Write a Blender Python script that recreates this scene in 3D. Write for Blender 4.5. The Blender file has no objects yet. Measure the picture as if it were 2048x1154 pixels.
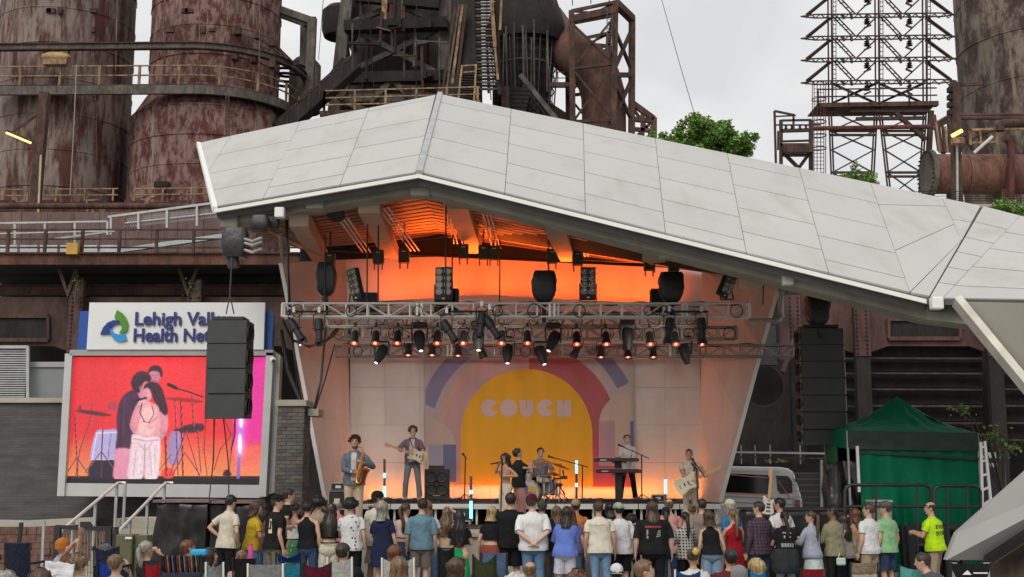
import bpy, bmesh, math, random
from mathutils import Vector, Matrix, noise
random.seed(7)
S = bpy.context.scene
COL = S.collection
R = math.radians
PI = math.pi
# ------------------------------------------------------------------ camera
F, CX, CY, HZ, CZ = 2400.0, 1024.0, 577.0, 952.0, 2.2      # in pixels of a 2048 wide picture
PITCH = math.atan((HZ - CY) / F)
cam_d = bpy.data.cameras.new('camera')
cam = bpy.data.objects.new('camera', cam_d); COL.objects.link(cam)
cam.location = (0, 0, CZ); cam.rotation_euler = (PI / 2 + PITCH, 0, 0)
cam_d.sensor_width = 36; cam_d.lens = 36 * F / 2048; cam_d.clip_start = .1; cam_d.clip_end = 3000
S.camera = cam
S.render.resolution_x, S.render.resolution_y = 1024, 577
# ------------------------------------------------------------------ sky
SUN_EL, SUN_AZ = R(42), R(203)          # high sun behind cloud, behind the camera and a little left
w = bpy.data.worlds.new('World'); S.world = w; w.use_nodes = True
nt = w.node_tree; nt.nodes.clear()
def N(t, **k):
    n = nt.nodes.new(t)
    for a, b in k.items(): setattr(n, a, b)
    return n
sky = N('ShaderNodeTexSky'); sky.sky_type = 'NISHITA'; sky.sun_disc = False
sky.sun_elevation = SUN_EL; sky.sun_rotation = SUN_AZ; sky.dust_density = 6; sky.air_density = 1.2
scl = N('ShaderNodeMixRGB', blend_type='MULTIPLY'); scl.inputs[0].default_value = 1; scl.inputs[2].default_value = (.10, .10, .10, 1)
nt.links.new(sky.outputs[0], scl.inputs[1])
tc = N('ShaderNodeTexCoord'); mp = N('ShaderNodeMapping'); mp.inputs['Scale'].default_value = (1, 1, 2.2)
nt.links.new(tc.outputs['Generated'], mp.inputs[0])
nz = N('ShaderNodeTexNoise'); nz.inputs['Scale'].default_value = 3.1; nz.inputs['Detail'].default_value = 7; nz.inputs['Roughness'].default_value = .48
nz.inputs['Distortion'].default_value = .6
nt.links.new(mp.outputs[0], nz.inputs['Vector'])
rp = N('ShaderNodeValToRGB'); e = rp.color_ramp.elements
e[0].position = .36; e[0].color = (.77, .78, .79, 1); e[1].position = .62; e[1].color = (.98, .975, .95, 1)
nt.links.new(nz.outputs['Fac'], rp.inputs[0])
mx = N('ShaderNodeMixRGB'); mx.inputs[0].default_value = .90
nt.links.new(scl.outputs[0], mx.inputs[1]); nt.links.new(rp.outputs[0], mx.inputs[2])
bg = N('ShaderNodeBackground'); bg.inputs[1].default_value = 1.0
nt.links.new(mx.outputs[0], bg.inputs[0])
wo = N('ShaderNodeOutputWorld'); nt.links.new(bg.outputs[0], wo.inputs[0])
# ------------------------------------------------------------------ sun
sd = bpy.data.lights.new('sun', 'SUN'); sd.energy = 1.5; sd.angle = R(30); sd.color = (1, .96, .9)
so = bpy.data.objects.new('sun', sd); COL.objects.link(so)
dirv = Vector((math.sin(SUN_AZ) * math.cos(SUN_EL), math.cos(SUN_AZ) * math.cos(SUN_EL), math.sin(SUN_EL)))
so.rotation_euler = dirv.to_track_quat('Z', 'Y').to_euler(); so.location = dirv * 60
vs = S.view_settings
vs.view_transform = 'Standard'; vs.look = 'None'; vs.exposure = 0; vs.gamma = 1; vs.use_curve_mapping = False
# ------------------------------------------------------------------ picture -> place
_cp, _sp = math.cos(PITCH), math.sin(PITCH)
def ray(u, v):
    dx, dy = (u - CX) / F, (CY - v) / F
    return Vector((dx, _cp - dy * _sp, _sp + dy * _cp))
def W(u, v, Y):
    d = ray(u, v); return Vector((0, 0, CZ)) + d * (Y / d.y)
def WZ(u, v, z):
    d = ray(u, v); return Vector((0, 0, CZ)) + d * ((z - CZ) / d.z)
class Plane:
    def __init__(s, a, b, c):
        s.o = a; s.n = (b - a).cross(c - a).normalized()
        if s.n.y > 0: s.n = -s.n
    def at(s, u, v):
        d = ray(u, v); o = Vector((0, 0, CZ))
        return o + d * ((s.o - o).dot(s.n) / d.dot(s.n))
def X_at(u, Y): return W(u, HZ, Y).x
def Z_at(v, Y): return W(CX, v, Y).z
# ------------------------------------------------------------------ materials
def lin(c):
    if isinstance(c, str):
        c = c.lstrip('#'); c = tuple(int(c[i:i + 2], 16) / 255 for i in (0, 2, 4))
        return tuple((x / 12.92 if x <= .04045 else ((x + .055) / 1.055) ** 2.4) for x in c)
    return tuple(c[:3])
_MC = {}
class NT:
    def __init__(s, name):
        s.m = bpy.data.materials.new(name); s.m.use_nodes = True; s.t = s.m.node_tree
        s.b = s.t.nodes['Principled BSDF']; s.tc = None
    def n(s, t, **k):
        x = s.t.nodes.new(t)
        for a, b in k.items(): setattr(x, a, b)
        return x
    def l(s, a, b): s.t.links.new(a, b)
    def co(s, scale=(1, 1, 1), rot=(0, 0, 0)):
        if not s.tc: s.tc = s.n('ShaderNodeTexCoord')
        m = s.n('ShaderNodeMapping'); m.inputs['Scale'].default_value = scale; m.inputs['Rotation'].default_value = rot
        s.l(s.tc.outputs['Object'], m.inputs[0]); return m.outputs[0]
    def noise(s, scale, detail=4, co=(1, 1, 1), rough=.55):
        x = s.n('ShaderNodeTexNoise'); x.inputs['Scale'].default_value = scale; x.inputs['Detail'].default_value = detail
        x.inputs['Roughness'].default_value = rough
        s.l(s.co(co), x.inputs['Vector']); return x.outputs['Fac']
    def ramp(s, fac, stops):
        r = s.n('ShaderNodeValToRGB'); el = r.color_ramp.elements
        while len(el) < len(stops): el.new(.5)
        for q, (p, c) in zip(el, stops): q.position = p; q.color = (*lin(c), 1)
        s.l(fac, r.inputs[0]); return r.outputs[0]
    def mix(s, fac, a, b, mode='MIX'):
        x = s.n('ShaderNodeMixRGB', blend_type=mode)
        for i, q in ((0, fac), (1, a), (2, b)):
            if hasattr(q, 'links') or hasattr(q, 'is_linked'): s.l(q, x.inputs[i])
            elif i == 0: x.inputs[0].default_value = q
            else: x.inputs[i].default_value = (*lin(q), 1)
        return x.outputs[0]
    def bump(s, h, strength=.3, dist=.02):
        x = s.n('ShaderNodeBump'); x.inputs['Strength'].default_value = strength; x.inputs['Distance'].default_value = dist
        s.l(h, x.inputs['Height']); s.l(x.outputs[0], s.b.inputs['Normal'])
    def base(s, c):
        if hasattr(c, 'is_linked'): s.l(c, s.b.inputs['Base Color'])
        else: s.b.inputs['Base Color'].default_value = (*lin(c), 1)
def mat(name, col, rough=.6, metal=0, var=.18, scale=2.5, bump=0, bs=25, co=(1, 1, 1), tone=0, stain=None):
    """painted or plain surface: one colour with blotches and fine relief"""
    key = ('m', name)
    if key in _MC: return _MC[key]
    t = NT(name); c = lin(col)
    f = t.noise(scale, 5, co)
    base = t.ramp(f, [(.3, tuple(x * (1 - var) for x in c)), (.7, tuple(min(1, x * (1 + var)) for x in c))])
    if tone:      # pieces differ a little from one another
        oi = t.n('ShaderNodeObjectInfo'); base = t.mix(1, base, t.ramp(oi.outputs['Random'], [(0, (1 - tone,) * 3), (1, (1 + tone * .3,) * 3)]), 'MULTIPLY')
    if stain:     # water runs and grime
        n_ = t.noise(stain[1], 6, stain[2], .65); base = t.mix(t.ramp(n_, [(.50, (0, 0, 0)), (.72, (stain[3],) * 3)]), base, stain[0])
    t.base(base)
    t.b.inputs['Roughness'].default_value = rough; t.b.inputs['Metallic'].default_value = metal
    if bump: t.bump(t.noise(bs, 3, co), bump, .02)
    _MC[key] = t.m; return t.m
def rust(name, a, b, c, scale=1.2, stretch=.22, rough=.85, amt=(.42, .58), fine=7.0, hl=None):
    """weathered steel: old paint a over rust b with run-down streaks of c"""
    key = ('r', name)
    if key in _MC: return _MC[key]
    t = NT(name)
    n1 = t.noise(scale * 1.5, 10, (1, 1, stretch), .74)
    n2 = t.noise(fine, 6, (1, 1, .18), .7)
    n3 = t.noise(scale * .35, 3)
    base = t.ramp(n1, [(amt[0], b), (amt[1], a)])
    st = t.ramp(n2, [(.50, (0, 0, 0)), (.66, (.75, .75, .75))])
    base = t.mix(st, base, c)
    base = t.mix(t.ramp(n3, [(.3, (.55, .55, .55)), (.7, (1.0, 1.0, 1.0))]), base, base, 'MULTIPLY') if False else t.mix(.55, base, t.mix(1, base, t.ramp(n3, [(.3, (.45, .43, .42)), (.7, (1.3, 1.25, 1.2))]), 'MULTIPLY'))
    if hl:
        n4 = t.noise(scale * .8, 7, (1.3, 1.3, .12), .7)
        base = t.mix(t.ramp(n4, [(.60, (0, 0, 0)), (.66, (1, 1, 1))]), base, hl)
    t.base(base); t.b.inputs['Roughness'].default_value = rough
    t.bump(n2, .35, .03)
    _MC[key] = t.m; return t.m
def glow(name, col, strength):
    key = ('g', name)
    if key in _MC: return _MC[key]
    t = NT(name); t.base((.02, .02, .02))
    t.b.inputs['Emission Color'].default_value = (*lin(col), 1); t.b.inputs['Emission Strength'].default_value = strength
    t.b.inputs['Roughness'].default_value = .3
    _MC[key] = t.m; return t.m
# ------------------------------------------------------------------ mesh builder
ORG = {}
class MB:
    def __init__(s): s.v = []; s.f = []
    def add(s, vs, fs):
        o = len(s.v); s.v += [Vector(p) for p in vs]; s.f += [tuple(i + o for i in q) for q in fs]; return s
    def box(s, c, size, rot=None):
        hx, hy, hz = size[0] / 2, size[1] / 2, size[2] / 2; c = Vector(c)
        P = [Vector((x, y, z)) for x in (-hx, hx) for y in (-hy, hy) for z in (-hz, hz)]
        if rot is not None: P = [rot @ p for p in P]
        return s.add([c + p for p in P], [(0, 1, 3, 2), (4, 6, 7, 5), (0, 4, 5, 1), (2, 3, 7, 6), (0, 2, 6, 4), (1, 5, 7, 3)])
    def bb(s, x0, x1, y0, y1, z0, z1):
        return s.box(((x0 + x1) / 2, (y0 + y1) / 2, (z0 + z1) / 2), (abs(x1 - x0), abs(y1 - y0), abs(z1 - z0)))
    def bar(s, a, b, w_, h_=None, up=(0, 0, 1)):
        a, b = Vector(a), Vector(b); d = (b - a)
        if d.length < 1e-6: return s
        h_ = w_ if h_ is None else h_
        d.normalize(); u = Vector(up)
        if abs(d.dot(u)) > .98: u = Vector((0, 1, 0))
        sx = d.cross(u).normalized(); sz = sx.cross(d).normalized()
        P = []
        for p in (a, b):
            for i, j in ((-1, -1), (1, -1), (1, 1), (-1, 1)): P.append(p + sx * (i * w_ / 2) + sz * (j * h_ / 2))
        return s.add(P, [(0, 1, 2, 3), (7, 6, 5, 4), (0, 4, 5, 1), (1, 5, 6, 2), (2, 6, 7, 3), (3, 7, 4, 0)])
    def loft(s, rings, caps=True):
        n = len(rings[0]); V = [p for r in rings for p in r]; Fc = []
        for i in range(len(rings) - 1):
            for j in range(n):
                k = (j + 1) % n; Fc.append((i * n + j, i * n + k, (i + 1) * n + k, (i + 1) * n + j))
        if caps:
            Fc.append(tuple(range(n - 1, -1, -1))); Fc.append(tuple((len(rings) - 1) * n + j for j in range(n)))
        return s.add(V, Fc)
    def tube(s, pts, r, n=8, caps=True, ell=1.0):
        pts = [Vector(p) for p in pts]; m = len(pts)
        rr = [r] * m if not isinstance(r, (list, tuple)) else r
        T = [(pts[min(i + 1, m - 1)] - pts[max(i - 1, 0)]).normalized() for i in range(m)]
        a = Vector((0, 0, 1)) if abs(T[0].z) < .9 else Vector((0, 1, 0))
        u = T[0].cross(a).normalized(); rings = []
        for i in range(m):
            u = (u - T[i] * u.dot(T[i]))
            if u.length < 1e-5: u = T[i].orthogonal()
            u.normalize(); w_ = T[i].cross(u)
            rings.append([pts[i] + u * (math.cos(2 * PI * j / n) * rr[i]) + w_ * (math.sin(2 * PI * j / n) * rr[i] * ell) for j in range(n)])
        return s.loft(rings, caps)
    def lathe(s, prof, o=(0, 0, 0), n=24, axis=None, caps=False):
        """prof: (radius, height) pairs about the axis through o"""
        o = Vector(o); ax = Vector(axis).normalized() if axis is not None else Vector((0, 0, 1))
        q = Vector((0, 0, 1)).rotation_difference(ax)
        rings = [[o + q @ Vector((r_ * math.cos(2 * PI * j / n), r_ * math.sin(2 * PI * j / n), h_)) for j in range(n)] for r_, h_ in prof]
        return s.loft(rings, caps)
    def prism(s, poly, d):
        """poly (list of points) extruded by the vector d"""
        d = Vector(d); n = len(poly); A = [Vector(p) for p in poly]; B = [p + d for p in A]
        return s.add(A + B, [tuple(range(n - 1, -1, -1)), tuple(range(n, 2 * n))] + [(i, (i + 1) % n, n + (i + 1) % n, n + i) for i in range(n)])
    def ball(s, c, r, n=10, m=7):
        c = Vector(c); r = Vector((r, r, r)) if not hasattr(r, '__len__') else Vector(r)
        rings = []
        for i in range(1, m):
            a = PI * i / m
            rings.append([c + Vector((r.x * math.sin(a) * math.cos(2 * PI * j / n), r.y * math.sin(a) * math.sin(2 * PI * j / n), -r.z * math.cos(a))) for j in range(n)])
        o = len(s.v); s.loft(rings, False)
        k = len(s.v); s.v += [c - Vector((0, 0, r.z)), c + Vector((0, 0, r.z))]
        s.f += [(o + (j + 1) % n, o + j, k) for j in range(n)] + [(k - n + j, k - n + (j + 1) % n, k + 1) for j in range(n)]
        return s
    def build(s, name, m, parent=None, smooth=False, origin=None):
        if parent is not None: og = ORG.get(parent.name, Vector())
        elif origin is not None: og = Vector(origin)
        else:
            xs = [p.x for p in s.v]; ys = [p.y for p in s.v]
            og = Vector(((min(xs) + max(xs)) / 2, (min(ys) + max(ys)) / 2, min(p.z for p in s.v)))
        me = bpy.data.meshes.new(name); me.from_pydata([p - og for p in s.v], [], s.f)
        bm = bmesh.new(); bm.from_mesh(me); bmesh.ops.recalc_face_normals(bm, faces=bm.faces); bm.to_mesh(me); bm.free()
        me.materials.append(m)
        if smooth:
            me.polygons.foreach_set('use_smooth', [True] * len(me.polygons))
            if smooth != 'all': me.set_sharp_from_angle(angle=R(40 if smooth is True else smooth))
        o = bpy.data.objects.new(name, me); COL.objects.link(o)
        if parent is not None: o.parent = parent
        else: o.location = og
        ORG[o.name] = og
        return o
def tag(o, label, cat, group=None):
    o['label'] = label; o['category'] = cat
    if group: o['group'] = group
    return o
def struct(o): o['kind'] = 'structure'; return o
def thing(name, label, cat, loc=(0, 0, 0), group=None):
    o = bpy.data.objects.new(name, None); COL.objects.link(o); o.empty_display_size = .2
    o.location = loc; ORG[o.name] = Vector(loc); return tag(o, label, cat, group)
def copy_tree(o, parent=None):
    c = o.copy(); COL.objects.link(c); c.parent = parent
    for ch in list(o.children): copy_tree(ch, c)
    return c
def share(o, parent, loc, rot=None, scale=None):
    """another piece with the same mesh"""
    c = bpy.data.objects.new(o.name.split('.')[0], o.data); COL.objects.link(c); c.parent = parent; c.location = loc
    if rot is not None: c.rotation_euler = rot
    if scale is not None: c.scale = scale
    return c
def lerp(a, b, t): return a + (b - a) * t
# ================================================================== ground
M_ASPH = mat('plaza_paving', (.23, .22, .195), .9, var=.25, scale=.8, bump=.4, bs=40)
M_CONC = mat('concrete', (.40, .37, .30), .85, var=.16, scale=1.1, bump=.25, bs=18)
M_BEAMC = mat('weathered_concrete', (.31, .305, .255), .9, var=.22, scale=1.6, bump=.3, bs=12, co=(1, 1, .4))
M_PANEL = mat('white_metal_panel', (.48, .472, .45), .5, var=.035, scale=.5, bump=.05, bs=6, tone=.05, stain=((.33, .32, .29), 1.3, (1, .35, .35), .5))
M_WHITE = mat('white_trim', (.78, .78, .74), .5, var=.05)
M_DARK = mat('matt_black', (.012, .012, .012), .9)  # one even black for valance, ceiling deck and drum port
M_GAP = mat('dark_joint', (.085, .085, .082), .9)
M_BLKM = mat('black_metal', (.018, .018, .019), .45, var=.3)
M_BLKP = mat('black_plastic', (.022, .023, .024), .55, var=.25, bump=.2, bs=60)
M_ALU = mat('aluminium', (.74, .73, .69), .42, .30, var=.1)
M_CARPET = mat('dark_carpet', (.035, .028, .026), .95, var=.3, scale=6, bump=.4, bs=90)
M_SHELL = mat('white_shell_board', (.74, .715, .68), .75, var=.04, scale=.7, bump=.06, bs=9, co=(1, 1, 3), tone=.03, stain=((.5, .46, .42), 1.1, (1, 1, .3), .5))
GP = [(-60, -.35), (18.0, -.35), (21.0, 0), (1500, 0)]      # the lawn end lies a little lower than the plaza
def gz(Y): return -.35 if Y < 18 else lerp(-.35, 0, min(1, (Y - 18) / 3))
g = MB().add([(x, y, z) for y, z in GP for x in (-900, 900)], [(2 * i, 2 * i + 1, 2 * i + 3, 2 * i + 2) for i in range(3)]).build('ground', M_ASPH, origin=(0, 0, 0)); struct(g)
# ================================================================== stage
stage = thing('concrete_stage', 'pale curved concrete stage behind the standing crowd', 'stage', (X_at(1040, 26), 26, 0))
fr = []
for i in range(25):
    t = i / 24; u = lerp(600, 1500, t); fr.append((u, 24.0 + 1.7 * (2 * t - 1) ** 2))
xy = [(X_at(u, Y), Y) for u, Y in fr]
poly = [Vector((x, y, 0)) for x, y in xy] + [Vector((xy[-1][0] + 1, 36, 0)), Vector((xy[0][0] - 1, 36, 0))]
MB().prism(poly, (0, 0, 1.02)).build('base', M_CONC, stage)
for a in range(0, 24, 4):
    q = [Vector((x, y - .07, 1.02)) for x, y in xy[a:a + 5]]; q2 = [Vector((x, y + 1.4, 1.02)) for x, y in xy[a:a + 5]]
    q[0].x += .008; q[-1].x -= .008; q2[0].x += .008; q2[-1].x -= .008
    MB().prism(q + q2[::-1], (0, 0, .08)).build('coping_slab', M_CONC, stage)
MB().bb(xy[0][0] + .6, xy[-1][0] - .6, 26.4, 35.9, 1.024, 1.098).build('floor', mat('stage_floor', (.07, .045, .035), .6, var=.2, bump=.1), stage)
# riser decks
rz = 1.58
riser = thing('stage_riser', 'low black riser with a pale metal edge under the band', 'riser', (X_at(1065, 31), 31, 1.1))
rx0, rx1 = X_at(700, 28), X_at(1440, 28)
nd = 9
for i in range(nd):
    a, b = lerp(rx0, rx1, i / nd), lerp(rx0, rx1, (i + 1) / nd)
    for j in range(3):
        MB().bb(a + .006, b - .006, 28 + j * 1.93 + .006, 28 + (j + 1) * 1.93 - .006, rz - .05, rz).build('deck_panel', M_CARPET, riser)
    MB().bb(a + .01, b - .01, 27.955, 27.995, rz - .13, rz - .012).build('edge_trim', M_ALU, riser)
    for lx in (a + .08, b - .08):
        MB().bb(lx - .025, lx + .025, 28.1, 28.15, 1.1, rz - .055).build('leg', M_ALU, riser)
MB().bb(rx0 + .05, rx1 - .05, 28.6, 28.64, 1.1, rz - .055).build('skirt', mat('underdeck_shade', (.012, .011, .011), .95), riser)  # dark sheet standing in for the shade of the open space beneath
# ================================================================== back wall of the stage
shell = thing('stage_shell', 'tall pale board shell with leaning sides behind the band', 'wall', (X_at(1050, 34), 34, 1.1))
def wall_poly(pts, name, m, th=.12):
    P = [W(*p) for p in pts]
    return MB().prism(P, (0, th, 0)).build(name, m, shell)
# lower back wall in boards (each board is a piece), gabled top
def gable_v(u): return lerp(612, 588, (u - 690) / 265) if u < 955 else lerp(588, 617, (u - 955) / 475)
us = [700 + i * 70 for i in range(11)]
vr = [1003, 925, 850, 775, 700]
for a, b in zip(us[:-1], us[1:]):
    for v0, v1 in zip(vr[:-1], vr[1:]):
        p = [W(a, v0, 34), W(b, v0, 34), W(b, v1, 34), W(a, v1, 34)]
        c = sum(p, Vector()) / 4
        p = [q + (c - q).normalized() * .004 for q in p]
        MB().prism(p, (0, .05, 0)).build('wall_board', M_SHELL, shell)
    p = [W(a, 700, 34), W(b, 700, 34), W(b, gable_v(b), 34), W(a, gable_v(a), 34)]
    c = sum(p, Vector()) / 4; p = [q + (c - q).normalized() * .004 for q in p]
    MB().prism(p, (0, .05, 0)).build('wall_board', M_SHELL, shell)
wall_poly([(690, 1005, 34.08), (1412, 1005, 34.08), (1412, 612, 34.08), (955, 592, 34.08), (690, 606, 34.08)], 'backing', M_GAP, .1)
# side wings come forward and lean outwards
def wing(pa, pb, name='side_wing', n=3):
    # pa, pb: (u_bottom, v_bottom, u_top, v_top, Y) of the two upright edges
    for i in range(n):
        t0, t1 = i / n + .0004, (i + 1) / n - .0004
        A0 = W(pa[0], pa[1], pa[4]).lerp(W(pa[2], pa[3], pa[4]), t0); A1 = W(pa[0], pa[1], pa[4]).lerp(W(pa[2], pa[3], pa[4]), t1)
        B0 = W(pb[0], pb[1], pb[4]).lerp(W(pb[2], pb[3], pb[4]), t0); B1 = W(pb[0], pb[1], pb[4]).lerp(W(pb[2], pb[3], pb[4]), t1)
        MB().prism([A0, B0, B1, A1], (0, .08, 0)).build(name, M_SHELL, shell)
wing((651, 1000, 562, 526, 31.6), (703, 1001, 692, 519, 33.98))
wing((1397, 1003, 1405, 524, 33.98), (1440, 1004, 1563, 547, 31.8))
MB().bar(W(1441, 1004, 31.75), W(1564, 547, 31.75), .05, .1).build('edge_trim', M_WHITE, shell)
MB().bar(W(650, 1000, 31.55), W(561, 526, 31.55), .04, .1).build('edge_trim', M_WHITE, shell)
# upper wall, further back, washed orange
P = [W(640, 640, 35.6), W(1500, 640, 35.6), W(1500, 533, 35.6), W(940, 509, 35.6), W(640, 521, 35.6)]
MB().prism(P, (0, .1, 0)).build('upper_wall', M_SHELL, shell)
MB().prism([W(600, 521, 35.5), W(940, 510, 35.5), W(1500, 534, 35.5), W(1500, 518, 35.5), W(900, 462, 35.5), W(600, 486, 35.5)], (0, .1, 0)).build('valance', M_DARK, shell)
# ------------------------------------------------------------------ LED wash bars (lit in the photograph: orange light from behind the wall and along its foot)
M_LEDO = glow('amber_led', (1, .30, .03), 6)
_wn = [0, 0]
def wash(u, v, Y, length, energy, aim, col=(1, .125, .012), spread=PI, k=0):
    p = W(u, v, Y); nth = 'first second third fourth fifth sixth seventh eighth ninth tenth eleventh'.split()[_wn[k]]; _wn[k] += 1
    t = thing('wash_light', ('bar light glowing orange at the foot of the stage back wall, %s from the left' if k else 'bar light tucked behind the top of the stage back wall, %s of eleven') % nth, 'stage light', p,
              'orange wash lights along the foot of the back wall' if k else 'orange wash lights behind the top of the back wall')
    d = Vector(aim).normalized()
    MB().box(p - d * .06, (length, .09, .08)).build('housing', M_BLKM, t)
    MB().box(p - d * .012, (length * .95, .05, .02)).build('led_strip', M_LEDO, t)
    L = bpy.data.lights.new('amber_light', 'AREA'); L.shape = 'RECTANGLE'; L.size = length; L.size_y = .1; L.energy = energy; L.color = col; L.spread = spread
    o = bpy.data.objects.new('amber_light', L); COL.objects.link(o); o.parent = t; o.location = d * .02
    o.rotation_euler = (-d).to_track_quat('Z', 'Y').to_euler()
for u in (790, 890, 1000, 1110, 1220, 1310):
    wash(u, gable_v(u) + 20, 34.75, 1.3, 19, (0, .42, .90), spread=R(100))
for u in (850, 940, 1040, 1140, 1240):
    wash(u, gable_v(u) + 6, 34.55, 1.2, 52, (0, -.78, .62), spread=R(85))
for u in (770, 840, 910, 985, 1060, 1135, 1210, 1285, 1350):
    wash(u, 999, 33.72, 1.0, 24 if 960 < u < 1350 else 14, (0, .30, 1), (1, .24, .03), PI, 1)
# ================================================================== roof
roof = thing('pavilion_roof', 'folded white panelled roof spreading over the open stage', 'roof', (X_at(1000, 27), 27, 0))
PL = Plane(W(430, 418, 24.2), W(838, 348, 23), W(880, 190, 31))
PR = Plane(W(838, 348, 23), W(880, 190, 31), W(1855, 599, 20.6))
foldT, foldB = PR.at(1963, 414), PR.at(1855, 599)
P3 = Plane(foldT, foldB, W(2400, 700, 16.0))
def slab(pl, pts, name, m, off, th):
    MB().prism([pl.at(*p) + pl.n * off for p in pts], pl.n * th).build(name, m, roof)
slab(PL, [(398, 288), (430, 418), (838, 348), (880, 190)], 'deck', M_GAP, -.22, .22)
slab(PR, [(838, 348), (1855, 599), (1963, 414), (880, 190)], 'deck', M_GAP, -.22, .22)
slab(P3, [(1855, 599), (1963, 414), (2400, 520), (2400, 606)], 'deck', M_GAP, -.22, .22)
def panels(pl, seams, rows):
    """seams: list of ((u_top, v_top), (u_bot, v_bot)); rows: for each bay the joint positions at its two sides"""
    for i in range(len(seams) - 1):
        (ta, ba), (tb, bb_) = seams[i], seams[i + 1]
        rs = [0] + list(rows[i % len(rows)]) + [1]
        for r0, r1 in zip(rs[:-1], rs[1:]):
            q = [pl.at(lerp(t_[0], b_[0], f), lerp(t_[1], b_[1], f)) for (t_, b_), f in (((ta, ba), r0), ((ta, ba), r1), ((tb, bb_), r1), ((tb, bb_), r0))]
            e = [(q[(k + 1) % 4] - q[k]).normalized() for k in range(4)]
            gs = (.006, .024, .006, .024)   # joints: thin up the slope, wider between the rows
            q2 = [q[k] + e[k] * gs[k - 1] - e[k - 1] * gs[k] for k in range(4)]
            MB().prism([p + pl.n * .002 for p in q2], pl.n * .035).build('roof_panel', M_PANEL, roof)
RA, RB = (.10, .315, .545, .785), (.19, .415, .645, .875)
panels(PL, [((399, 288), (399, 289)), ((462, 274), (414, 351))], [()])
# left facet: first bay is cut by the slanting end
panels(PL, [((462, 274), (414, 351)), ((601, 245), (565, 322))], [(.5,)])
panels(PL, [((414, 351), (431, 416)), ((565, 322), (527, 400))], [(.5,)])
panels(PL, [((601, 245), (527, 400)), ((739, 218), (681, 373)), ((872, 192), (832, 348))], [(.13, .385, .62, .86), (.05, .30, .53, .77)])
panels(PR, [((882, 191), (840, 347)), ((1022, 220), (1009, 389)), ((1166, 249), (1170, 429)), ((1310, 279), (1330, 469)), ((1454, 309), (1492, 509)), ((1597, 338), (1656, 549)), ((1740, 368), (1819, 588))], [RA, RB])
panels(PR, [((1740, 368), (1819, 588)), ((1883, 398), (1922, 484))], [(.2, .62)])
panels(PR, [((1819, 588), (1820, 589)), ((1922, 484), (1858, 596))], [()])
panels(PR, [((1883, 398), (1922, 484)), ((1961, 414), (1924, 481))], [(.5,)])
panels(P3, [((1967, 415), (1860, 598)), ((2041, 434), (1886, 600)), ((2180, 468), (2060, 603)), ((2390, 518), (2390, 604))], [(.17, .34, .5, .67, .84), (.2, .4, .62, .85), (.15, .4, .65)])
# flashings, eave lip and the concrete eave beam
MB().bar(PR.at(880, 189) + PR.n * .03, PR.at(838, 348) + PR.n * .03, .13, .09).build('ridge_flashing', mat('zinc', (.42, .43, .43), .45, .3), roof)
EL, EA, ER = PL.at(430, 419), PL.at(838, 349), PR.at(1855, 600)
dn = Vector((0, 0, -.035))
MB().bar(EL + dn, EA + dn, .07, .075).build('eave_lip', M_WHITE, roof)
MB().bar(EA + dn, ER + dn, .07, .075).build('eave_lip', M_WHITE, roof)
MB().bar(PL.at(397, 288), EL, .10, .12).build('verge_lip', M_WHITE, roof)
MB().bar(ER + dn, P3.at(2390, 607) + dn, .10, .10).build('eave_lip', M_GAP, roof)  # dark bar drawn for the shadow line under this edge
def band(pts, Y0, Y1, drop, name, m):
    """beam under the eave: a strip of soffit between two depths with a drop at its back"""
    for (a, b) in zip(pts[:-1], pts[1:]):
        A, B = W(*a), W(*b)
        MB().prism([A, B, B + Vector((0, Y1, 0)), A + Vector((0, Y1, 0))], (0, 0, -drop)).build(name, m, roof)
band([(446, 424, 24.55), (838, 357, 23.4), (1852, 610, 21.0), (2060, 632, 19.6)], 0, .55, .26, 'eave_beam', M_BEAMC)
for u, v, w_, h_ in ((632, 397, .38, .34), (842, 370, .42, .36), (1091, 424, .42, .36), (1342, 490, .45, .42), (462, 432, .36, .4)):
    Y = 23.5 + abs(u - 838) * -.0019 if u > 838 else 23.4 + (838 - u) * .003
    c = W(u, v + 8, Y)
    m_ = MB().box(c, (w_, .36, h_)); o = m_.build('beam_end_cap', M_BEAMC, roof)
    bv = o.modifiers.new('bevel', 'BEVEL'); bv.width = .05; bv.segments = 2
for u, v, Y in ((560, 426, 23.9), (1575, 559, 21.6), (1873, 607, 20.4)):
    o = MB().box(W(u, v, Y), (.20, .2, .22)).build('downpipe_box', M_WHITE, roof)
    bv = o.modifiers.new('bevel', 'BEVEL'); bv.width = .03; bv.segments = 2
# ceiling boards
M_WOODC = mat('ceiling_board', (.30, .17, .09), .6, var=.2, scale=1.5, co=(1, 8, 8), bump=.1)
def ceiling(fl, fa, bl, ba, n=15):
    A, B, C_, D = W(*fl), W(*fa), W(*bl), W(*ba)
    for i in range(n):
        t0, t1 = i / n, (i + .72) / n
        MB().prism([A.lerp(C_, t0), B.lerp(D, t0), B.lerp(D, t1), A.lerp(C_, t1)], (0, 0, .11)).build('ceiling_board', M_WOODC, roof)
    MB().prism([p + Vector((0, 0, .13)) for p in (A, B, D, C_)], (0, 0, .06)).build('ceiling_deck', M_DARK, roof)
ceiling((452, 445, 25.0), (842, 374, 24.3), (600, 499, 35.4), (880, 474, 35.4))
ceiling((1850, 632, 21.9), (842, 374, 24.3), (1560, 566, 35.4), (880, 474, 35.4))
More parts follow.
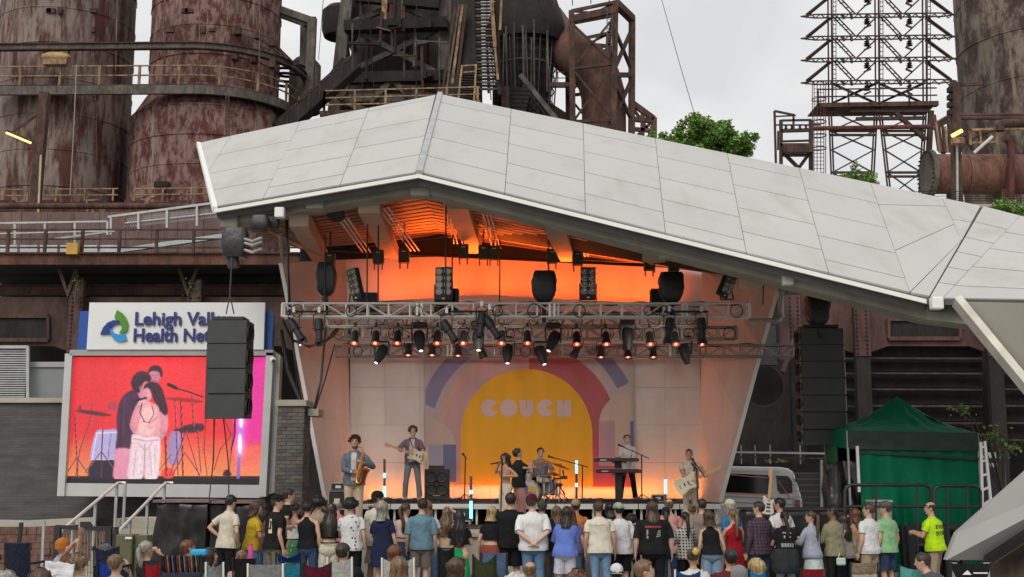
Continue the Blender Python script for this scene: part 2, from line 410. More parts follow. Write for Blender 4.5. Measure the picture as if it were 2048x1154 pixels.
# rafters sloping down to the back wall
for k, (a, b, w_) in enumerate((((598, 425, 24.4), (642, 512, 33.6), .40), ((738, 398, 24.2), (782, 503, 33.8), .44), ((915, 390, 24.2), (948, 492, 33.8), .44),
                   ((1112, 440, 23.9), (1136, 508, 33.8), .42), ((1305, 492, 23.6), (1322, 517, 33.8), .42), ((1500, 548, 23.0), (1490, 545, 33.4), .42))):
    MB().bar(W(*a) + Vector((0, 0, -.12)), W(*b) + Vector((0, 0, -.05)), w_, .34).build('rafter', mat('rafter_wood', (.46, .34, .25), .6, var=.12, scale=2), roof)
# conduits under the ceiling
for u, v, Y, u2, v2, Y2 in ((680, 432, 25, 725, 497, 33), (688, 430, 25, 733, 497, 33), (696, 428, 25, 741, 497, 33), (760, 410, 25, 822, 495, 33), (768, 408, 25, 830, 495, 33), (776, 406, 25, 838, 494, 33),
                    (886, 388, 25, 908, 480, 33), (892, 389, 25, 915, 480, 33), (962, 403, 25, 985, 490, 33), (969, 404, 25, 993, 490, 33), (976, 405, 25, 1001, 490, 33),
                    (1020, 418, 25, 1033, 430, 27), (1028, 419, 25, 1040, 432, 27), (1145, 448, 25, 1163, 505, 33), (1152, 450, 25, 1170, 506, 33), (1159, 452, 25, 1176, 506, 33)):
    MB().tube([W(u, v, Y) + Vector((0, 0, -.1)), W(u2, v2, Y2) + Vector((0, 0, -.1))], .022, 6).build('conduit', M_SHELL, roof, True)
for a, b in (((660, 500, 34.5), (1490, 540, 34.5)), ((690, 497, 34.6), (900, 470, 34.6)), ((900, 470, 34.6), (1360, 512, 34.6))):
    MB().tube([W(*a), W(*b)], .05, 6).build('ceiling_pipe', M_BLKM, roof, True)
# olive hoist boxes hung under the rafters
M_OLIVE = mat('olive_paint', (.085, .075, .04), .6, var=.2)
for i, (u, v) in enumerate(((660, 520), (757, 514), (808, 512), (927, 503), (967, 505), (988, 506), (1104, 513), (1155, 517), (1298, 527), (1347, 530))):
    p = W(u, v, 30.5)
    t = thing('hoist_box', 'olive steel hoist box hanging under the stage ceiling, number %s from the left' % ('one two three four five six seven eight nine ten'.split()[i]), 'hoist box', p, 'olive hoist boxes in a row under the ceiling')
    o = MB().box(p, (.27, .22, .36)).build('box', M_OLIVE, t)
    bv = o.modifiers.new('bevel', 'BEVEL'); bv.width = .012
    MB().box(p + Vector((.0, -.115, .10)), (.10, .008, .03)).build('name_plate', M_ALU, t)
    for s in (-1, 1): MB().bar(p + Vector((s * .10, 0, -.18)), p + Vector((s * .10, 0, -.34)), .03).build('hook_strap', mat('red_strap', (.10, .02, .01), .8), t)
    MB().bar(p + Vector((0, 0, .18)), p + Vector((0, 0, .9)), .03).build('hanger', M_BLKM, t)
# ------------------------------------------------------------------ right hand leg of the roof
leg = thing('folded_abutment', 'pale folded leg where the roof comes down to the ground', 'roof leg', (X_at(2100, 18), 18, 0))
M_LEG = mat('pale_grey_leg', (.36, .36, .345), .7, var=.08, scale=.8, bump=.08, bs=10)
M_LEGO = mat('olive_grey_soffit', (.37, .36, .30), .75, var=.08, scale=.7)
up = [W(1916, 603, 19.6), W(2330, 612, 16.6), W(2330, 1000, 17.6), W(2240, 1000, 18.2)]
MB().prism(up, (0, .16, 0)).build('upper_face', M_LEGO, leg)
MB().bar(W(1913, 601, 19.55), W(2240, 1001, 18.15), .12, .3, up=(0, -1, 0)).build('upper_edge', mat('cream_edge', (.62, .60, .52), .6), leg)
lo = [W(1893, 1120, 18.6), W(1914, 1066, 18.6), W(2330, 700, 16.9), W(2330, 890, 16.9), W(1972, 1120, 18.6)]
MB().prism(lo, (0, .14, 0)).build('lower_face', M_LEG, leg)
MB().bar(W(1972, 1119, 18.5), W(2330, 886, 16.8), .10, .3, up=(0, -1, 0)).build('lower_edge', M_BLKM, leg)
MB().prism([W(1960, 1190, 18.9), W(1985, 1122, 18.9), W(2330, 900, 17.2), W(2330, 1190, 17.2)], (0, .1, 0)).build('foot_panel', rust('brown_panel', '#5e5143', '#4e4338', '#6b6152', .8, 1, .7), leg)
MB().bar(W(1985, 1120, 18.8), W(2330, 897, 17.1), .07, .1).build('foot_trim', mat('ochre_trim', (.35, .27, .15), .7), leg)
# ================================================================== the ironworks behind
RU_TANK = rust('tank_rust', '#80726b', '#4e2924', '#321b17', .7, .22, .85, (.44, .55), 4.5, '#928c82')
RU_TANK2 = rust('tank_rust_red', '#836a62', '#542822', '#331c18', 1.3, .5, .85, (.45, .55), 5.0, '#8a7d74')
RU_BEAM = rust('beam_rust', '#5b4238', '#3a2721', '#241915', 1.4, .5, .85)
RU_GREY = rust('grey_steel', '#65615a', '#4b423b', '#37302b', 1.2, .5, .8)
RU_RAIL = rust('yellow_rail', '#9c8460', '#6f4a33', '#4f3426', 2.4, .6, .8, (.40, .55))
RU_DARK = rust('sooty_steel', '#2c2725', '#1d1817', '#151110', 1.0, .5, .9)
RU_BROWN = rust('brown_steel', '#5a443c', '#40302a', '#2b201c', .8, .35, .85)
RU_MAROON = rust('maroon_steel', '#60443f', '#4b3430', '#33231f', .9, .3, .85)
RU_RED = rust('red_rust', '#6f3d35', '#4e2822', '#351a16', 1.2, .3, .85)
M_GALV = mat('galvanised', (.40, .41, .41), .5, .4, var=.15, scale=4)
def rod(t, a, b, w_, m, name='brace', h_=None): return MB().bar(W(*a), W(*b), w_, h_).build(name, m, t)
def axis_x(u, v, Y): return W(u, v, Y).x
def lathe_at(t, u, v, Y, prof_v, m, name, n=40):
    """upright body of revolution: prof_v = (radius m, picture row) pairs"""
    x = axis_x(u, v, Y)
    return MB().lathe([(r, Z_at(vv, Y)) for r, vv in prof_v], (x, Y, 0), n).build(name, m, t, 30)
def courses(t, u, v, Y, rad, v0, v1, n, m, name='shell_course'):
    x = axis_x(u, v, Y); z0, z1 = Z_at(v1, Y), Z_at(v0, Y)
    for i in range(n):
        a, b = lerp(z0, z1, i / n), lerp(z0, z1, (i + 1) / n); r0, r1 = rad(i / n), rad((i + 1) / n); e = .02 * (i % 2)
        MB().lathe([(r0 + e, a), (r1 + e, b)], (x, Y, 0), 48).build(name, m, t, 30)
        MB().lathe([(r1 + .03, b - .05), (r1 + .05, b - .03), (r1 + .05, b + .03), (r1 + .03, b + .05)], (x, Y, 0), 48).build('lap_seam', m, t, 30)
# ---- two big tanks on the left
t1 = thing('stove_tank', 'streaky rusty steel tank at the far left of the works', 'tank', (axis_x(128, 200, 70), 70, 0))
courses(t1, 128, 200, 70, lambda f: 3.9, -70, 470, 8, RU_TANK); MB().lathe([(3.95, 9), (3.95, Z_at(470, 70))], (axis_x(128, 200, 70), 70, 0), 48).build('base_skirt', RU_TANK, t1, 30)
t2 = thing('stove_tank', 'reddish rusty steel tank with a ring walkway, beside the roof', 'tank', (axis_x(428, 200, 70), 70, 0))
courses(t2, 428, 200, 70, lambda f: 4.75, 255, 480, 4, RU_TANK2); MB().lathe([(4.8, 9), (4.8, Z_at(480, 70))], (axis_x(428, 200, 70), 70, 0), 48).build('base_skirt', RU_TANK2, t2, 30)
x2 = axis_x(428, 200, 70)
MB().lathe([(4.75, Z_at(255, 70)), (3.84, Z_at(205, 70))], (x2, 70, 0), 48).build('shoulder', RU_TANK2, t2, 30)
courses(t2, 428, 200, 70, lambda f: 3.84, -70, 205, 5, RU_TANK2)
for i, (u, v) in enumerate(((476, 62), (513, 70), (545, 85), (470, 112), (508, 118), (545, 128))):
    MB().box(W(u, v, 66.4), (.35, .5, .5)).build('bracket_plate', RU_BEAM, t2)
for a, b in (((478, 62, 66.3), (540, 100, 66.2)), ((513, 70, 66.2), (575, 118, 66.6)), ((545, 85, 66.3), (590, 130, 67.5))):
    rod(t2, a, b, .14, RU_BEAM, 'stay')
MB().box(W(325, 370, 64.9), (.8, .5, .3)).build('hatch', RU_DARK, t2)
# walkway and monorail: straight past the left tank, then round the front of the other one
def path(v_line, Rr, Yf, u0=-40, kx=370):
    z = Z_at(v_line, Yf); pts = [Vector((axis_x(u0, v_line, Yf), Yf, z))]
    c = Vector((x2, 70, z)); a0 = math.asin(max(-1, min(1, (Yf - 70) / Rr)))
    st = math.atan2(Yf - 70, axis_x(kx, v_line, Yf) - x2)
    for i in range(19):
        a = lerp(st, R(25), i / 18); pts.append(c + Vector((Rr * math.cos(a), Rr * math.sin(a), 0)))
    return pts
walk = thing('ring_walkway', 'rusty walkway with yellowed handrails curving round the tank', 'walkway', (axis_x(300, 182, 65), 65, 0))
Rw = 4.95 + .9
def ribbon(t, pts, h_, d_, m, name):
    """plate girder following a path"""
    for a, b in zip(pts[:-1], pts[1:]): MB().bar(a, b, d_, h_).build(name, m, t)
wp = path(182, 5.15, 65.1)
ribbon(walk, wp, .50, .22, RU_GREY, 'girder')
zz = Vector((0, 0, .30))
inner = [Vector((x2 + (p.x - x2) * .8, 70 + (p.y - 70) * .8, p.z)) if i > 0 else p + Vector((0, 1.1, 0)) for i, p in enumerate(wp)]
for i in range(len(wp) - 1):
    MB().prism([wp[i] + zz, wp[i + 1] + zz, inner[i + 1] + zz, inner[i] + zz], (0, 0, .05)).build('deck_plate', RU_BEAM, walk)
def railing(t, pts, post_step, h_, rails, r_, m, post_r=None):
    for f in rails:
        for a, b in zip(pts[:-1], pts[1:]): MB().bar(a + Vector((0, 0, h_ * f)), b + Vector((0, 0, h_ * f)), r_).build('rail', m, t)
    acc = 0
    for a, b in zip(pts[:-1], pts[1:]):
        L = (b - a).length; s = post_step - acc if acc else 0
        while s <= L:
            p = a.lerp(b, s / L); MB().bar(p, p + Vector((0, 0, h_)), post_r or r_ * 1.2).build('post', m, t); s += post_step
        acc = (acc + L) % post_step
railing(walk, [p + zz for p in wp], 2.25, 1.12, (.5, 1.0), .07, RU_RAIL, .13)
mono = thing('monorail_girder', 'dark curved monorail girder above the ring walkway', 'girder', (axis_x(300, 97, 64.8), 64.8, 0))
mp_ = path(95, 5.5, 64.8)
for dz_, hh, dd in ((.17, .06, .34), (-.17, .06, .34), (0, .3, .10)):
    ribbon(mono, [p + Vector((0, 0, dz_)) for p in mp_], hh, dd, RU_GREY if dd < .2 else RU_BEAM, 'flange' if dd > .2 else 'web')
hoist = thing('chain_hoist', 'yellowed chain hoist hanging from the monorail girder', 'hoist', W(112, 118, 64.8))
MB().ball(W(112, 113, 64.8), (.85, .3, .28), 16, 9).build('cover', mat('faded_yellow', (.36, .26, .11), .7, var=.35), hoist, True)
MB().box(W(112, 125, 64.8), (1.3, .4, .32)).build('motor', RU_RAIL, hoist)
for u in (88, 138): rod(hoist, (u, 100, 64.8), (u, 118, 64.8), .1, RU_BEAM, 'hanger')
cab = tag(MB().tube([W(153, 130, 61), W(147, 270, 61), W(140, 392, 61)], .03, 6).build('hanging_cable', mat('pink_rope', (.32, .24, .21), .8)), 'long thin pale cable hanging down in front of the left tank', 'cable')
lp = thing('lamp_post', 'brown steel post with a glowing tube lamp at the left', 'lamp post', (axis_x(62, 490, 55), 55, 0))
MB().bar(W(90, 186, 55), W(62, 505, 55), .42, .42).build('post', RU_BEAM, lp)
rod(lp, (78, 228, 55), (20, 268, 54.5), .10, RU_BEAM, 'arm')
MB().tube([W(12, 265, 54.4), W(62, 286, 54.6)], .055, 8).build('lit_tube', glow('warm_tube', (1, .62, .22), 2.2), lp)
MB().tube([W(12, 262, 54.45), W(62, 283, 54.65)], .09, 8).build('lamp_shade', RU_BEAM, lp)
MB().bar(W(82, 310, 54.7), W(75, 460, 54.7), .08).build('cable_duct', mat('cream_duct', (.45, .36, .22), .7), lp)
gan = thing('gantry_frame', 'brown steel gantry frame standing right of the red tank', 'gantry', (axis_x(612, 200, 70), 70, 0))
for a, b, w_ in (((560, 20, 70), (628, 44, 70), .42), ((625, 36, 70), (617, 225, 70), .5), ((608, 46, 71.5), (605, 215, 71.5), .4), ((560, 30, 71.5), (610, 48, 71.5), .3), ((628, 44, 70), (610, 48, 71.5), .3)):
    rod(gan, a, b, w_, RU_GREY, 'frame_member')
wire = tag(MB().tube([W(648, -20, 69), W(637, 120, 69)], .02, 5).build('guy_wire', RU_GREY), 'thin vertical wire beside the gantry frame', 'wire')
# clutter between tank and furnace
cl = thing('valve_stack', 'rounded rusty valve and pipe stack between tank and furnace', 'valve', (axis_x(600, 150, 72), 72, 0))
x_ = axis_x(610, 150, 73)
MB().lathe([(1.0, Z_at(225, 73)), (1.0, Z_at(132, 73)), (.85, Z_at(126, 73)), (.6, Z_at(118, 73)), (.0, Z_at(116, 73))], (x_, 73, 0), 20).build('vessel', RU_GREY, cl, True)
for v in (140, 150, 160): MB().lathe([(1.3, Z_at(v + 3, 71.5)), (1.42, Z_at(v, 71.5)), (1.3, Z_at(v - 3, 71.5))], (axis_x(575, 150, 71.5), 71.5, 0), 20).build('coil', RU_DARK, cl, True)
MB().tube([W(600, 215, 71), W(655, 165, 71), W(690, 120, 71)], .28, 8).build('pipe', RU_DARK, cl, True)
conv = thing('conveyor_incline', 'dark sloping conveyor running behind the roof ridge', 'conveyor', (axis_x(640, 220, 68), 68, 0))
MB().bar(W(560, 262, 68), W(712, 128, 68), 1.2, .9).build('trough', RU_DARK, conv)
for k in range(7):
    a = W(lerp(575, 705, k / 6), lerp(232, 118, k / 6), 67.4); MB().bar(a - Vector((0, 0, .6)), a + Vector((0, 0, .3)), .06).build('post', RU_BEAM, conv)
MB().bar(W(575, 224, 67.4), W(705, 110, 67.4), .06).build('handrail', RU_BEAM, conv)
# ---- blast furnace
bf = thing('blast_furnace', 'dark brown blast furnace stack inside a braced steel tower', 'furnace', (axis_x(795, 200, 78), 78, 0))
lathe_at(bf, 795, 150, 80, [(4.3, 1015), (3.9, 330), (3.6, 200), (3.0, 60), (2.6, -80)], rust('furnace_shell', '#4a3a34', '#3a2d29', '#2a201d', .7, .2, .85), 'stack')
for k in range(4):
    u = 722 + k * 48; MB().bar(W(u, 320, 76.4), W(lerp(u, 800, .18), 60, 76.9), .16).build('stack_rib', RU_DARK, bf)
def tower(t, cols, levels, Yf, Yb, m, wc=.5, wb=.26, xs=True):
    """cols: list of ((u_top, v_top), (u_bot, v_bot)); levels: fractions with a cross beam; front and back frames tied together"""
    fr_ = []
    for Y in (Yf, Yb):
        C_ = [(W(*c[0], Yf), W(*c[1], Yf)) for c in cols]
        C_ = [(a + Vector((0, Y - Yf, 0)), b + Vector((0, Y - Yf, 0))) for a, b in C_]
        fr_.append(C_)
        for a, b in C_: MB().bar(a, b, wc).build('column', m, t)
        for (a, b), (c, d) in zip(C_[:-1], C_[1:]):
            for f in levels: MB().bar(a.lerp(b, f), c.lerp(d, f), wb * 1.3, wb * 1.5).build('beam', m, t)
            if xs:
                for f0, f1 in zip(levels[:-1], levels[1:]):
                    MB().bar(a.lerp(b, f0), c.lerp(d, f1), wb).build('brace', m, t); MB().bar(a.lerp(b, f1) + Vector((0, .15, 0)), c.lerp(d, f0) + Vector((0, .15, 0)), wb).build('brace', m, t)
    for (a, b), (c, d) in zip(*fr_):
        for f in levels: MB().bar(a.lerp(b, f), c.lerp(d, f), wb).build('tie', m, t)
        for f0, f1 in zip(levels[:-1], levels[1:]): MB().bar(a.lerp(b, f0), c.lerp(d, f1), wb * .8).build('tie', m, t)
for q_ in (W(660, 300, 74), W(884, 300, 74), W(660, 300, 74) + Vector((0, 8, 0)), W(884, 300, 74) + Vector((0, 8, 0))): MB().bar(q_, (q_.x, q_.y, 0), .75).build('column', RU_GREY, bf)
tower(bf, [((702, -60), (660, 300)), ((893, -60), (884, 300))], (0, .08, .31, .60, .72, .95), 74, 82, RU_GREY, .75, .34)
for a, b, w_ in (((690, 55, 73.6), (895, 48, 73.6), .9), ((668, 158, 73.6), (892, 152, 73.6), .55)): rod(bf, a, b, w_, RU_DARK, 'deck_beam', .7)
for a, b in (((740, 205, 73.7), (785, 160, 73.7)), ((785, 160, 73.7), (830, 205, 73.7)), ((700, 160, 73.7), (680, 200, 73.7))): rod(bf, a, b, .35, RU_GREY, 'knee_brace')
MB().box(W(795, 20, 73.5), (1.0, .6, 3.0)).build('hatch_frame', RU_RED, bf)
MB().box(W(795, 22, 73.1), (.45, .3, 2.4)).build('hatch', RU_DARK, bf)
for u in (772, 802): MB().bar(W(u, -30, 73.3), W(u - 4, 40, 73.3), .35).build('hatch_post', RU_RAIL, bf)
MB().bar(W(715, -20, 73.4), W(880, -5, 73.4), .5, 1.6).build('gallery', RU_DARK, bf)
# cowl at the upper left corner
MB().lathe([(1.1, Z_at(75, 75)), (1.25, Z_at(60, 75)), (1.25, Z_at(25, 75)), (.9, Z_at(15, 75))], (axis_x(682, 45, 75), 75, 0), 16).build('cowl', RU_DARK, bf, True)
# skip incline with its ladder-like track
sk = thing('skip_incline', 'black inclined skip bridge with rungs beside the furnace tower', 'skip bridge', (axis_x(940, 200, 71), 71, 0))
MB().prism([W(905, -60, 72), W(960, -60, 72), W(972, 700, 66), W(880, 700, 66)], (0, 1.2, 0)).build('casing', RU_DARK, sk)
for k in range(34):
    v = lerp(-40, 178, k / 33); u = lerp(968, 975, k / 33); MB().bar(W(u - 22, v, 69.4), W(u + 22, v, 69.4), .16, .12).build('rung', RU_GREY if k % 2 else RU_DARK, sk)
for s in (-24, 24): MB().bar(W(968 + s, -60, 69.3), W(975 + s, 190, 69.3), .22).build('stringer', RU_DARK, sk)
for i, (u, u2) in enumerate(((918, 888), (925, 898), (911, 880), (932, 908))):
    MB().bar(W(u, 10, 70.5), W(u2, 215, 70.0), .12 + .04 * (i % 2)).build('cable_duct', RU_RAIL if i == 1 else RU_BEAM if i else RU_GREY, sk)
MB().bar(W(980, -40, 69), W(990, 95, 69), .22).build('duct', RU_RAIL, sk); MB().bar(W(1004, -20, 69), W(1000, 60, 69), .14).build('duct', RU_RAIL, sk)
MB().bar(W(990, 95, 69), W(996, 160, 69), .14).build('duct', RU_RAIL, sk)
# stairs with yellow rails
sta = thing('works_stair', 'steep steel stair with yellowed rails at the roof ridge', 'stair', (axis_x(935, 160, 68), 68, 0))
for k in range(12):
    v = lerp(205, 150, k / 11); u = lerp(928, 940, k / 11); MB().box(W(u, v, 67.5 + k * .12), (.9, .22, .05)).build('tread', RU_DARK, sta)
for s in (-1, 1):
    a, b = W(932 + s * 16, 205, 67.4), W(938 + s * 14, 132, 68.8); MB().bar(a, b, .10).build('handrail', RU_RAIL, sta)
    for k in range(4): p = a.lerp(b, k / 3); MB().bar(p, p - Vector((0, 0, 1.1)), .08).build('post', RU_RAIL, sta)
MB().bar(W(922, 132, 68.8), W(954, 130, 68.8), .09).build('handrail', RU_RAIL, sta); MB().bar(W(924, 145, 68.8), W(953, 143, 68.8), .07).build('handrail', RU_RAIL, sta)
# rails in front of the tower, just over the white roof
fr1 = thing('works_railing', 'yellowed rusty railing just above the white roof slope', 'railing', (axis_x(760, 205, 66), 66, 0))
for dv, uu in ((0, (645, 960)), (1, (645, 760))):
    pass
railing(fr1, [W(648, 224, 66), W(960, 216, 66)], 1.75, 1.25, (.33, .66, 1.0), .075, RU_RAIL, .12)
railing(fr1, [W(648, 224, 66), W(648, 222, 69)], 1.5, 1.25, (.33, .66, 1.0), .075, RU_RAIL, .12)
MB().bar(W(640, 228, 66), W(965, 220, 66), .3, .3).build('kerb_beam', RU_BEAM, fr1)
# dust-catcher: black skirt, ribbed cage
dc = thing('dust_catcher', 'huge black conical hood over a ribbed drum, right of the skip bridge', 'dust catcher', (axis_x(1050, 100, 77), 77, 0))
xd = axis_x(1048, 100, 77)
MB().lathe([(1.5, Z_at(-70, 77)), (2.05, Z_at(0, 77)), (2.55, Z_at(45, 77)), (2.72, Z_at(66, 77)), (2.5, Z_at(92, 77)), (1.9, Z_at(84, 77))], (xd + .15, 77, 0), 40).build('hood', RU_DARK, dc, 30)
MB().lathe([(1.3, Z_at(-70, 77)), (1.9, Z_at(-6, 77)), (2.0, Z_at(4, 77)), (1.6, Z_at(8, 77))], (xd + .15, 76.9, 0), 40).build('skirt', rust('hood_brown', '#4c3b35', '#2b2421', '#1a1615', .6, .3, .8), dc, 30)
MB().lathe([(2.05, Z_at(75, 77)), (2.0, Z_at(130, 77)), (1.7, Z_at(235, 77)), (1.5, Z_at(300, 77)), (1.5, 0)], (xd, 77, 0), 36).build('drum', RU_DARK, dc, 30)
for k, v in enumerate((85, 100, 118, 138, 160, 185, 210)):
    r = lerp(2.3, 1.9, k / 6); z = Z_at(v, 77)
    MB().lathe([(r, z - .04), (r + .05, z - .04), (r + .05, z + .04), (r, z + .04), (r, z - .04)], (xd, 77, 0), 36).build('hoop', RU_DARK if k % 3 else RU_GREY, dc, 30)
for k in range(14):
    a = lerp(-165, 0, k / 13); c, s = math.cos(R(a)), math.sin(R(a))
    MB().bar(Vector((xd + 2.4 * c, 77 + 2.4 * s, Z_at(70, 77))), Vector((xd + 1.95 * c, 77 + 1.95 * s, Z_at(240, 77))), .05).build('cage_bar', RU_DARK if k % 2 else RU_GREY, dc)
for k in range(7): MB().bar(W(985, 178 + k * 8, 72), W(1062 - k * 2, 180 + k * 8, 72), .25, .22).build('louvre', RU_DARK, dc)
MB().bar(W(1040, 150, 72), W(1125, 255, 72), .3).build('stringer', RU_GREY, dc); MB().bar(W(1010, 175, 71.6), W(1012, 240, 71.6), .5, .5).build('post', RU_BEAM, dc)
# downcomer pipe in its frame tower
dp = thing('downcomer_pipe', 'thick brown pipe elbow bending down behind the roof', 'pipe', (axis_x(1200, 200, 76), 76, 0))
pts = [W(1090, 45, 79), W(1120, 88, 77.5), W(1150, 112, 76.5), W(1178, 132, 76), W(1197, 158, 76), W(1206, 190, 76), W(1208, 230, 76), W(1208, 320, 76), Vector((W(1208, 320, 76).x, 76, 0))]
for i in range(len(pts) - 1):
    MB().tube([pts[i], pts[i + 1]], 1.45, 28, False).build('pipe_course', rust('pipe_brown', '#6e5046', '#5a3f36', '#3f2c26', .9, .3, .85), dp, 30)
    MB().ball(pts[i + 1], 1.455, 28, 14).build('joint', rust('pipe_brown', 0, 0, 0), dp, True)
ft = thing('pipe_frame_tower', 'open braced steel tower around the brown pipe elbow', 'tower', (axis_x(1205, 200, 75), 75, 0))
for q_ in (W(1146, 300, 73.5), W(1226, 300, 73.5), W(1146, 300, 73.5) + Vector((0, 5.5, 0)), W(1226, 300, 73.5) + Vector((0, 5.5, 0)), W(1263, 300, 75.5), W(1308, 300, 75.5)): MB().bar(q_, (q_.x, q_.y, 0), .36).build('column', RU_BEAM, ft)
tower(ft, [((1143, 22), (1146, 300)), ((1231, 4), (1226, 300))], (0, .09, .42, .80, 1), 73.5, 79, RU_BEAM, .36, .13)
for a, b, w_ in (((1231, 6, 73.5), (1264, 38, 75.5), .45), ((1264, 36, 75.5), (1263, 300, 75.5), .42), ((1226, 150, 73.5), (1263, 150, 75.5), .3), ((1230, 60, 73.5), (1263, 140, 75.5), .2), ((1263, 60, 75.5), (1228, 140, 73.5), .2),
                 ((1226, 160, 73.5), (1263, 240, 75.5), .2), ((1263, 160, 75.5), (1226, 240, 73.5), .2), ((1140, 40, 73.5), (1232, 20, 73.5), .45), ((1263, 205, 75.5), (1308, 238, 75.5), .35), ((1308, 236, 75.5), (1308, 300, 75.5), .35),
                 ((1263, 238, 75.5), (1308, 242, 75.5), .3), ((1265, 215, 75.5), (1306, 275, 75.5), .18), ((1306, 242, 75.5), (1265, 280, 75.5), .18), ((1285, 225, 75.5), (1285, 300, 75.5), .25), ((1263, 258, 75.5), (1308, 262, 75.5), .25)):
    rod(ft, a, b, w_, RU_BEAM, 'frame_member')
railing(ft, [W(1108, 14, 74), W(1232, 2, 74)], 1.2, 1.1, (.5, 1.0), .05, RU_BEAM)
for k in range(14): MB().bar(W(1214, 20 + k * 6, 73), W(1224, 20 + k * 6, 73), .04).build('ladder_rung', RU_GREY, ft)
for u in (1214, 1224): MB().bar(W(u, 15, 73), W(u, 105, 73), .05).build('ladder_rail', RU_GREY, ft)
railing(ft, [W(1100, 168, 74), W(1130, 168, 74)], .5, .8, (.5, 1.0), .05, RU_BEAM); MB().bar(W(1095, 170, 74), W(1148, 170, 74), .3).build('beam', RU_BEAM, ft)
sh = tag(MB().prism([W(1085, 195, 84), W(1190, 262, 84), W(1190, 320, 84), W(1085, 320, 84)], (0, 3, 0)).build('sloping_shed', RU_MAROON), 'maroon sloping shed roof behind the furnace drum', 'shed')
# ---- far cable across the sky
fc = tag(MB().tube([W(1318, -20, 80), W(1360, 130, 72), W(1394, 245, 66)], .022, 5).build('stay_cable', RU_GREY), 'single thin stay cable crossing the pale sky', 'cable')
# ---- pylon
pyl = thing('lattice_pylon', 'rusty three-legged lattice power pylon with rows of crossarms', 'pylon', (axis_x(1755, 230, 74), 74, 0))
RU_PYL = rust('pylon_rust', '#4a3833', '#372824', '#241a18', 2.0, .5, .85)
cu = (1661, 1755, 1850)
def pb(a, b, w_, name='brace'): MB().bar(W(*a), W(*b), w_).build(name, RU_PYL, pyl)
for u in cu:
    for Y in (73.3, 74.7):
        for d in (-3.5, 3.5): pb((u + d - 2, -60, Y), (u + d, 225, Y), .085, 'column')
for k, v in enumerate((-12, 32, 76, 120, 165)):
    for Y in (73.2, 74.8):
        for dv in (-3, 4):
            pb((1602, v + 1, 74), (1630, v + dv, Y), .075, 'crossarm_chord'); pb((1630, v + dv, Y), (1885, v + dv - 3, Y), .075, 'crossarm_chord'); pb((1885, v + dv - 3, Y), (1913, v - 3, 74), .075, 'crossarm_chord')
    for i in range(16):
        u = 1612 + i * 19; pb((u, v + 4, 73.2), (u + 10, v - 4, 73.2), .06, 'lacing'); pb((u + 10, v - 4, 73.2), (u + 19, v + 4, 73.2), .06, 'lacing')
    if v < 150:
        for c, n_ in ((1661, 1755), (1755, 1850)):
            pb((c + 4, v, 73.3), (c + 42, v + 40, 73.3), .07); pb((c + 12, v, 73.3), (c + 50, v + 40, 73.3), .07); pb((n_ - 2, v + 2, 73.3), (c + 52, v + 40, 73.3), .09)
            for q in range(4): pb((c + 8 + q * 10, v + 10 + q * 9, 73.3), (c + 17 + q * 10, v + 8 + q * 9, 73.3), .05)
        pb((1661, v + 3, 73.3), (1612, v + 42, 74), .12); pb((1661, v + 6, 74.7), (1616, v + 43, 74), .1)
        pb((1852, v + 2, 73.3), (1903, v + 40, 74), .12); pb((1850, v + 5, 74.7), (1899, v + 40, 74), .1)
    for u in (1686, 1702, 1733, 1800, 1818): pb((u, v - 4, 73.0), (u + 2, v + 6, 73.0), .14, 'clamp')
    for u, s in ((1734, 1), (1819, -1)):
        MB().lathe([(.02, 0), (.22, .03), (.05, .08), (.22, .16), (.05, .2), (.18, .3), (.02, .34)], W(u, v + 16, 73.2), 8).build('insulator', RU_PYL, pyl, True)
        pb((u - 6 * s, v + 24, 73.2), (u + 8 * s, v + 18, 73.2), .10, 'horn')
for u in cu:
    for k in range(26): pb((u + 5, -50 + k * 9, 73.0), (u + 11, -50 + k * 9, 73.0), .04, 'ladder_rung')
    for d in (5, 11): pb((u + d, -60, 73.0), (u + d, 205, 73.0), .04, 'ladder_rail')
# platform
MB().bar(W(1637, 212, 72.8), W(1875, 208, 72.8), .45, .28).build('platform_beam', RU_BEAM, pyl)
MB().prism([W(1635, 209, 72.6), W(1876, 206, 72.6), W(1876, 206, 72.6) + Vector((0, 2.6, 0)), W(1635, 209, 72.6) + Vector((0, 2.6, 0))], (0, 0, .06)).build('platform_deck', RU_BEAM, pyl)
railing(pyl, [W(1637, 208, 72.5), W(1875, 205, 72.5)], 1.9, .95, (.5, 1.0), .075, RU_PYL, .09)
for c, n_ in ((1661, 1755), (1755, 1850)):
    for k in (0, 1): pb((c, 165 + k, 73.3), (n_, 208, 73.3), .12); pb((n_, 165 + k, 73.4), (c, 208, 73.4), .12)
# lower legs, each a tapering four-post lattice
for (a0, b0, a1, b1) in ((1660, 1752, 1668, 1741), (1760, 1850, 1784, 1838)):
    lv = [222, 262, 300, 345, 392, 430]
    def pu(s, v): f = (v - 222) / 208; return lerp((a0, b0)[s], (a1, b1)[s], f)
    for Y in (73.0, 75.2):
        for s in (0, 1):
            for d in (-2.5, 2.5): pb((pu(s, 215) + d, 215, Y), (pu(s, 432) + d, 432, Y), .09, 'leg'); pb((pu(s, 432) + d, 432, Y), (pu(s, 560) + d, 560, Y), .09, 'leg')
        for i, (va, vb) in enumerate(zip(lv[:-1], lv[1:])):
            pb((pu(0, va), va, Y), (pu(1, vb), vb, Y), .08); pb((pu(1, va), va, Y), (pu(0, vb), vb, Y), .08)
            if i in (1, 3): 
                for d in (0, 8): pb((pu(0, va) - 1, va + d, Y), (pu(1, va) + 1, va + d, Y), .14, 'strut')
for a, b in (((1712, 238), (1850, 236)), ((1660, 256), (1862, 254)), ((1700, 222), (1860, 222))): pb((*a, 72.9), (*b, 72.9), .2, 'strut')
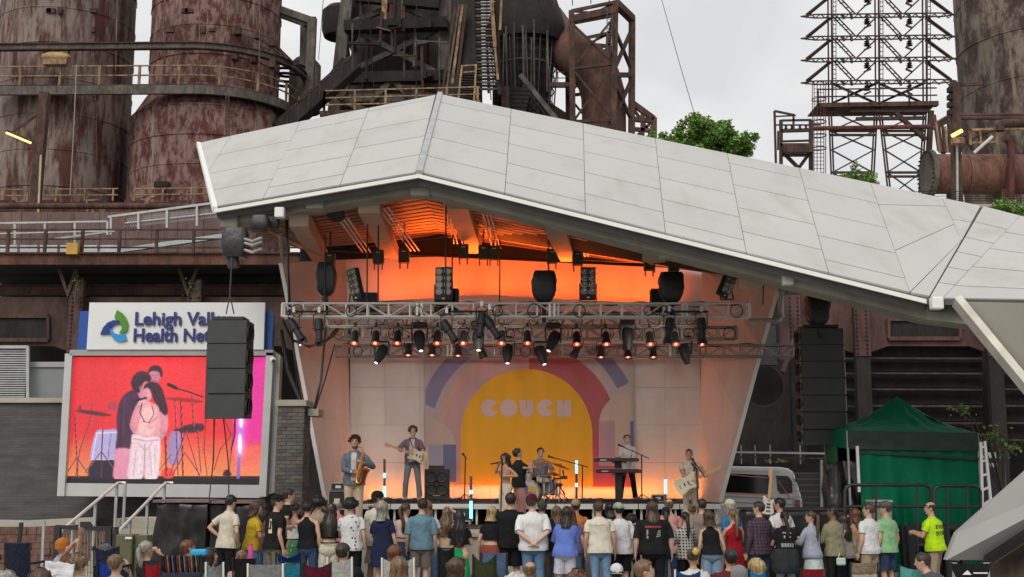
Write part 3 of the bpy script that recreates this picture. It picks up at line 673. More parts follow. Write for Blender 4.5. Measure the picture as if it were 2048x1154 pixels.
pb((1790, 225, 72.9), (1852, 280, 72.9), .25, 'strut'); pb((1862, 222, 72.9), (1858, 300, 72.9), .3, 'leg')
cg = thing('caged_ladder', 'rusty hooped ladder cage at the foot of the pylon', 'ladder', (axis_x(1638, 300, 73), 73, 0))
for i in range(7): a = PI * i / 6 + PI; MB().bar(W(1638, 165, 73) + Vector((.42 * math.cos(a), .42 * math.sin(a), 0)), W(1638, 560, 73) + Vector((.42 * math.cos(a), .42 * math.sin(a), 0)), .04).build('cage_bar', RU_RED, cg)
for v in (200, 245, 272, 298): MB().lathe([(.43, 0), (.47, 0), (.47, .06), (.43, .06), (.43, 0)], W(1638, v, 73), 16).build('hoop', RU_RED, cg)
for k in range(26): MB().bar(W(1628, 170 + k * 7.6, 73.4), W(1648, 170 + k * 7.6, 73.4), .03).build('rung', RU_RED, cg)
# small switch platform left of the pylon
sp = thing('switch_platform', 'small rusty steel platform standing left of the pylon', 'platform', (axis_x(1590, 300, 72), 72, 0))
for a, b, w_ in (((1549, 222, 72), (1552, 335, 72), .13), ((1549, 222, 72), (1588, 230, 72), .12), ((1549, 233, 72), (1592, 231, 72), .08), ((1587, 228, 72), (1587, 258, 72), .12), ((1562, 240, 72), (1562, 340, 72), .2), ((1622, 240, 72), (1622, 560, 72), .24), ((1562, 335, 72), (1562, 560, 72), .2), ((1552, 330, 72), (1554, 560, 72), .13), ((1562, 241, 72), (1622, 240, 72), .12),
                 ((1562, 262, 72), (1622, 260, 72), .2), ((1560, 283, 72), (1624, 281, 72), .12), ((1560, 291, 72), (1624, 290, 72), .2), ((1566, 305, 72), (1596, 335, 72), .2), ((1620, 305, 72), (1596, 338, 72), .2), ((1548, 250, 72), (1640, 250, 72.5), .08), ((1556, 262, 73), (1556, 300, 73), .1)):
    rod(sp, a, b, w_, RU_PYL, 'frame_member')
MB().box(W(1592, 300, 72), (1.8, 1.2, .55)).build('switch_box', RU_BEAM, sp); MB().box(W(1592, 307, 71.3), (1.3, .2, .12)).build('vent', RU_DARK, sp)
for u in (1572, 1584, 1600, 1612): MB().lathe([(.05, 0), (.12, .05), (.05, .12), (.1, .2), (.03, .3)], W(u, 258, 72), 8).build('insulator', RU_DARK, sp, True)
hp = tag(MB().tube([W(1620, 257, 72), W(1860, 253, 72)], .14, 8).build('cross_pipe', RU_RED), 'long red-brown pipe running level through the pylon legs', 'pipe')
# ---- right tank and vessel
t3 = thing('stove_tank', 'dark peeling steel tank at the upper right edge', 'tank', (axis_x(2092, 200, 80), 80, 0))
courses(t3, 2092, 150, 80, lambda f: 5.75, -70, 560, 7, rust('tank_dark', '#74695f', '#3c2b27', '#2a1f1d', .5, .5, .85, (.46, .56), 2.0, '#7f7060'))
hv = thing('horizontal_vessel', 'long rusty horizontal drum at the right above the roof', 'vessel', (axis_x(1950, 380, 66), 66, 0))
a, b = W(1862, 348, 66), W(2200, 350, 66)
for i in range(5): MB().tube([a.lerp(b, i / 5), a.lerp(b, (i + 1) / 5 - .004)], 1.13 + .012 * (i % 2), 32).build('shell_course', rust('vessel_rust', '#7a5648', '#5a3d33', '#3d2922', .8, .25, .85), hv, 30)
MB().tube([a - Vector((.25, 0, 0)), a + Vector((.02, 0, 0))], 1.36, 32).build('end_flange', RU_GREY, hv, 30)
for k in range(30): an = 2 * PI * k / 30; MB().box(a + Vector((-.3, 1.27 * math.cos(an), 1.27 * math.sin(an))), (.12, .09, .09)).build('bolt', RU_DARK, hv)
MB().tube([W(2022, 400, 64.6), W(2022, 292, 64.6), W(2018, 282, 64.6), W(2008, 277, 64.6)], .2, 10).build('riser_pipe', RU_RED, hv, True)
MB().tube([W(2000, 262, 65), W(2000, 252, 65), W(2006, 247, 65), W(2060, 246, 65)], .26, 10).build('branch_pipe', RU_BEAM, hv, True)
for f_ in (.1, .45, .8): q_ = a.lerp(b, f_) if False else W(lerp(1880, 2150, f_), 350, 66); MB().bb(q_.x - .25, q_.x + .25, 65.4, 66.6, 14.5, q_.z - .9).build('saddle', RU_BEAM, hv)
rl = thing('works_railing', 'yellowed railing frame above the horizontal drum', 'railing', (axis_x(1965, 280, 66), 66, 0))
for a, b, w_ in (((1938, 260), (1994, 258), .13), ((1938, 286), (1994, 284), .1), ((1939, 258), (1941, 290), .13), ((1993, 256), (1994, 290), .13), ((1960, 259), (1962, 290), .09), ((1994, 258), (2060, 258), .12)): rod(rl, (*a, 66), (*b, 66), w_, RU_RAIL, 'rail')
cp = thing('pipe_run', 'maroon pipes running level past the right tank', 'pipe', (axis_x(1970, 230, 67), 67, 0))
for q in (((1868, 250), (1900, 231), (2100, 229)), ((1868, 258), (1905, 236), (2100, 236)), ((1885, 300), (1930, 270), (1945, 300)), ((1868, 230), (1878, 300), (1890, 308))): MB().tube([W(*p, 67) for p in q], .12, 8).build('pipe', RU_MAROON, cp, True)
MB().tube([W(1948, 306, 64.5), W(1985, 273, 64.5)], .09, 8).build('white_hose', mat('pale_hose', (.5, .5, .48), .6), cp, True)
for k in range(7): MB().bar(W(1872 + k * 6, 245 + 8 * (k % 2), 66.5), W(1880 + k * 5, 305, 66.5), .12).build('strut', RU_RAIL if k % 3 == 0 else RU_BEAM, cp)
lq = thing('lamp_post', 'dark steel post with a lit lamp beside the right tank', 'lamp post', (axis_x(1913, 420, 60), 60, 0))
MB().bar(W(1908, 166, 60), W(1916, 462, 60), .42).build('post', RU_BEAM, lq); rod(lq, (1915, 170, 60), (1965, 168, 60), .14, RU_BEAM, 'arm')
MB().bar(W(1914, 290, 59.6), W(1915, 430, 59.6), .09).build('cable_duct', M_GALV, lq)
for v in (180, 195, 210, 225): MB().box(W(1900, v, 59.8), (.25, .3, .25)).build('junction_box', RU_DARK, lq)
MB().tube([W(1904, 272, 59.2), W(1924, 261, 59.2)], .10, 8).build('lit_lamp', glow('warm_lamp', (1, .55, .16), 2.5), lq, True); MB().box(W(1915, 282, 59.3), (.55, .4, .3)).build('lamp_box', RU_RAIL, lq)
# terrace on the right with fence and grass
tz = Z_at(408, 55)
ter = struct(MB().prism([W(1690, 408, 55), W(2400, 408, 55), W(2400, 408, 55) + Vector((0, 45, 0)), W(1690, 408, 55) + Vector((-3, 45, 0))], (0, 0, -14.4)).build('upper_terrace', M_CONC))
tf = thing('terrace_fence', 'thin dark wire fence on the upper right terrace', 'fence', (axis_x(1960, 400, 54.9), 54.9, tz))
railing(tf, [W(1820, 406, 55.1), W(2200, 406, 55.1)], 2.6, .55, (.2, .4, .6, .8, 1.0), .025, RU_DARK, .05)

# ---- small pipework and fittings that crowd the furnace and the tanks
rnd = random.Random(17)
pw = thing('furnace_pipework', 'dense small pipes, ducts and brackets in front of the furnace stack', 'pipes', (axis_x(880, 150, 73), 73, 0))
for k in range(16):
    u = rnd.uniform(690, 985); v0 = rnd.uniform(-20, 120); L = rnd.uniform(30, 120); MB().tube([W(u, v0, 73.2 + rnd.uniform(-.4, .8)), W(u + rnd.uniform(-4, 4), min(205, v0 + L), 73.2)], rnd.uniform(.05, .14), 6).build('pipe', rnd.choice((RU_DARK, RU_GREY, RU_BEAM, RU_BROWN)), pw, True)
for k in range(9):
    u = rnd.uniform(690, 960); v = rnd.uniform(-10, 195); MB().bar(W(u, v, 73), W(u + rnd.uniform(20, 70), v + rnd.uniform(-8, 8), 73), rnd.uniform(.07, .18)).build('strut', rnd.choice((RU_DARK, RU_GREY, RU_BEAM)), pw)
for k in range(7): MB().box(W(rnd.uniform(700, 900), rnd.choice((48, 60, 150, 160)), 73.0), (rnd.uniform(.25, .7), .4, rnd.uniform(.25, .6))).build('fitting_box', RU_DARK, pw)
for k in range(5):
    u = rnd.uniform(700, 980); MB().tube([W(u, -20, 72.5), W(u + rnd.uniform(-10, 10), 90, 72.3), W(u + rnd.uniform(-16, 16), 200, 72.5)], .035, 5).build('hanging_cable', RU_DARK, pw, True)
pz = thing('hood_pipework', 'thin pipes and cables hanging round the black conical hood', 'pipes', (axis_x(1050, 150, 73.5), 73.5, 0))
for k in range(14):
    u = rnd.uniform(1005, 1100); MB().tube([W(u, rnd.uniform(30, 95), 73.8), W(u + rnd.uniform(-5, 5), rnd.uniform(150, 240), 73.8)], rnd.uniform(.03, .07), 5).build('pipe', rnd.choice((RU_DARK, RU_GREY)), pz, True)
for k in range(4): MB().tube([W(1010 + 20 * k, 180, 73.4), W(1060 + 16 * k, 222 + 5 * k, 73.2), W(1100 + 8 * k, 262, 73.4)], .08, 6).build('stair_rail', RU_DARK, pz, True)
for tk, ucs, Yr, nm in ((t1, (30, 70, 130, 190, 235), 66.2, 1), (t2, (330, 400, 455, 520), 65.4, 2)):
    for u in ucs:
        MB().bar(W(u, -20, Yr), W(u - (4 if nm == 1 else 2), 165, Yr), .05).build('seam_strip', RU_TANK if nm == 1 else RU_TANK2, tk)
    for k in range(5):
        u = rnd.uniform(min(ucs), max(ucs)); v = rnd.choice((22, 60)); MB().box(W(u, v, Yr - .1), (rnd.uniform(.2, .5), .25, rnd.uniform(.15, .4))).build('lug', RU_BEAM, tk)
    lx = ucs[-2]
    for d in (-3, 3): MB().bar(W(lx + d, 192, Yr - .9), W(lx + d, 330, Yr - .9), .05).build('ladder_rail', RU_BEAM, tk)
    for k in range(20): MB().bar(W(lx - 3, 194 + k * 6.8, Yr - .9), W(lx + 3, 194 + k * 6.8, Yr - .9), .035).build('ladder_rung', RU_BEAM, tk)
# ================================================================== steel trestle across the back
tr = thing('steel_trestle', 'long dark brown riveted steel trestle behind the stage', 'trestle', (0, 43, 0))
zt = Z_at(518, 42)
xl, xr = X_at(-120, 42), X_at(2300, 42)
MB().bb(xl, xr, 46, 46.3, 0, zt).build('rear_wall', RU_DARK, tr)
MB().bb(xl, X_at(620, 42), 41.8, 42.1, Z_at(531, 42), Z_at(510, 42)).build('edge_girder', rust('girder_rust', '#6a4638', '#4d3026', '#33201a', 1.2, .4, .85), tr)
MB().bb(xl, X_at(620, 42), 41.85, 76, Z_at(533, 42), Z_at(531.2, 42)).build('deck', RU_DARK, tr)
MB().bb(xl, X_at(620, 42), 41.7, 42.2, Z_at(510, 42), Z_at(507, 42)).build('flange', RU_BEAM, tr)
MB().bb(xl, X_at(620, 44), 43.7, 44, Z_at(592, 44), Z_at(575, 44)).build('lower_girder', RU_BROWN, tr)
MB().bb(xl, X_at(620, 44), 43.6, 44.1, Z_at(575, 44), Z_at(572, 44)).build('flange', RU_BEAM, tr)
def bin_plate(us, v0, vb, vc, rec, m, Y=43):
    """hanging plate with chamfered lower corners and a recessed panel"""
    a, b = us; e = 38
    MB().prism([W(a, v0, Y), W(b, v0, Y), W(b, vc, Y), W(b - e, vb, Y), W(a + e, vb, Y), W(a, vc, Y)], (0, .15, 0)).build('bin_plate', m, tr)
    if rec:
        r0, r1, q0, q1 = rec
        MB().prism([W(r0, q0, Y - .01), W(r1, q0, Y - .01), W(r1, q1, Y - .01), W(r0, q1, Y - .01)], (0, -.02, 0)).build('panel_back', RU_DARK, tr)
        for (p, q) in (((r0, q0), (r1, q0)), ((r0, q1), (r1, q1)), ((r0, q0), (r0, q1)), ((r1, q0), (r1, q1))):
            MB().bar(W(*p, Y - .08), W(*q, Y - .08), .10, .14).build('panel_rim', m, tr)
bin_plate((-90, 145), 594, 692, 706, (-60, 97, 632, 680), RU_BROWN)
bin_plate((160, 380), 594, 692, 706, None, RU_BROWN)
bin_plate((395, 600), 594, 692, 706, None, RU_BROWN)
bin_plate((1602, 1706), 560, 692, 706, None, RU_MAROON)
bin_plate((1738, 1976), 560, 692, 706, (1777, 1920, 638, 677), RU_MAROON)
bin_plate((1995, 2250), 560, 692, 706, (2030, 2210, 638, 677), RU_MAROON)
for u, w_ in ((152, .45), (388, .45), (1588, .40), (1722, .50), (1985, .50), (612, .5)):
    u = 1024 + (W(u, 650, 42.6).x) * F / 42.6 / _cp * 1.0 if False else (W(u, 650, 42.6).x - 0) / (X_at(1025, 42.6) - X_at(1024, 42.6)) + 1024
    MB().bb(X_at(u, 42.6) - w_ / 2, X_at(u, 42.6) + w_ / 2, 42.5, 42.8, 0, Z_at(560, 42.6)).build('column', RU_BROWN if u < 700 else RU_DARK, tr)
    MB().bb(X_at(u, 42.6) - w_ * .55, X_at(u, 42.6) + w_ * .55, 42.46, 42.49, Z_at(712, 42.5), Z_at(590, 42.5)).build('splice_plate', RU_BROWN if u < 700 else RU_MAROON, tr)
    for k in range(14):
        for s in (-1, 1): MB().box((X_at(u, 42.5) + s * w_ * .35, 42.44, Z_at(lerp(596, 706, k / 13), 42.5)), (.06, .04, .06)).build('rivet', RU_DARK, tr)
    if u < 700:
        for s in (-1, 1): MB().prism([W(u, 595, 42.4), W(u + s * 22, 536, 42.4), W(u + s * 14, 536, 42.4), W(u, 580, 42.4)], (0, .08, 0)).build('bracket', RU_BEAM, tr)
for k, v in enumerate((717, 747, 779, 812, 846, 880)):
    for a, b in ((1606, 1708), (1732, 1962), (1992, 2250)):
        MB().bar(W(a, v, 43.2), W(b, v + 1, 43.2), .3, .07).build('ledge', rust('sooty_ledge', '#4d423c', '#352c28', '#241d1a', 1.2, .5, .85), tr)
        MB().bar(W(a, v - 14, 43.6), W(b, v - 13, 43.6), .2, .35).build('hopper_plate', RU_DARK, tr)
MB().tube([W(1525, 770, 41.5), W(1525, 770, 42.5)], .70, 32, True).build('pipe_mouth', RU_DARK, tr, 30)
MB().lathe([(.70, 0), (.76, 0), (.76, .12), (.70, .12), (.70, 0)], W(1525, 770, 41.48), 32, (0, 1, 0)).build('pipe_rim', RU_BROWN, tr, 30)
MB().bb(X_at(1500, 40), X_at(1562, 40), 40, 40.3, Z_at(730, 40), Z_at(650, 40)).build('black_sheet', M_BLKP, tr)
MB().bb(X_at(1570, 41.8), X_at(1590, 41.8), 41.8, 42.0, Z_at(720, 41.8), Z_at(590, 41.8)).build('flat_post', RU_MAROON, tr)
MB().tube([W(1588, 680, 41), W(1565, 745, 40.6)], .09, 8).build('stub_pipe', RU_MAROON, tr, True)
# ---- walkway on top of the trestle
wk = thing('trestle_railing', 'brown railing along the top edge of the left trestle', 'railing', (X_at(260, 42), 42, zt))
railing(wk, [W(-60, 509, 41.9), W(600, 509, 41.9)], 1.32, .90, (.28, .62, 1.0), .055, RU_BEAM, .10)
rw = thing('raised_walkway', 'grey metal visitor ramp with mesh rails on the trestle', 'walkway', (X_at(300, 46), 46, zt))
for a, b, w_, m_ in (((-40, 447, 46), (215, 443, 46), .07, M_GALV), ((215, 443, 46), (215, 470, 46), .07, M_GALV), ((-40, 468, 46), (215, 462, 46), .05, M_GALV), ((216, 434, 47), (452, 403, 47), .09, M_GALV), ((250, 446, 47), (452, 424, 47), .05, M_GALV), ((110, 478, 46.5), (230, 462, 46.5), .08, M_GALV)):
    rod(rw, a, b, w_, m_, 'handrail')
for u, v0, v1 in ((222, 433, 470), (277, 426, 462), (334, 418, 456), (394, 410, 452), (445, 404, 448), (150, 445, 490), (90, 446, 490), (30, 447, 490)): rod(rw, (u, v0, 46.9), (u, v1, 46.9), .08, M_GALV, 'post')
MB().prism([W(170, 506, 45.5), W(460, 465, 45.5), W(460, 474, 45.5), W(200, 510, 45.5)], (0, .2, 0)).build('ramp_stringer', mat('pale_teal_steel', (.36, .42, .42), .5), rw)
for k in range(7): MB().prism([W(-40 + k * 40, 506, 45.4), W(-6 + k * 40, 506, 45.4), W(-6 + k * 40, 490, 45.4), W(-40 + k * 40, 490, 45.4)], (0, .08, 0)).build('kick_panel', mat('pale_steel', (.45, .47, .47), .5), rw)
me_ = MB()
for k in range(40):
    u = 250 + k * 5; va = lerp(446, 424, (u - 250) / 202); me_.bar(W(u, va - 14, 47.05), W(u + 14, va + 8, 47.05), .012); me_.bar(W(u + 14, va - 16, 47.06), W(u, va + 8, 47.06), .012)
me_.build('wire_mesh', M_GALV, rw)
lw = thing('mauve_wall', 'mauve weathered low wall behind the trestle walkway', 'wall', (X_at(200, 50), 50, zt))
for k in range(10): MB().prism([W(-60 + k * 52, 580, 50), W(-9 + k * 52, 580, 50), W(-9 + k * 52, 424, 50), W(-60 + k * 52, 424, 50)], (0, .3, 0)).build('wall_plate', rust('mauve_paint', '#77625e', '#65504c', '#503d39', .9, .4, .85), lw)
lw2 = thing('cast_house_wall', 'rusty panelled wall at the foot of the two left tanks', 'wall', (X_at(200, 58), 58, zt))
for k in range(12): MB().prism([W(-60 + k * 44, 640, 58), W(-17 + k * 44, 640, 58), W(-17 + k * 44, 404 - 4 * (k % 2), 58), W(-60 + k * 44, 404 - 4 * (k % 2), 58)], (0, .3, 0)).build('wall_plate', RU_RED, lw2)
railing(lw2, [W(-60, 404, 57.5), W(235, 402, 57.5)], 1.4, .62, (.5, 1), .06, RU_RAIL, .08); railing(lw2, [W(268, 402, 57.5), W(440, 400, 57.5)], 1.4, .62, (.5, 1), .06, RU_RAIL, .08)
tag(MB().tube([W(-60, 412, 53), W(460, 413, 53)], .14, 10).build('level_pipe', RU_BEAM, smooth=True), 'long brown pipe running level below the left tanks', 'pipe')
tag(MB().box(W(146, 498, 41.7), (.40, .25, .40)).build('junction_box', mat('yellow_box', (.50, .27, .05), .6)), 'small square yellow box fixed to the trestle railing', 'box')
pil = thing('pipe_pile', 'tangle of small rusty pipes at the foot of the left tanks', 'pipes', (X_at(150, 54), 54, zt))
random.seed(3)
for k in range(16):
    u = random.uniform(0, 430); v = random.uniform(392, 432); MB().tube([W(u, v + 22, 54), W(u + random.uniform(-6, 6), v, 54), W(u + random.uniform(-14, 26), v - random.uniform(0, 8), 54.4)], random.uniform(.04, .1), 6).build('pipe', random.choice((RU_RED, RU_BEAM, RU_RAIL)), pil, True)
# ================================================================== screen and sign
M_FRAME = mat('grey_frame', (.33, .33, .31), .5, .2, var=.07)
M_FRAMEL = mat('pale_frame', (.50, .51, .50), .5, .1, var=.06)
scr = thing('video_screen', 'large outdoor video screen showing a singer on a red stage', 'screen', (X_at(330, 27), 27, 0))
def quad_at(t, q, Y, name, m, th=.02): return MB().prism([W(u, v, Y) for u, v in q], (0, th, 0)).build(name, m, t)
quad_at(scr, [(146, 702), (552, 702), (546, 985), (130, 985)], 27.1, 'cabinet', M_BLKM, .5)
for a, b, m_, w_ in (((140, 708), (124, 992), M_FRAMEL, .16), ((541, 706), (526, 993), M_FRAMEL, .16), ((142, 706), (548, 706), M_FRAME, .13)): MB().bar(W(*a, 26.98), W(*b, 26.98), w_, .18, up=(0, -1, 0)).build('frame_bar', m_, scr)
quad_at(scr, [(126, 966), (526, 970), (524, 996), (122, 992)], 26.95, 'sill', M_FRAMEL, .15)
quad_at(scr, [(133, 958), (524, 958), (522, 969), (136, 966)], 27.0, 'lower_gap', M_BLKM, .1)
quad_at(scr, [(549, 702), (561, 712), (548, 985), (534, 990)], 27.05, 'side_post', M_FRAME, .3)
# the live picture: one glowing dot per vertex of a fine grid, painted in picture coordinates
import numpy as np
NX, NY = 330, 205
_s, _t = np.meshgrid(np.linspace(0, 1, NX), np.linspace(0, 1, NY)); VV = 714 + _t * 245; UU = (147 - 14 * _t) + _s * (388 + 4 * _t)
def L3(c): return np.array(lin(c))
def soften(a, r):
    k = np.exp(-.5 * (np.arange(-int(3 * r) - 1, int(3 * r) + 2) / max(r, .01)) ** 2); k /= k.sum(); h_ = len(k) // 2
    a = np.apply_along_axis(lambda x: np.convolve(np.pad(x, h_, 'edge'), k, 'valid'), 0, a); return np.apply_along_axis(lambda x: np.convolve(np.pad(x, h_, 'edge'), k, 'valid'), 1, a)
def rounded(q, n=5):
    o = []; m_ = len(q)
    for i in range(m_):
        p = [np.array(q[(i + d) % m_], float) for d in (-1, 0, 1, 2)]
        for k in range(n): f = k / n; o.append(.5 * ((2 * p[1]) + (p[2] - p[0]) * f + (2 * p[0] - 5 * p[1] + 4 * p[2] - p[3]) * f * f + (3 * p[1] - p[0] - 3 * p[2] + p[3]) * f ** 3))
    return o
def inside(q):
    r = np.zeros(UU.shape, bool); n = len(q)
    for i in range(n):
        (x0, y0), (x1, y1) = q[i], q[(i + 1) % n]
        if y0 == y1: continue
        c = ((y0 > VV) != (y1 > VV)) & (UU < (x1 - x0) * (VV - y0) / (y1 - y0) + x0); r ^= c
    return r.astype(float)
img = np.zeros((NY, NX, 3))
def blend(m, col): 
    global img
    img = img * (1 - m[..., None]) + col * m[..., None]
def paint(q, col, vol=.4, edge=.8, light=(.5, -.3), rd=True, vr=5):
    m = inside(rounded(q) if rd else q); v = soften(m, vr); gy, gx = np.gradient(v)
    sh_ = (1 - vol) + vol * np.clip(v * 1.5, 0, 1) + 2.2 * vol * -(gx * light[0] + gy * light[1]); blend(soften(m, edge), L3(col) * np.clip(sh_, .2, 1.6)[..., None])
def stroke(pts, w_, col, edge=.5):
    d = np.full(UU.shape, 1e9)
    for (x0, y0), (x1, y1) in zip(pts[:-1], pts[1:]):
        L = max(1e-6, (x1 - x0) ** 2 + (y1 - y0) ** 2); f = np.clip(((UU - x0) * (x1 - x0) + (VV - y0) * (y1 - y0)) / L, 0, 1); d = np.minimum(d, np.hypot(UU - x0 - f * (x1 - x0), VV - y0 - f * (y1 - y0)))
    blend(np.clip((w_ / 2 - d) / edge + .5, 0, 1), L3(col))
def oval(c, rx, ry, col, rot=0, vol=.3): paint([(c[0] + rx * math.cos(a) * math.cos(rot) - ry * math.sin(a) * math.sin(rot), c[1] + rx * math.cos(a) * math.sin(rot) + ry * math.sin(a) * math.cos(rot)) for a in [k * PI / 7 for k in range(14)]], col, vol, vr=3)
f = np.clip((VV - 714) / 245, 0, 1); g1 = np.clip((f - .62) / .38, 0, 1)
img = L3('#f42f38') * (1 - g1[..., None]) + L3('#ff9a5c') * g1[..., None]; img *= (1 + .10 * np.sin(UU * .021 + 1))[..., None]
mg = np.clip((UU - 462) / 8, 0, 1) * (1 - np.clip((VV - 878) / 18, 0, 1)); blend(mg, L3('#ec2c98')); mg2 = np.clip((UU - 462) / 8, 0, 1) * np.clip((VV - 885) / 14, 0, 1) * (1 - np.clip((VV - 915) / 45, 0, 1)); blend(mg2 * .6, L3('#ff6a6a'))
img *= (1 - .06 * (np.sin(VV * 1.9) > .8))[..., None]
blend(np.clip((VV - 951) / 2, 0, 1), L3('#2e0d18'))
DK = '#3a1326'
paint([(192, 864), (213, 860), (236, 863), (232, 918), (206, 922), (181, 919)], '#b9abd8', .5, light=(-1, 0)); paint([(184, 922), (206, 920), (229, 922), (226, 956), (178, 956)], '#221830', .4); stroke([(194, 866), (184, 918)], 1.5, '#efe6f2'); stroke([(222, 866), (216, 918)], 2, '#7d74ae'); stroke([(192, 866), (236, 865)], 2.2, '#e8dcea'); stroke([(182, 919), (231, 918)], 2.2, '#d6c6da')
paint([(340, 868), (361, 866), (357, 924), (338, 925)], '#a98bbd', .5); paint([(366, 852), (404, 847), (405, 862), (362, 866)], '#4f1c30', .4)
oval((336, 946), 14, 11, '#ff4338'); oval((242, 936), 13, 12, '#ea5687'); oval((225, 812), 10, 8, '#b53a5c')
for pts, w_ in ((((186, 812), (178, 850), (160, 900), (152, 950)), 2), (((150, 830), (156, 955)), 2.6), (((134, 946), (154, 915), (178, 950)), 2), (((206, 858), (201, 955)), 2.2), (((170, 945), (203, 903), (234, 948)), 2), (((362, 800), (366, 950)), 3.4), (((350, 800), (356, 950)), 2.2), (((374, 858), (340, 950)), 2), (((372, 860), (398, 950)), 2), (((330, 850), (333, 950)), 4), (((345, 950), (370, 905), (400, 950)), 2), (((316, 944), (342, 910)), 2), (((384, 790), (388, 860)), 2.4), (((395, 860), (402, 945)), 2)): stroke(pts, w_, DK); stroke([(a + .9, b) for a, b in pts], .7, '#c77a8c')
stroke([(337, 769), (352, 776)], 7, '#2a0e1c'); stroke([(350, 776), (378, 784), (406, 794)], 3, '#35121f')
oval((187, 826), 37, 4.2, '#5b2232', .14); oval((160, 818), 3, 9, '#74324a'); oval((370, 800), 38, 4, '#a81f22', .1); oval((372, 858), 26, 3.6, '#43182a', -.1)
paint([(297, 744), (302, 736), (310, 732), (318, 734), (323, 741), (322, 752), (319, 760), (312, 768), (303, 768), (298, 758)], '#d9809a', .35); paint([(295, 748), (297, 739), (303, 732), (312, 730), (320, 733), (325, 742), (324, 755), (320, 752), (318, 745), (310, 742), (302, 743)], '#3d1428', .4)
for q in ((305, 750), (314, 750)): oval(q, 2.4, 1.1, '#4a1830', 0, 0)
stroke([(309, 751), (309, 757)], 1, '#b45a74'); stroke([(305, 761), (313, 761)], 1.3, '#8e3348')
paint([(236, 815), (241, 800), (250, 788), (262, 781), (274, 779), (288, 786), (298, 796), (300, 815), (296, 842), (290, 872), (284, 894), (262, 902), (244, 901), (231, 898), (234, 870), (233, 840)], '#4b2444', .55, vr=8)
for a in (((246, 812), (242, 850), (240, 890)), ((262, 800), (270, 840), (262, 890)), ((252, 830), (258, 870))): stroke(a, 2.4, '#35162f', 2); 
stroke([(250, 795), (247, 830), (246, 870)], 2, '#63365a', 2)
paint([(276, 768), (284, 760), (292, 762), (297, 772), (298, 784), (292, 795), (284, 797), (276, 790)], '#e08b9f', .35); paint([(262, 768), (264, 757), (270, 748), (279, 743), (290, 743), (299, 748), (303, 757), (299, 764), (292, 763), (286, 768), (282, 778), (279, 786), (271, 784), (265, 778)], '#351328', .45); stroke([(272, 752), (284, 747), (294, 750)], 2, '#5e2b47', 1.6); stroke([(268, 762), (278, 756)], 1.6, '#5e2b47', 1.4); oval((281, 776), 2.6, 4.2, '#c86e86', 0, .3)
paint([(232, 898), (264, 900), (264, 925), (261, 957), (228, 957), (229, 925)], '#e794ae', .5)
paint([(272, 812), (280, 800), (290, 798), (304, 806), (318, 812), (329, 820), (335, 834), (336, 852), (331, 868), (324, 878), (318, 872), (292, 874), (270, 868), (263, 860), (260, 850), (264, 832)], '#f5a6b0', .5, vr=6); paint([(284, 816), (297, 812), (309, 818), (314, 836), (311, 856), (300, 871), (284, 871), (276, 866), (277, 846), (281, 830)], '#ffc3c0', .3, 1.6); paint([(262, 850), (268, 826), (276, 811), (283, 816), (277, 846), (270, 864)], '#ee98a6', .5); paint([(318, 817), (330, 824), (335, 846), (328, 870), (320, 864), (322, 842)], '#ea94a4', .5); paint([(295, 850), (306, 838), (318, 833), (322, 841), (311, 851), (300, 859)], '#fab4b8', .45)
for a in ((308, 836), (312, 834), (316, 833)): stroke([a, (a[0] - 6, a[1] + 9)], 1, '#c9707f')
paint([(287, 774), (294, 766), (304, 763), (315, 766), (323, 775), (328, 788), (333, 806), (336, 824), (330, 831), (321, 823), (314, 810), (307, 800), (303, 788), (296, 780), (290, 783)], '#301026', .45)
for a in (((302, 768), (314, 782), (324, 806), (330, 824)), ((308, 766), (320, 782), (328, 806)), ((300, 774), (310, 792), (320, 816))): stroke(a, 1.6, '#552843', 1.4)
paint([(288, 780), (294, 776), (300, 780), (303, 792), (299, 801), (292, 802), (287, 794)], '#f6a2aa', .35); oval((293, 786), 2, 1.1, '#4a1830', 0, 0); stroke([(288, 782), (290, 792)], 1, '#cf7484'); stroke([(289, 797), (295, 797)], 1.6, '#b03a4e')
paint([(277, 803), (286, 795), (292, 800), (288, 811), (280, 813)], '#fbb6ba', .4); stroke([(270, 802), (284, 798), (290, 796)], 4.2, '#1f0c18'); oval((291, 796), 3.4, 3, '#4b2b3c')
stroke([(284, 806), (280, 826), (289, 843)], 2, '#2f1224'); stroke([(304, 812), (308, 828), (298, 845)], 1.7, '#2f1224'); stroke([(286, 843), (300, 846)], 1.4, '#4a1d33'); stroke([(291, 852), (290, 867)], 1, '#e0909c')
paint([(266, 868), (292, 874), (318, 872), (321, 890), (320, 915), (314, 957), (290, 957), (289, 918), (284, 957), (256, 957), (259, 915), (262, 888)], '#f6d8de', .5, vr=6)
for a, w_, c in ((((268, 877), (292, 882), (317, 880)), 2.4, '#c99aac'), (((290, 888), (288, 955)), 2.6, '#c497a8'), (((272, 900), (267, 952)), 2, '#d3a9b8'), (((299, 896), (303, 950)), 2, '#d3a9b8'), (((276, 886), (288, 900)), 1.8, '#c99fb0'), (((304, 885), (293, 900)), 1.8, '#c99fb0'), (((310, 895), (309, 940)), 1.8, '#dab4c0'), (((280, 910), (277, 945)), 2, '#fff0f2'), (((306, 905), (306, 945)), 2, '#fff0f2')): stroke(a, w_, c, 2)
for a in range(26): x, y = random.Random(a).uniform(262, 316), random.Random(a + 99).uniform(886, 950); oval((x, y), 2.2, 1.2, '#dbb7c4', a, 0)
for pts in (((430, 836), (424, 955)), ((448, 836), (462, 870), (440, 900), (428, 940)), ((470, 836), (458, 945)), ((412, 836), (408, 900), (414, 950))): stroke(pts, 1.6, '#5e1019')
paint([(446, 951), (450, 940), (458, 940), (463, 951)], '#2e0d18', 0); stroke([(483, 836), (481, 880), (476, 955)], 6, '#8e62bd')
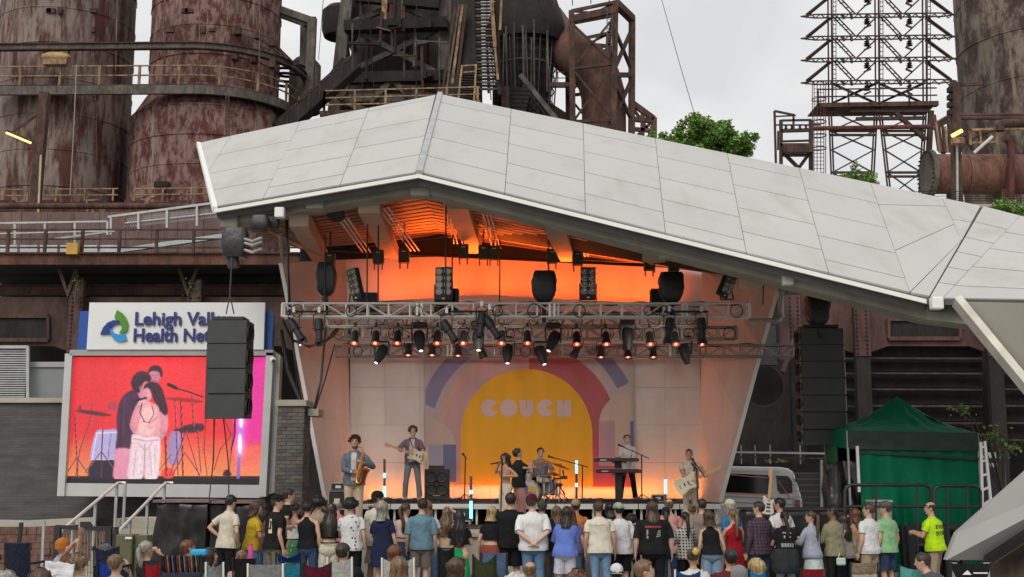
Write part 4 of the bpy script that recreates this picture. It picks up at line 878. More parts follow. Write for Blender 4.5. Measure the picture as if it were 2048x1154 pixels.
for c, ry in (((482, 842), 12), ((480, 888), 19)):
    gl = np.exp(-(((UU - c[0]) / 9) ** 2 + ((VV - c[1]) / (ry * 1.3)) ** 2)); img += gl[..., None] * np.array([.25, .25, .7]); co_ = np.exp(-((((UU - c[0]) / 3.6) ** 2 + ((VV - c[1]) / ry) ** 2) ** 2)); img += co_[..., None] * np.array([1, 1.1, 1.3])
rs = np.random.RandomState(2); img *= (1 + .07 * soften(rs.randn(NY, NX), .7) * 1.8 + .06 * soften(rs.randn(NY, NX), 6) * 8)[..., None]; img = np.clip(img * .96, 0, 2)
Vp = [W(float(UU[j, i]), float(VV[j, i]), 27.05) for j in range(NY) for i in range(NX)]
t = NT('live_picture'); at_ = t.n('ShaderNodeVertexColor'); at_.layer_name = 'picture'; t.base((.02, .02, .02)); t.l(at_.outputs['Color'], t.b.inputs['Emission Color']); t.b.inputs['Emission Strength'].default_value = 1.0; t.b.inputs['Roughness'].default_value = .4
o = MB().add(Vp, [(j * NX + i, j * NX + i + 1, (j + 1) * NX + i + 1, (j + 1) * NX + i) for j in range(NY - 1) for i in range(NX - 1)]).build('live_picture', t.m, scr)
ca = o.data.color_attributes.new('picture', 'FLOAT_COLOR', 'POINT'); ca.data.foreach_set('color', np.concatenate([img.reshape(-1, 3), np.ones((NX * NY, 1))], 1).astype(np.float32).ravel())
sg = thing('sponsor_sign', 'white sponsor sign with blue lettering on top of the screen', 'sign', (X_at(350, 26.9), 26.9, Z_at(702, 26.9)))
quad_at(sg, [(160, 622), (547, 622), (544, 699), (154, 699)], 27.02, 'blue_panel', mat('sign_blue', (.008, .07, .34), .35, var=.05), .2)
quad_at(sg, [(179, 605), (530, 605), (527, 699), (173, 699)], 26.85, 'white_panel', mat('sign_white', (.74, .75, .74), .35, var=.03), .12)
M_NAVY = mat('navy_letters', (.02, .028, .17), .4, var=.05)
def words(s, u0, u1, v_base, v_cap, Y, m, parent, name='lettering', weight=.02, ext=.02):
    cu_ = bpy.data.curves.new(name, 'FONT'); cu_.body = s; cu_.size = 1; cu_.extrude = .02; cu_.offset = weight
    ob = bpy.data.objects.new(name, cu_); COL.objects.link(ob)
    dg = bpy.context.evaluated_depsgraph_get(); me = bpy.data.meshes.new_from_object(ob.evaluated_get(dg)); bpy.data.objects.remove(ob)
    xs = [v.co.x for v in me.vertices]; x0, x1 = min(xs), max(xs)
    A, B = W(u0, v_base, Y), W(u1, v_base, Y); hcap = (W(u0, v_cap, Y) - A).z
    og = ORG.get(parent.name, Vector())
    for v in me.vertices:
        f = (v.co.x - x0) / (x1 - x0); v.co = A.lerp(B, f) + Vector((0, -v.co.z * ext / .02, v.co.y / .70 * hcap)) - og
    me.materials.clear(); me.materials.append(m)
    o = bpy.data.objects.new(name, me); COL.objects.link(o); o.parent = parent; ORG[o.name] = og
    return o
words('Lehigh Valley', 270, 463, 650, 624, 26.82, M_NAVY, sg)
words('Health Network', 267, 494, 683, 657, 26.82, M_NAVY, sg)
def petal(pts, col, name): quad_at(sg, pts, 26.80, name, mat(col[0], col[1], .4, var=.03), .03)
petal([(234, 620), (244, 626), (252, 636), (256, 648), (254, 662), (244, 668), (238, 666), (243, 658), (243, 650), (238, 644), (231, 641), (229, 633)], ('leaf_green', (.07, .25, .01)), 'emblem_petal')
petal([(200, 669), (206, 655), (215, 645), (227, 640), (238, 641), (246, 646), (238, 648), (228, 650), (221, 657), (219, 666), (220, 668)], ('petal_navy', (.01, .035, .22)), 'emblem_petal')
petal([(220, 646), (223, 660), (229, 667), (238, 669), (249, 667), (254, 680), (245, 683), (236, 683), (227, 678), (221, 669), (219, 658)], ('petal_cyan', (.02, .27, .66)), 'emblem_petal')
sc_ = thing('security_camera', 'small white dome camera at the corner of the screen', 'camera', W(546, 721, 26.8))
MB().ball(W(546, 720, 26.8), .075, 12, 8).build('dome', M_WHITE, sc_, True); MB().ball(W(547, 722, 26.73), .04, 10, 6).build('lens', M_BLKM, sc_, True)
# ================================================================== brick wall, pier, grey wall on the left
def brickmat(name, c1, c2, mortar, sx, sy):
    t = NT(name); b = t.n('ShaderNodeTexBrick'); b.inputs['Color1'].default_value = (*lin(c1), 1); b.inputs['Color2'].default_value = (*lin(c2), 1); b.inputs['Mortar'].default_value = (*lin(mortar), 1)
    b.inputs['Scale'].default_value = 1; b.inputs['Brick Width'].default_value = sx; b.inputs['Row Height'].default_value = sy; b.inputs['Mortar Size'].default_value = .006; b.inputs['Bias'].default_value = -.1
    m = t.n('ShaderNodeMapping'); m.inputs['Rotation'].default_value = (R(90), 0, 0)
    tc_ = t.n('ShaderNodeTexCoord'); t.l(tc_.outputs['Object'], m.inputs[0]); t.l(m.outputs[0], b.inputs['Vector'])
    nn = t.noise(1.3, 5, (1, 1, 4)); t.base(t.mix(.6, b.outputs['Color'], t.ramp(nn, [(.3, (.04, .04, .042)), (.7, (.12, .115, .11))])))
    t.b.inputs['Roughness'].default_value = .85; t.bump(b.outputs['Fac'], -.6, .012); return t.m
bw = thing('brick_wall', 'dark grey brick wall below the video screen', 'wall', (X_at(150, 28), 28, 0))
MB().bb(X_at(-80, 28), X_at(560, 28), 28, 28.4, 0, Z_at(806, 28)).build('brickwork', brickmat('dark_brick', (.075, .07, .07), (.12, .11, .105), (.05, .045, .04), .32, .062), bw)
MB().bb(X_at(-80, 28), X_at(142, 28), 27.92, 28.5, Z_at(805.5, 28), Z_at(796, 28)).build('coping', M_CONC, bw)
gw = thing('grey_panel_wall', 'plain grey panel wall above the brick, left of the screen', 'wall', (X_at(100, 28.8), 28.8, Z_at(796, 28.4)))
MB().bb(W(57, 760, 28.8).x, W(150, 760, 28.8).x, 28.8, 28.95, Z_at(796, 28.4), Z_at(735, 28.8)).build('panel', mat('grey_panel', (.22, .235, .235), .6, var=.06), gw)
MB().bb(W(57, 760, 28.8).x, W(150, 760, 28.8).x, 28.75, 29.0, Z_at(734.5, 28.8), Z_at(724, 28.8)).build('cap_rail', M_FRAME, gw)
lv_ = thing('louvre_screen', 'pale slatted louvre screen at the left edge', 'louvre', (X_at(10, 28.6), 28.6, Z_at(796, 28.6)))
for k in range(22): MB().bb(W(-70, 745, 28.6).x, W(53, 745, 28.6).x, 28.58, 28.63, Z_at(795 - k * 4.6, 28.6), Z_at(792.6 - k * 4.6, 28.6)).build('slat', M_GALV, lv_)
for a, b in (((56, 796), (56, 693)), ((-70, 694), (57, 694))): MB().bar(W(*a, 28.55), W(*b, 28.55), .07).build('frame', M_GALV, lv_)
pier = thing('brick_pier', 'grey brick pier between the screen and the stage', 'pier', (X_at(588, 26), 26, 0))
px0, px1 = W(553, 900, 26).x, W(606, 900, 26).x; ptop = Z_at(812, 26)
M_BR = [mat('pier_brick_%d' % i, c, .85, var=.2, scale=8, bump=.3, bs=40) for i, c in enumerate(((.115, .108, .10), (.14, .13, .12), (.09, .085, .082), (.16, .13, .11)))]
MB().bb(px0 + .012, px1 - .012, 26.012, 26.84, 0, ptop).build('mortar_core', mat('mortar', (.16, .15, .14), .9), pier)
bproto = None; random.seed(5)
og = ORG[pier.name]; rows = int(ptop / .079)
for r in range(max(0, rows - 32), rows):
    z = (r + .5) * .079
    off = (r % 2) * .11
    for face in (0, 1):
        Lf = (px1 - px0) if face == 0 else .85
        x = -off
        while x < Lf - .02:
            a, b = max(0, x), min(Lf, x + .21)
            if b - a > .03:
                c = Vector((px0 + (a + b) / 2, 26.02 + random.uniform(-.003, .003), z)) if face == 0 else Vector((px1 - .02 + random.uniform(-.003, .003), 26 + (a + b) / 2, z))
                if bproto is None: bproto = {}
                mi = random.randrange(4)
                if mi not in bproto:
                    me_b = MB().box((0, 0, 0), (1, 1, 1)); o = me_b.build('brick', M_BR[mi], origin=(0, 0, 0)); bproto[mi] = o.data; bpy.data.objects.remove(o)
                o = bpy.data.objects.new('brick', bproto[mi]); COL.objects.link(o); o.parent = pier; o.location = c - og
                o.scale = ((b - a - .012), .05, .066) if face == 0 else (.05, (b - a - .012), .066)
            x += .22
MB().bb(px0 - .04, px1 + .05, 25.94, 26.9, ptop + .002, ptop + .13).build('cap_stone', M_CONC, pier)
MB().bb(px1 + .05, px1 + .28, 26.2, 26.9, ptop - .2, ptop - .05).build('step_stone', M_CONC, pier)
# ------------------------------------------------------------------ steps and terrace on the left
st_ = thing('concrete_steps', 'pale concrete steps with broad side walls at the left', 'steps', (X_at(220, 24.5), 24.5, 0))
for k in range(7):
    MB().bb(X_at(195, 24), X_at(320, 24), 22.6 + k * .42, 26.5, .19 * k + .004, .19 * (k + 1)).build('step', M_CONC, st_)
MB().prism([W(-60, 1046, 26), W(190, 1034, 25.2), W(190, 1034, 27.9), W(-60, 1046, 27.9)], (0, 0, -.14)).build('terrace_edge', M_CONC, st_)
for s, (a, b) in enumerate((((236, 966, 25.0), (122, 1062, 22.4)), ((331, 966, 25.0), (240, 1060, 22.4)))):
    hr = thing('handrail', 'bright metal stair handrail, the %s of two left of the stage' % ('left one', 'right one')[s], 'handrail', (X_at(a[0], 24), 24, 0), 'stair handrails')
    A, B = W(*a), W(*b); MB().tube([A + Vector((.16, 0, 0)), A, B], .032, 8).build('rail', M_ALU, hr, True)
    for f, dz_ in ((0.02, 1.0), (.42, .85), (.8, .6)): p = A.lerp(B, f); MB().bar(p, p - Vector((0, 0, dz_)), .05).build('post', M_GALV, hr)
    if s == 0: MB().bar(A + Vector((.15, 0, 0)), A + Vector((.15, 0, -1.0)), .05).build('post', M_GALV, hr)
sw = thing('stone_retaining_wall', 'rough reddish stone retaining wall at the lower left', 'wall', (X_at(60, 24), 24, 0))
M_STONE = [mat('red_stone_%d' % i, c, .9, var=.35, scale=7, bump=.9, bs=14) for i, c in enumerate(((.15, .08, .065), (.13, .07, .055), (.165, .09, .07)))]
random.seed(11)
MB().bb(X_at(-80, 24), X_at(205, 24), 24.1, 25.8, 0, 1.12).build('core', mat('wall_mortar', (.10, .07, .06), .9), sw)
z = .25
while z < 1.08:
    h_ = random.uniform(.11, .17); x = X_at(-80, 24)
    while x < X_at(200, 24):
        L = random.uniform(.16, .36)
        o = MB().box((x + L / 2, 24.07 + random.uniform(-.02, .02), z + h_ / 2), (L - .006, .12, h_ - .005)).build('stone', random.choice(M_STONE), sw); x += L
    z += h_
gf = thing('glass_fence_panel', 'thin grey framed fence panel by the stone wall', 'fence', (X_at(20, 22), 22, 0))
for a, b, w_ in (((-60, 1040), (88, 1043), .035), ((88, 1042), (84, 1140), .045)): MB().bar(W(*a, 22.5), W(*b, 22.5), w_).build('frame', M_GALV, gf)
MB().bar(W(43, 1045, 22.4), W(38, 1085, 22.4), .06).build('dark_post', M_BLKM, gf)
gt = thing('barrier_gate', 'black framed wire gate at the foot of the steps', 'gate', (X_at(175, 20.5), 20.5, 0))
for a, b, w_ in (((112, 1054), (224, 1058), .07), ((116, 1054), (112, 1180), .10), ((218, 1056), (216, 1180), .10), ((232, 1054), (230, 1180), .07)): MB().bar(W(*a, 20.5), W(*b, 20.5), w_).build('frame', M_BLKM, gt)
for k in range(16): MB().bar(W(122 + k * 6, 1060, 20.52), W(121 + k * 6, 1180, 20.52), .012).build('wire', mat('bare_wire', (.2, .2, .17), .5, .3), gt)
gb = thing('electric_cabinet', 'olive green electric cabinet left of the black draped stack', 'cabinet', (X_at(270, 20.5), 20.5, 0))
o = MB().bb(X_at(241, 20.5), X_at(274, 20.5), 20.4, 20.8, .05, Z_at(1069, 20.5)).build('body', mat('cabinet_green', (.10, .10, .05), .55, var=.1), gb); bv = o.modifiers.new('bevel', 'BEVEL'); bv.width = .015
MB().bb(X_at(276, 20.5), X_at(300, 20.5), 20.5, 20.8, .05, Z_at(1071, 20.5)).build('side_box', mat('cabinet_green', 0), gb)
MB().box(W(257, 1076, 20.38), (.11, .01, .035)).build('white_label', M_WHITE, gb); MB().box(W(269, 1093, 20.37), (.02, .03, .06)).build('latch', M_BLKM, gb)
# ------------------------------------------------------------------ draped stacks
def drape(name, label, u0, u1, v0, Y, depth, zb=0.0, amp=.05, seed=0, top_m=None, taper=0, m=None):
    """sheet-covered stack: box-like surface with hanging folds"""
    t = thing(name, label, 'covered stack', (X_at((u0 + u1) / 2, Y), Y + depth / 2, zb))
    x0, x1, zt_ = X_at(u0, Y), X_at(u1, Y), Z_at(v0, Y)
    cx, cy, hx, hy = (x0 + x1) / 2, Y + depth / 2, (x1 - x0) / 2, depth / 2
    rings = []; n = 72; rowsn = 20
    for i in range(rowsn):
        f = i / (rowsn - 1); z = lerp(zb, zt_, f); ring = []
        for j in range(n):
            a = 2 * PI * j / n; c, s = math.cos(a), math.sin(a); k = 1 / max(abs(c), abs(s)) ** .93
            sq = 1 - taper * f
            fold = amp * (noise.noise(Vector((math.cos(a) * 3 + seed, math.sin(a) * 3, z * .9))) * 1.2 + noise.noise(Vector((a * 5 + seed, z * 3 + seed, 2))) * .6)
            ring.append(Vector((cx + c * k * (hx * sq + fold), cy + s * k * (hy * sq + fold), z + (amp * .6 * noise.noise(Vector((a * 3, seed, 5))) if i == rowsn - 1 else 0))))
        rings.append(ring)
    rings.append([Vector((cx + (p.x - cx) * .96, cy + (p.y - cy) * .96, p.z + .02)) for p in rings[-1]])
    MB().loft(rings).build('cover', m or mat('black_sheet', (.014, .014, .015), .32, var=.2, bump=.5, bs=5), t, 50)
    return t, (x0, x1, zt_)
t, (a, b, z) = drape('covered_subwoofers', 'black sheeted speaker stack in front of the steps', 311, 418, 1009, 23.7, 1.1, amp=.05, seed=1.3)
MB().bb(a - .02, b + .03, 23.66, 24.8, z + .04, z + .09).build('top_board', mat('dusty_board', (.20, .13, .13), .8), t)
t, (a, b, z) = drape('covered_subwoofers', 'black sheeted stack behind the person in the cream shirt', 424, 505, 1011, 23.8, 1.2, amp=.05, seed=4.1)
MB().bb(a - .02, b + .03, 23.76, 25.0, z + .04, z + .09).build('top_board', mat('dusty_board', 0), t)
t, (a, b, z) = drape('covered_equipment', 'tall pile under a shiny black sheet beside the tent', 1652, 1742, 926, 24.2, 1.0, amp=.10, seed=7.7, taper=.36)
t, (a, b, z) = drape('covered_platform', 'low black sheeted platform in front of the van', 1490, 1700, 1024, 23.6, 1.0, amp=.04, seed=2.2)
MB().bb(a, b, 23.62, 24.58, z + .03, z + .07).build('top_board', M_BLKP, t)
# ================================================================== right hand side: tent
tent = thing('canopy_tent', 'dark green pop-up canopy tent with side walls', 'tent', (X_at(1810, 25), 25, 0))
def cloth(name, c, rough=.6, bump=.5, bs=6, sss=0):
    m = mat(name, c, .62, var=.15, scale=2, bump=bump, bs=bs); m.node_tree.nodes['Principled BSDF'].inputs['Specular IOR Level'].default_value = .12; return m
M_GREEN = cloth('tent_green', (.001, .125, .058)); M_GREEND = cloth('tent_dark_band', (.035, .05, .042))
FL, FR = W(1695, 861, 24.0), W(1956, 866, 23.6); BL, BR = W(1650, 858, 26.2), W(1912, 862, 26.0); PK = W(1793, 792, 25.0)
def sag(A, B, P, name, m, n=26):
    mb = MB(); V = []; Fc = []
    for i in range(n + 1):
        for j in range(n + 1):
            f, g_ = i / n, j / n
            e_ = A.lerp(B, f); p = e_.lerp(P, g_)
            p.z -= .14 * math.sin(PI * g_) * (.6 + .4 * abs(2 * f - 1)) ; p.z += .06 * noise.noise(Vector((f * 9, g_ * 3, A.x))) * (1 - g_) * g_ ** .3 + .05 * noise.noise(Vector((f * 14 - g_ * 6, g_ * 5, A.y))) * g_ * (1 - g_) * 2
            V.append(p)
    for i in range(n):
        for j in range(n): a = i * (n + 1) + j; Fc.append((a, a + n + 1, a + n + 2, a + 1))
    mb.add(V, Fc).build(name, m, tent, True)
for A, B in ((FL, FR), (BL, FL), (FR, BR), (BR, BL)): sag(A, B, PK, 'roof_panel', M_GREEN)
def hang(A, B, h0, h1, name, m, n=40, amp=.03, seed=0):
    mb = MB(); V = []; Fc = []; d = (B - A).normalized(); nn = Vector((-d.y, d.x, 0)); rn = 9
    for i in range(n + 1):
        f = i / n
        for j in range(rn):
            g_ = j / (rn - 1); p = A.lerp(B, f) + Vector((0, 0, -lerp(h0, h1, g_)))
            p += nn * amp * (math.sin(f * 31 + seed) * .5 + noise.noise(Vector((f * 12, g_ * 2, seed))) * 1.3) * (.25 + g_); V.append(p)
    for i in range(n):
        for j in range(rn - 1): a = i * rn + j; Fc.append((a, a + rn, a + rn + 1, a + 1))
    mb.add(V, Fc).build(name, m, tent, True)
hang(FL, FR, .0, .36, 'valance', M_GREEND, 60, .035, 1); hang(BL, FL, .0, .36, 'valance', M_GREEN, 20, .015, 2)
f0 = FL.lerp(FR, .09) + Vector((0, .06, 0)); hang(f0, FR + Vector((0, .06, 0)), .30, 2.72, 'side_wall', M_GREEN, 90, .10, 3)
hang(BL + Vector((0, .1, 0)), BL.lerp(FL, .6) + Vector((0, .1, 0)), .3, 2.7, 'side_wall', M_GREEN, 20, .05, 4); hang(BL, BR, .1, 2.8, 'side_wall', M_GREEND, 30, .04, 5); hang(FR, BR, .1, 2.8, 'side_wall', M_GREEN, 30, .04, 6)
for p in (FL, FR, BL, BR): MB().bar(p + Vector((0, .03, .0)), Vector((p.x, p.y + .03, 0)), .035).build('pole', M_FRAME, tent)
MB().bar(f0 + Vector((-.05, -.05, -.3)), f0 + Vector((-.05, -.05, -1.2)), .05).build('pole', M_ALU, tent)
MB().bar(f0 + Vector((0, -.02, -.42)), FR + Vector((0, -.02, -.5)), .03, .05).build('cross_bar', M_GREEND, tent)
# pipe barriers
def hoop_barrier(label, u0, u1, v0, vm, vb, Y, ups):
    t = thing('pipe_barrier', label, 'barrier', (X_at((u0 + u1) / 2, Y), Y, 0), 'black pipe barriers before the tent')
    r_ = 12
    pts = [W(u0, vb, Y), W(u0, v0 + r_, Y), W(u0 + 3, v0 + 4, Y), W(u0 + r_, v0, Y), W(u1 - r_, v0, Y), W(u1 - 3, v0 + 4, Y), W(u1, v0 + r_, Y), W(u1, vb, Y)]
    MB().tube(pts, .032, 8).build('hoop', M_BLKM, t, True)
    MB().tube([W(u0, vm, Y), W(u1, vm, Y)], .028, 8).build('mid_rail', M_BLKM, t, True)
    for u in ups: MB().tube([W(u, v0, Y), W(u, vb, Y)], .024, 8).build('upright', M_BLKM, t, True)
hoop_barrier('black pipe barrier in front of the tent, the long one by the covered pile', 1690, 1862, 970, 1013, 1160, 23.0, (1752, 1835))
hoop_barrier('black pipe barrier in front of the tent, the short one beside the ladder', 1868, 1961, 972, 1014, 1160, 23.0, (1895, 1934))
def rack(label, u0, u1, v0, Y):
    t = thing('barrier_stack', label, 'barrier', (X_at((u0 + u1) / 2, Y), Y, 0))
    for u in (u0, u1):
        for dy in (0, .35): MB().bar(W(u, v0, Y) + Vector((0, dy, 0)), Vector((X_at(u, Y), Y + dy, 0)), .13).build('upright', M_BLKM, t)
    for v in (v0 + 3, v0 + 30, v0 + 62, v0 + 92): 
        MB().bar(W(u0, v, Y), W(u1, v, Y), .10).build('cross_bar', M_BLKM, t); MB().bar(W(u0 + 3, v + 6, Y + .25), W(u1 - 3, v + 6, Y + .25), .07).build('cross_bar', M_GALV if v > v0 + 20 else M_BLKM, t)
rack('stacked black crowd barrier sections left of the yellow shirt', 1818, 1862, 1052, 23.2)
rack('stacked black crowd barrier sections right of the yellow shirt', 1888, 1922, 1050, 23.2)
ld = thing('aluminium_ladder', 'aluminium ladder leaning beside the tent corner', 'ladder', (X_at(1975, 23.2), 23.2, 0))
for (a, b) in (((1961, 884), (1966, 1060)), ((1969, 882), (1985, 1040))): MB().bar(W(*a, 23.2), W(*b, 23.2), .05).build('side_rail', M_ALU, ld)
for k in range(6): f = k / 6 + .05; MB().bar(W(lerp(1961, 1966, f), lerp(884, 1060, f), 23.2), W(lerp(1969, 1985, f), lerp(882, 1040, f) + 5, 23.2), .04).build('rung', M_ALU, ld)
pt = thing('portable_toilet', 'dark blue portable toilet with a white roof behind the tent', 'portable toilet', (X_at(1982, 28), 28, 0))
o = MB().bb(X_at(1950, 28), X_at(1999, 28), 27.6, 28.7, .05, Z_at(916, 28)).build('cabin', mat('navy_plastic', (.012, .014, .05), .45, var=.1), pt); bv = o.modifiers.new('bevel', 'BEVEL'); bv.width = .04
MB().prism([W(1948, 916, 27.55), W(2001, 916, 27.55), W(1996, 905, 27.6), W(1953, 905, 27.6)], (0, 1.2, 0)).build('roof', M_WHITE, pt)
MB().box(W(1988, 930, 27.57), (.2, .02, .09)).build('white_plate', M_WHITE, pt); MB().box(W(2000, 930, 27.7), (.05, .1, .12)).build('vent', M_FRAME, pt)
gbx = thing('grey_equipment_box', 'grey metal equipment case behind the person in the white t-shirt', 'box', (X_at(1760, 23.5), 23.5, .9))
o = MB().bb(X_at(1742, 23.5), X_at(1778, 23.5), 23.4, 23.9, .9, Z_at(1004, 23.5)).build('case', M_FRAME, gbx); bv = o.modifiers.new('bevel', 'BEVEL'); bv.width = .02
MB().bb(X_at(1741, 23.5), X_at(1779, 23.5), 23.37, 23.92, Z_at(1003.8, 23.5), Z_at(1000, 23.5)).build('lid', M_FRAMEL, gbx)
MB().bb(X_at(1742, 23.5), X_at(1778, 23.5), 23.45, 23.85, 0, .898).build('stand', M_BLKM, gbx)
# ------------------------------------------------------------------ van, fence
van = thing('silver_van', 'silver grey van parked behind the right edge of the stage', 'van', (X_at(1480, 38), 38, 0))
M_VAN = mat('silver_paint', (.66, .66, .64), .3, .1, var=.04); M_GLASS = mat('tinted_glass', (.012, .012, .014), .08, var=.1)
xr_ = X_at(1603, 37); z_b, z_w0, z_w1, z_t = .45, Z_at(988, 37), Z_at(948, 37), Z_at(934, 37)
prof = [(xr_, z_b), (xr_, Z_at(1000, 37)), (X_at(1597, 37), Z_at(975, 37)), (X_at(1588, 37), Z_at(944, 37)), (X_at(1578, 37), Z_at(937, 37)), (X_at(1560, 37), z_t), (xr_ - 4.2, z_t + .06), (xr_ - 4.9, 1.5), (xr_ - 5.2, 1.3), (xr_ - 5.2, z_b)]
o = MB().prism([Vector((x, 37, z)) for x, z in prof], (0, 1.9, 0)).build('body', M_VAN, van); bv = o.modifiers.new('bevel', 'BEVEL'); bv.width = .06; bv.segments = 3; bv.limit_method = 'ANGLE'
MB().prism([W(1440, 946, 36.985), W(1540, 950, 36.985), W(1539, 988, 36.985), W(1436, 986, 36.985)], (0, .03, 0)).build('side_window', M_GLASS, van)
MB().prism([W(1552, 951, 36.985), W(1576, 952, 36.985), W(1584, 962, 36.985), W(1585, 986, 36.985), W(1562, 988, 36.985), W(1555, 980, 36.985)], (0, .03, 0)).build('rear_quarter_window', M_GLASS, van)
MB().prism([W(1430, 941, 36.97), W(1560, 945, 36.97), W(1560, 943, 36.97), W(1430, 939, 36.97)], (0, .05, 0)).build('gutter', M_FRAMEL, van)
for a, b in (((1430, 992), (1592, 998)), ((1430, 1003), (1594, 1009))): MB().bar(W(*a, 36.98), W(*b, 36.98), .02, .03).build('body_crease', M_FRAME, van)
M_RED = glow('tail_red', (.35, .01, .02), .35)
for a, b in (((1446, 952), (1462, 949), (1500, 953), (1548, 956))[0:2], ((1462, 949), (1500, 953)), ((1500, 953), (1548, 956)), ((1556, 962), (1582, 998)), ((1440, 985), (1538, 989))): MB().bar(W(*a, 36.96), W(*b, 36.96), .01, .03).build('pinstripe', mat('pink_stripe', (.62, .14, .13), .4), van)
MB().box(W(1595, 1012, 36.97), (.14, .05, .36)).build('tail_light', mat('tail_lamp', (.25, .008, .012), .25), van)
for x in (xr_ - 1.1, xr_ - 4.2):
    wh = MB().lathe([(.36, 0), (.36, .22), (.2, .24)], (x, 36.94, .36), 24, (0, 1, 0), True).build('wheel', mat('tyre', (.012, .012, .012), .9), van, True); MB().lathe([(.2, 0), (.16, .02), (.03, .04)], (x, 36.93, .36), 18, (0, 1, 0), True).build('rim', M_ALU, wh, True)
MB().bar(W(1590, 958, 36.8), W(1597, 968, 36.8), .06).build('mirror_arm', M_BLKM, van)
wf = thing('wire_fence', 'grey welded wire fence between the van and the tent', 'fence', (X_at(1622, 36), 36, 0))
for k in range(17): MB().bar(W(1586 + k * 4, 945, 36), W(1586 + k * 4, 1030, 36), .012).build('wire', mat('fence_grey', (.22, .21, .19), .6), wf)
for v in (946, 958, 970, 982, 994, 1006): MB().bar(W(1584, v, 36), W(1654, v, 36), .016).build('wire', mat('fence_grey', 0), wf)
MB().bar(W(1643, 920, 35.9), W(1643, 1030, 35.9), .07).build('post', M_GALV, wf)
lr = thing('works_guard_rail', 'pale guard rail crossing the dark works above the van', 'railing', (X_at(1560, 38), 38, 0))
MB().bar(W(1458, 904, 38), W(1652, 907, 38), .06).build('rail', M_GALV, lr); MB().bar(W(1462, 914, 38), W(1652, 917, 38), .05).build('rail', RU_BEAM, lr)
for u in (1482, 1510, 1540, 1600): MB().bar(W(u, 890, 38.1), W(u + 1, 928, 38.1), .03).build('post', M_GALV, lr)
MB().bb(X_at(1440, 39), X_at(1660, 39), 38.9, 39.2, 0, Z_at(925, 39)).build('plinth', RU_DARK, lr)
dpipe = thing('rain_pipe', 'pale grey rain pipe elbow at the right edge of the stage shell', 'pipe', W(1562, 640, 30))
MB().tube([W(1562, 575, 30), W(1562, 634, 30), W(1560, 639, 30), W(1554, 641, 30), W(1500, 642, 30.5)], .065, 10).build('pipe', M_FRAMEL, dpipe, True)
for u, v in ((1562, 580), (1562, 632), (1550, 641)): MB().lathe([(.08, -.05), (.09, 0), (.08, .05)], W(u, v, 30), 12, (0, 0, 1) if u > 1555 else (1, 0, 0)).build('collar', M_FRAME, dpipe, True)
# ------------------------------------------------------------------ foliage
def leafmat(name, a, b):
    t = NT(name); i = t.n('ShaderNodeObjectInfo'); n_ = t.noise(2.2, 3); t.base(t.ramp(n_, [(.3, a), (.7, b)])); t.b.inputs['Roughness'].default_value = .55
    t.b.inputs['Transmission Weight'].default_value = 0; t.b.inputs['Subsurface Weight'].default_value = .0
    return t.m
M_LEAF = leafmat('tree_leaf', (.065, .15, .018), (.19, .33, .055)); M_LEAFY = leafmat('sapling_leaf', (.10, .17, .03), (.22, .32, .07)); M_BARK = mat('bark', (.09, .07, .05), .9, var=.3, bump=.6)
def leaves(mb, c, r, n, s, rnd, flat=1.0):
    for _ in range(n):
        while True:
            p = Vector((rnd.uniform(-1, 1), rnd.uniform(-1, 1), rnd.uniform(-1, 1)))
            if .15 < p.length < 1: break
        p = Vector((p.x * r[0], p.y * r[1], p.z * r[2])) + c
        d = Vector((rnd.uniform(-1, 1), rnd.uniform(-1, 1), rnd.uniform(-.7, .7))).normalized(); e_ = d.orthogonal().normalized(); e_ = (Matrix.Rotation(rnd.uniform(0, 6.28), 3, d) @ e_)
        k = s * rnd.uniform(.6, 1.3); mb.add([p, p + d * k * .5 + e_ * k * .3, p + d * k, p + d * k * .5 - e_ * k * .3], [(0, 1, 2, 3)])
def tree(name, label, blobs, s, n, base, m, seed, branch=True, cat='tree'):
    rnd = random.Random(seed); t = thing(name, label, cat, base); mb = MB(); tk = MB(); B0 = Vector(base)
    cen = sum((b[0] for b in blobs), Vector()) / len(blobs)
    tk.tube([B0, B0.lerp(cen, .6), cen], [.22 * s * 2.2, .16 * s * 2.2, .05 * s * 2.2], 8)
    for c, r in blobs:
        tk.tube([B0.lerp(cen, .55), cen.lerp(c, .55), c], [.07 * s * 2.2, .045 * s * 2.2, .012 * s * 2.2], 6)
        vol = (r[0] * r[1] * r[2]) ** .66
        for _ in range(18):
            o_ = Vector((rnd.gauss(0, .38) * r[0], rnd.gauss(0, .38) * r[1], rnd.gauss(0, .38) * r[2]))
            leaves(mb, c + o_, [q * rnd.uniform(.16, .36) for q in r], int(n * vol * .55), s * .8, rnd)
    tk.build('trunk', M_BARK, t, True); mb.build('crown', m, t)
    return t
rnd = random.Random(21); bl = []
for (u, v, r) in ((1412, 268, 1.35), (1388, 270, 1.3), (1440, 274, 1.3), (1362, 288, 1.1), (1468, 294, 1.1), (1410, 290, 1.6), (1350, 282, .8), (1488, 306, .6), (1432, 300, 1.4), (1385, 305, 1.3)):
    bl.append((W(u, v, 62) + Vector((0, rnd.uniform(-1, 1.5), 0)), (r, r * 1.1, r * .85)))
tree('broadleaf_tree', 'round leafy green tree rising behind the white roof', bl, .26, 150, (W(1410, 360, 62).x, 62, 0), M_LEAF, 5)
tree('small_bush', 'small green bush at the foot of the pylon', [(W(u, v, 58), (.7, .7, .45)) for u, v in ((1700, 360), (1718, 354), (1735, 362))], .2, 130, (W(1715, 400, 58).x, 58, Z_at(420, 58)), M_LEAF, 8, cat='bush')
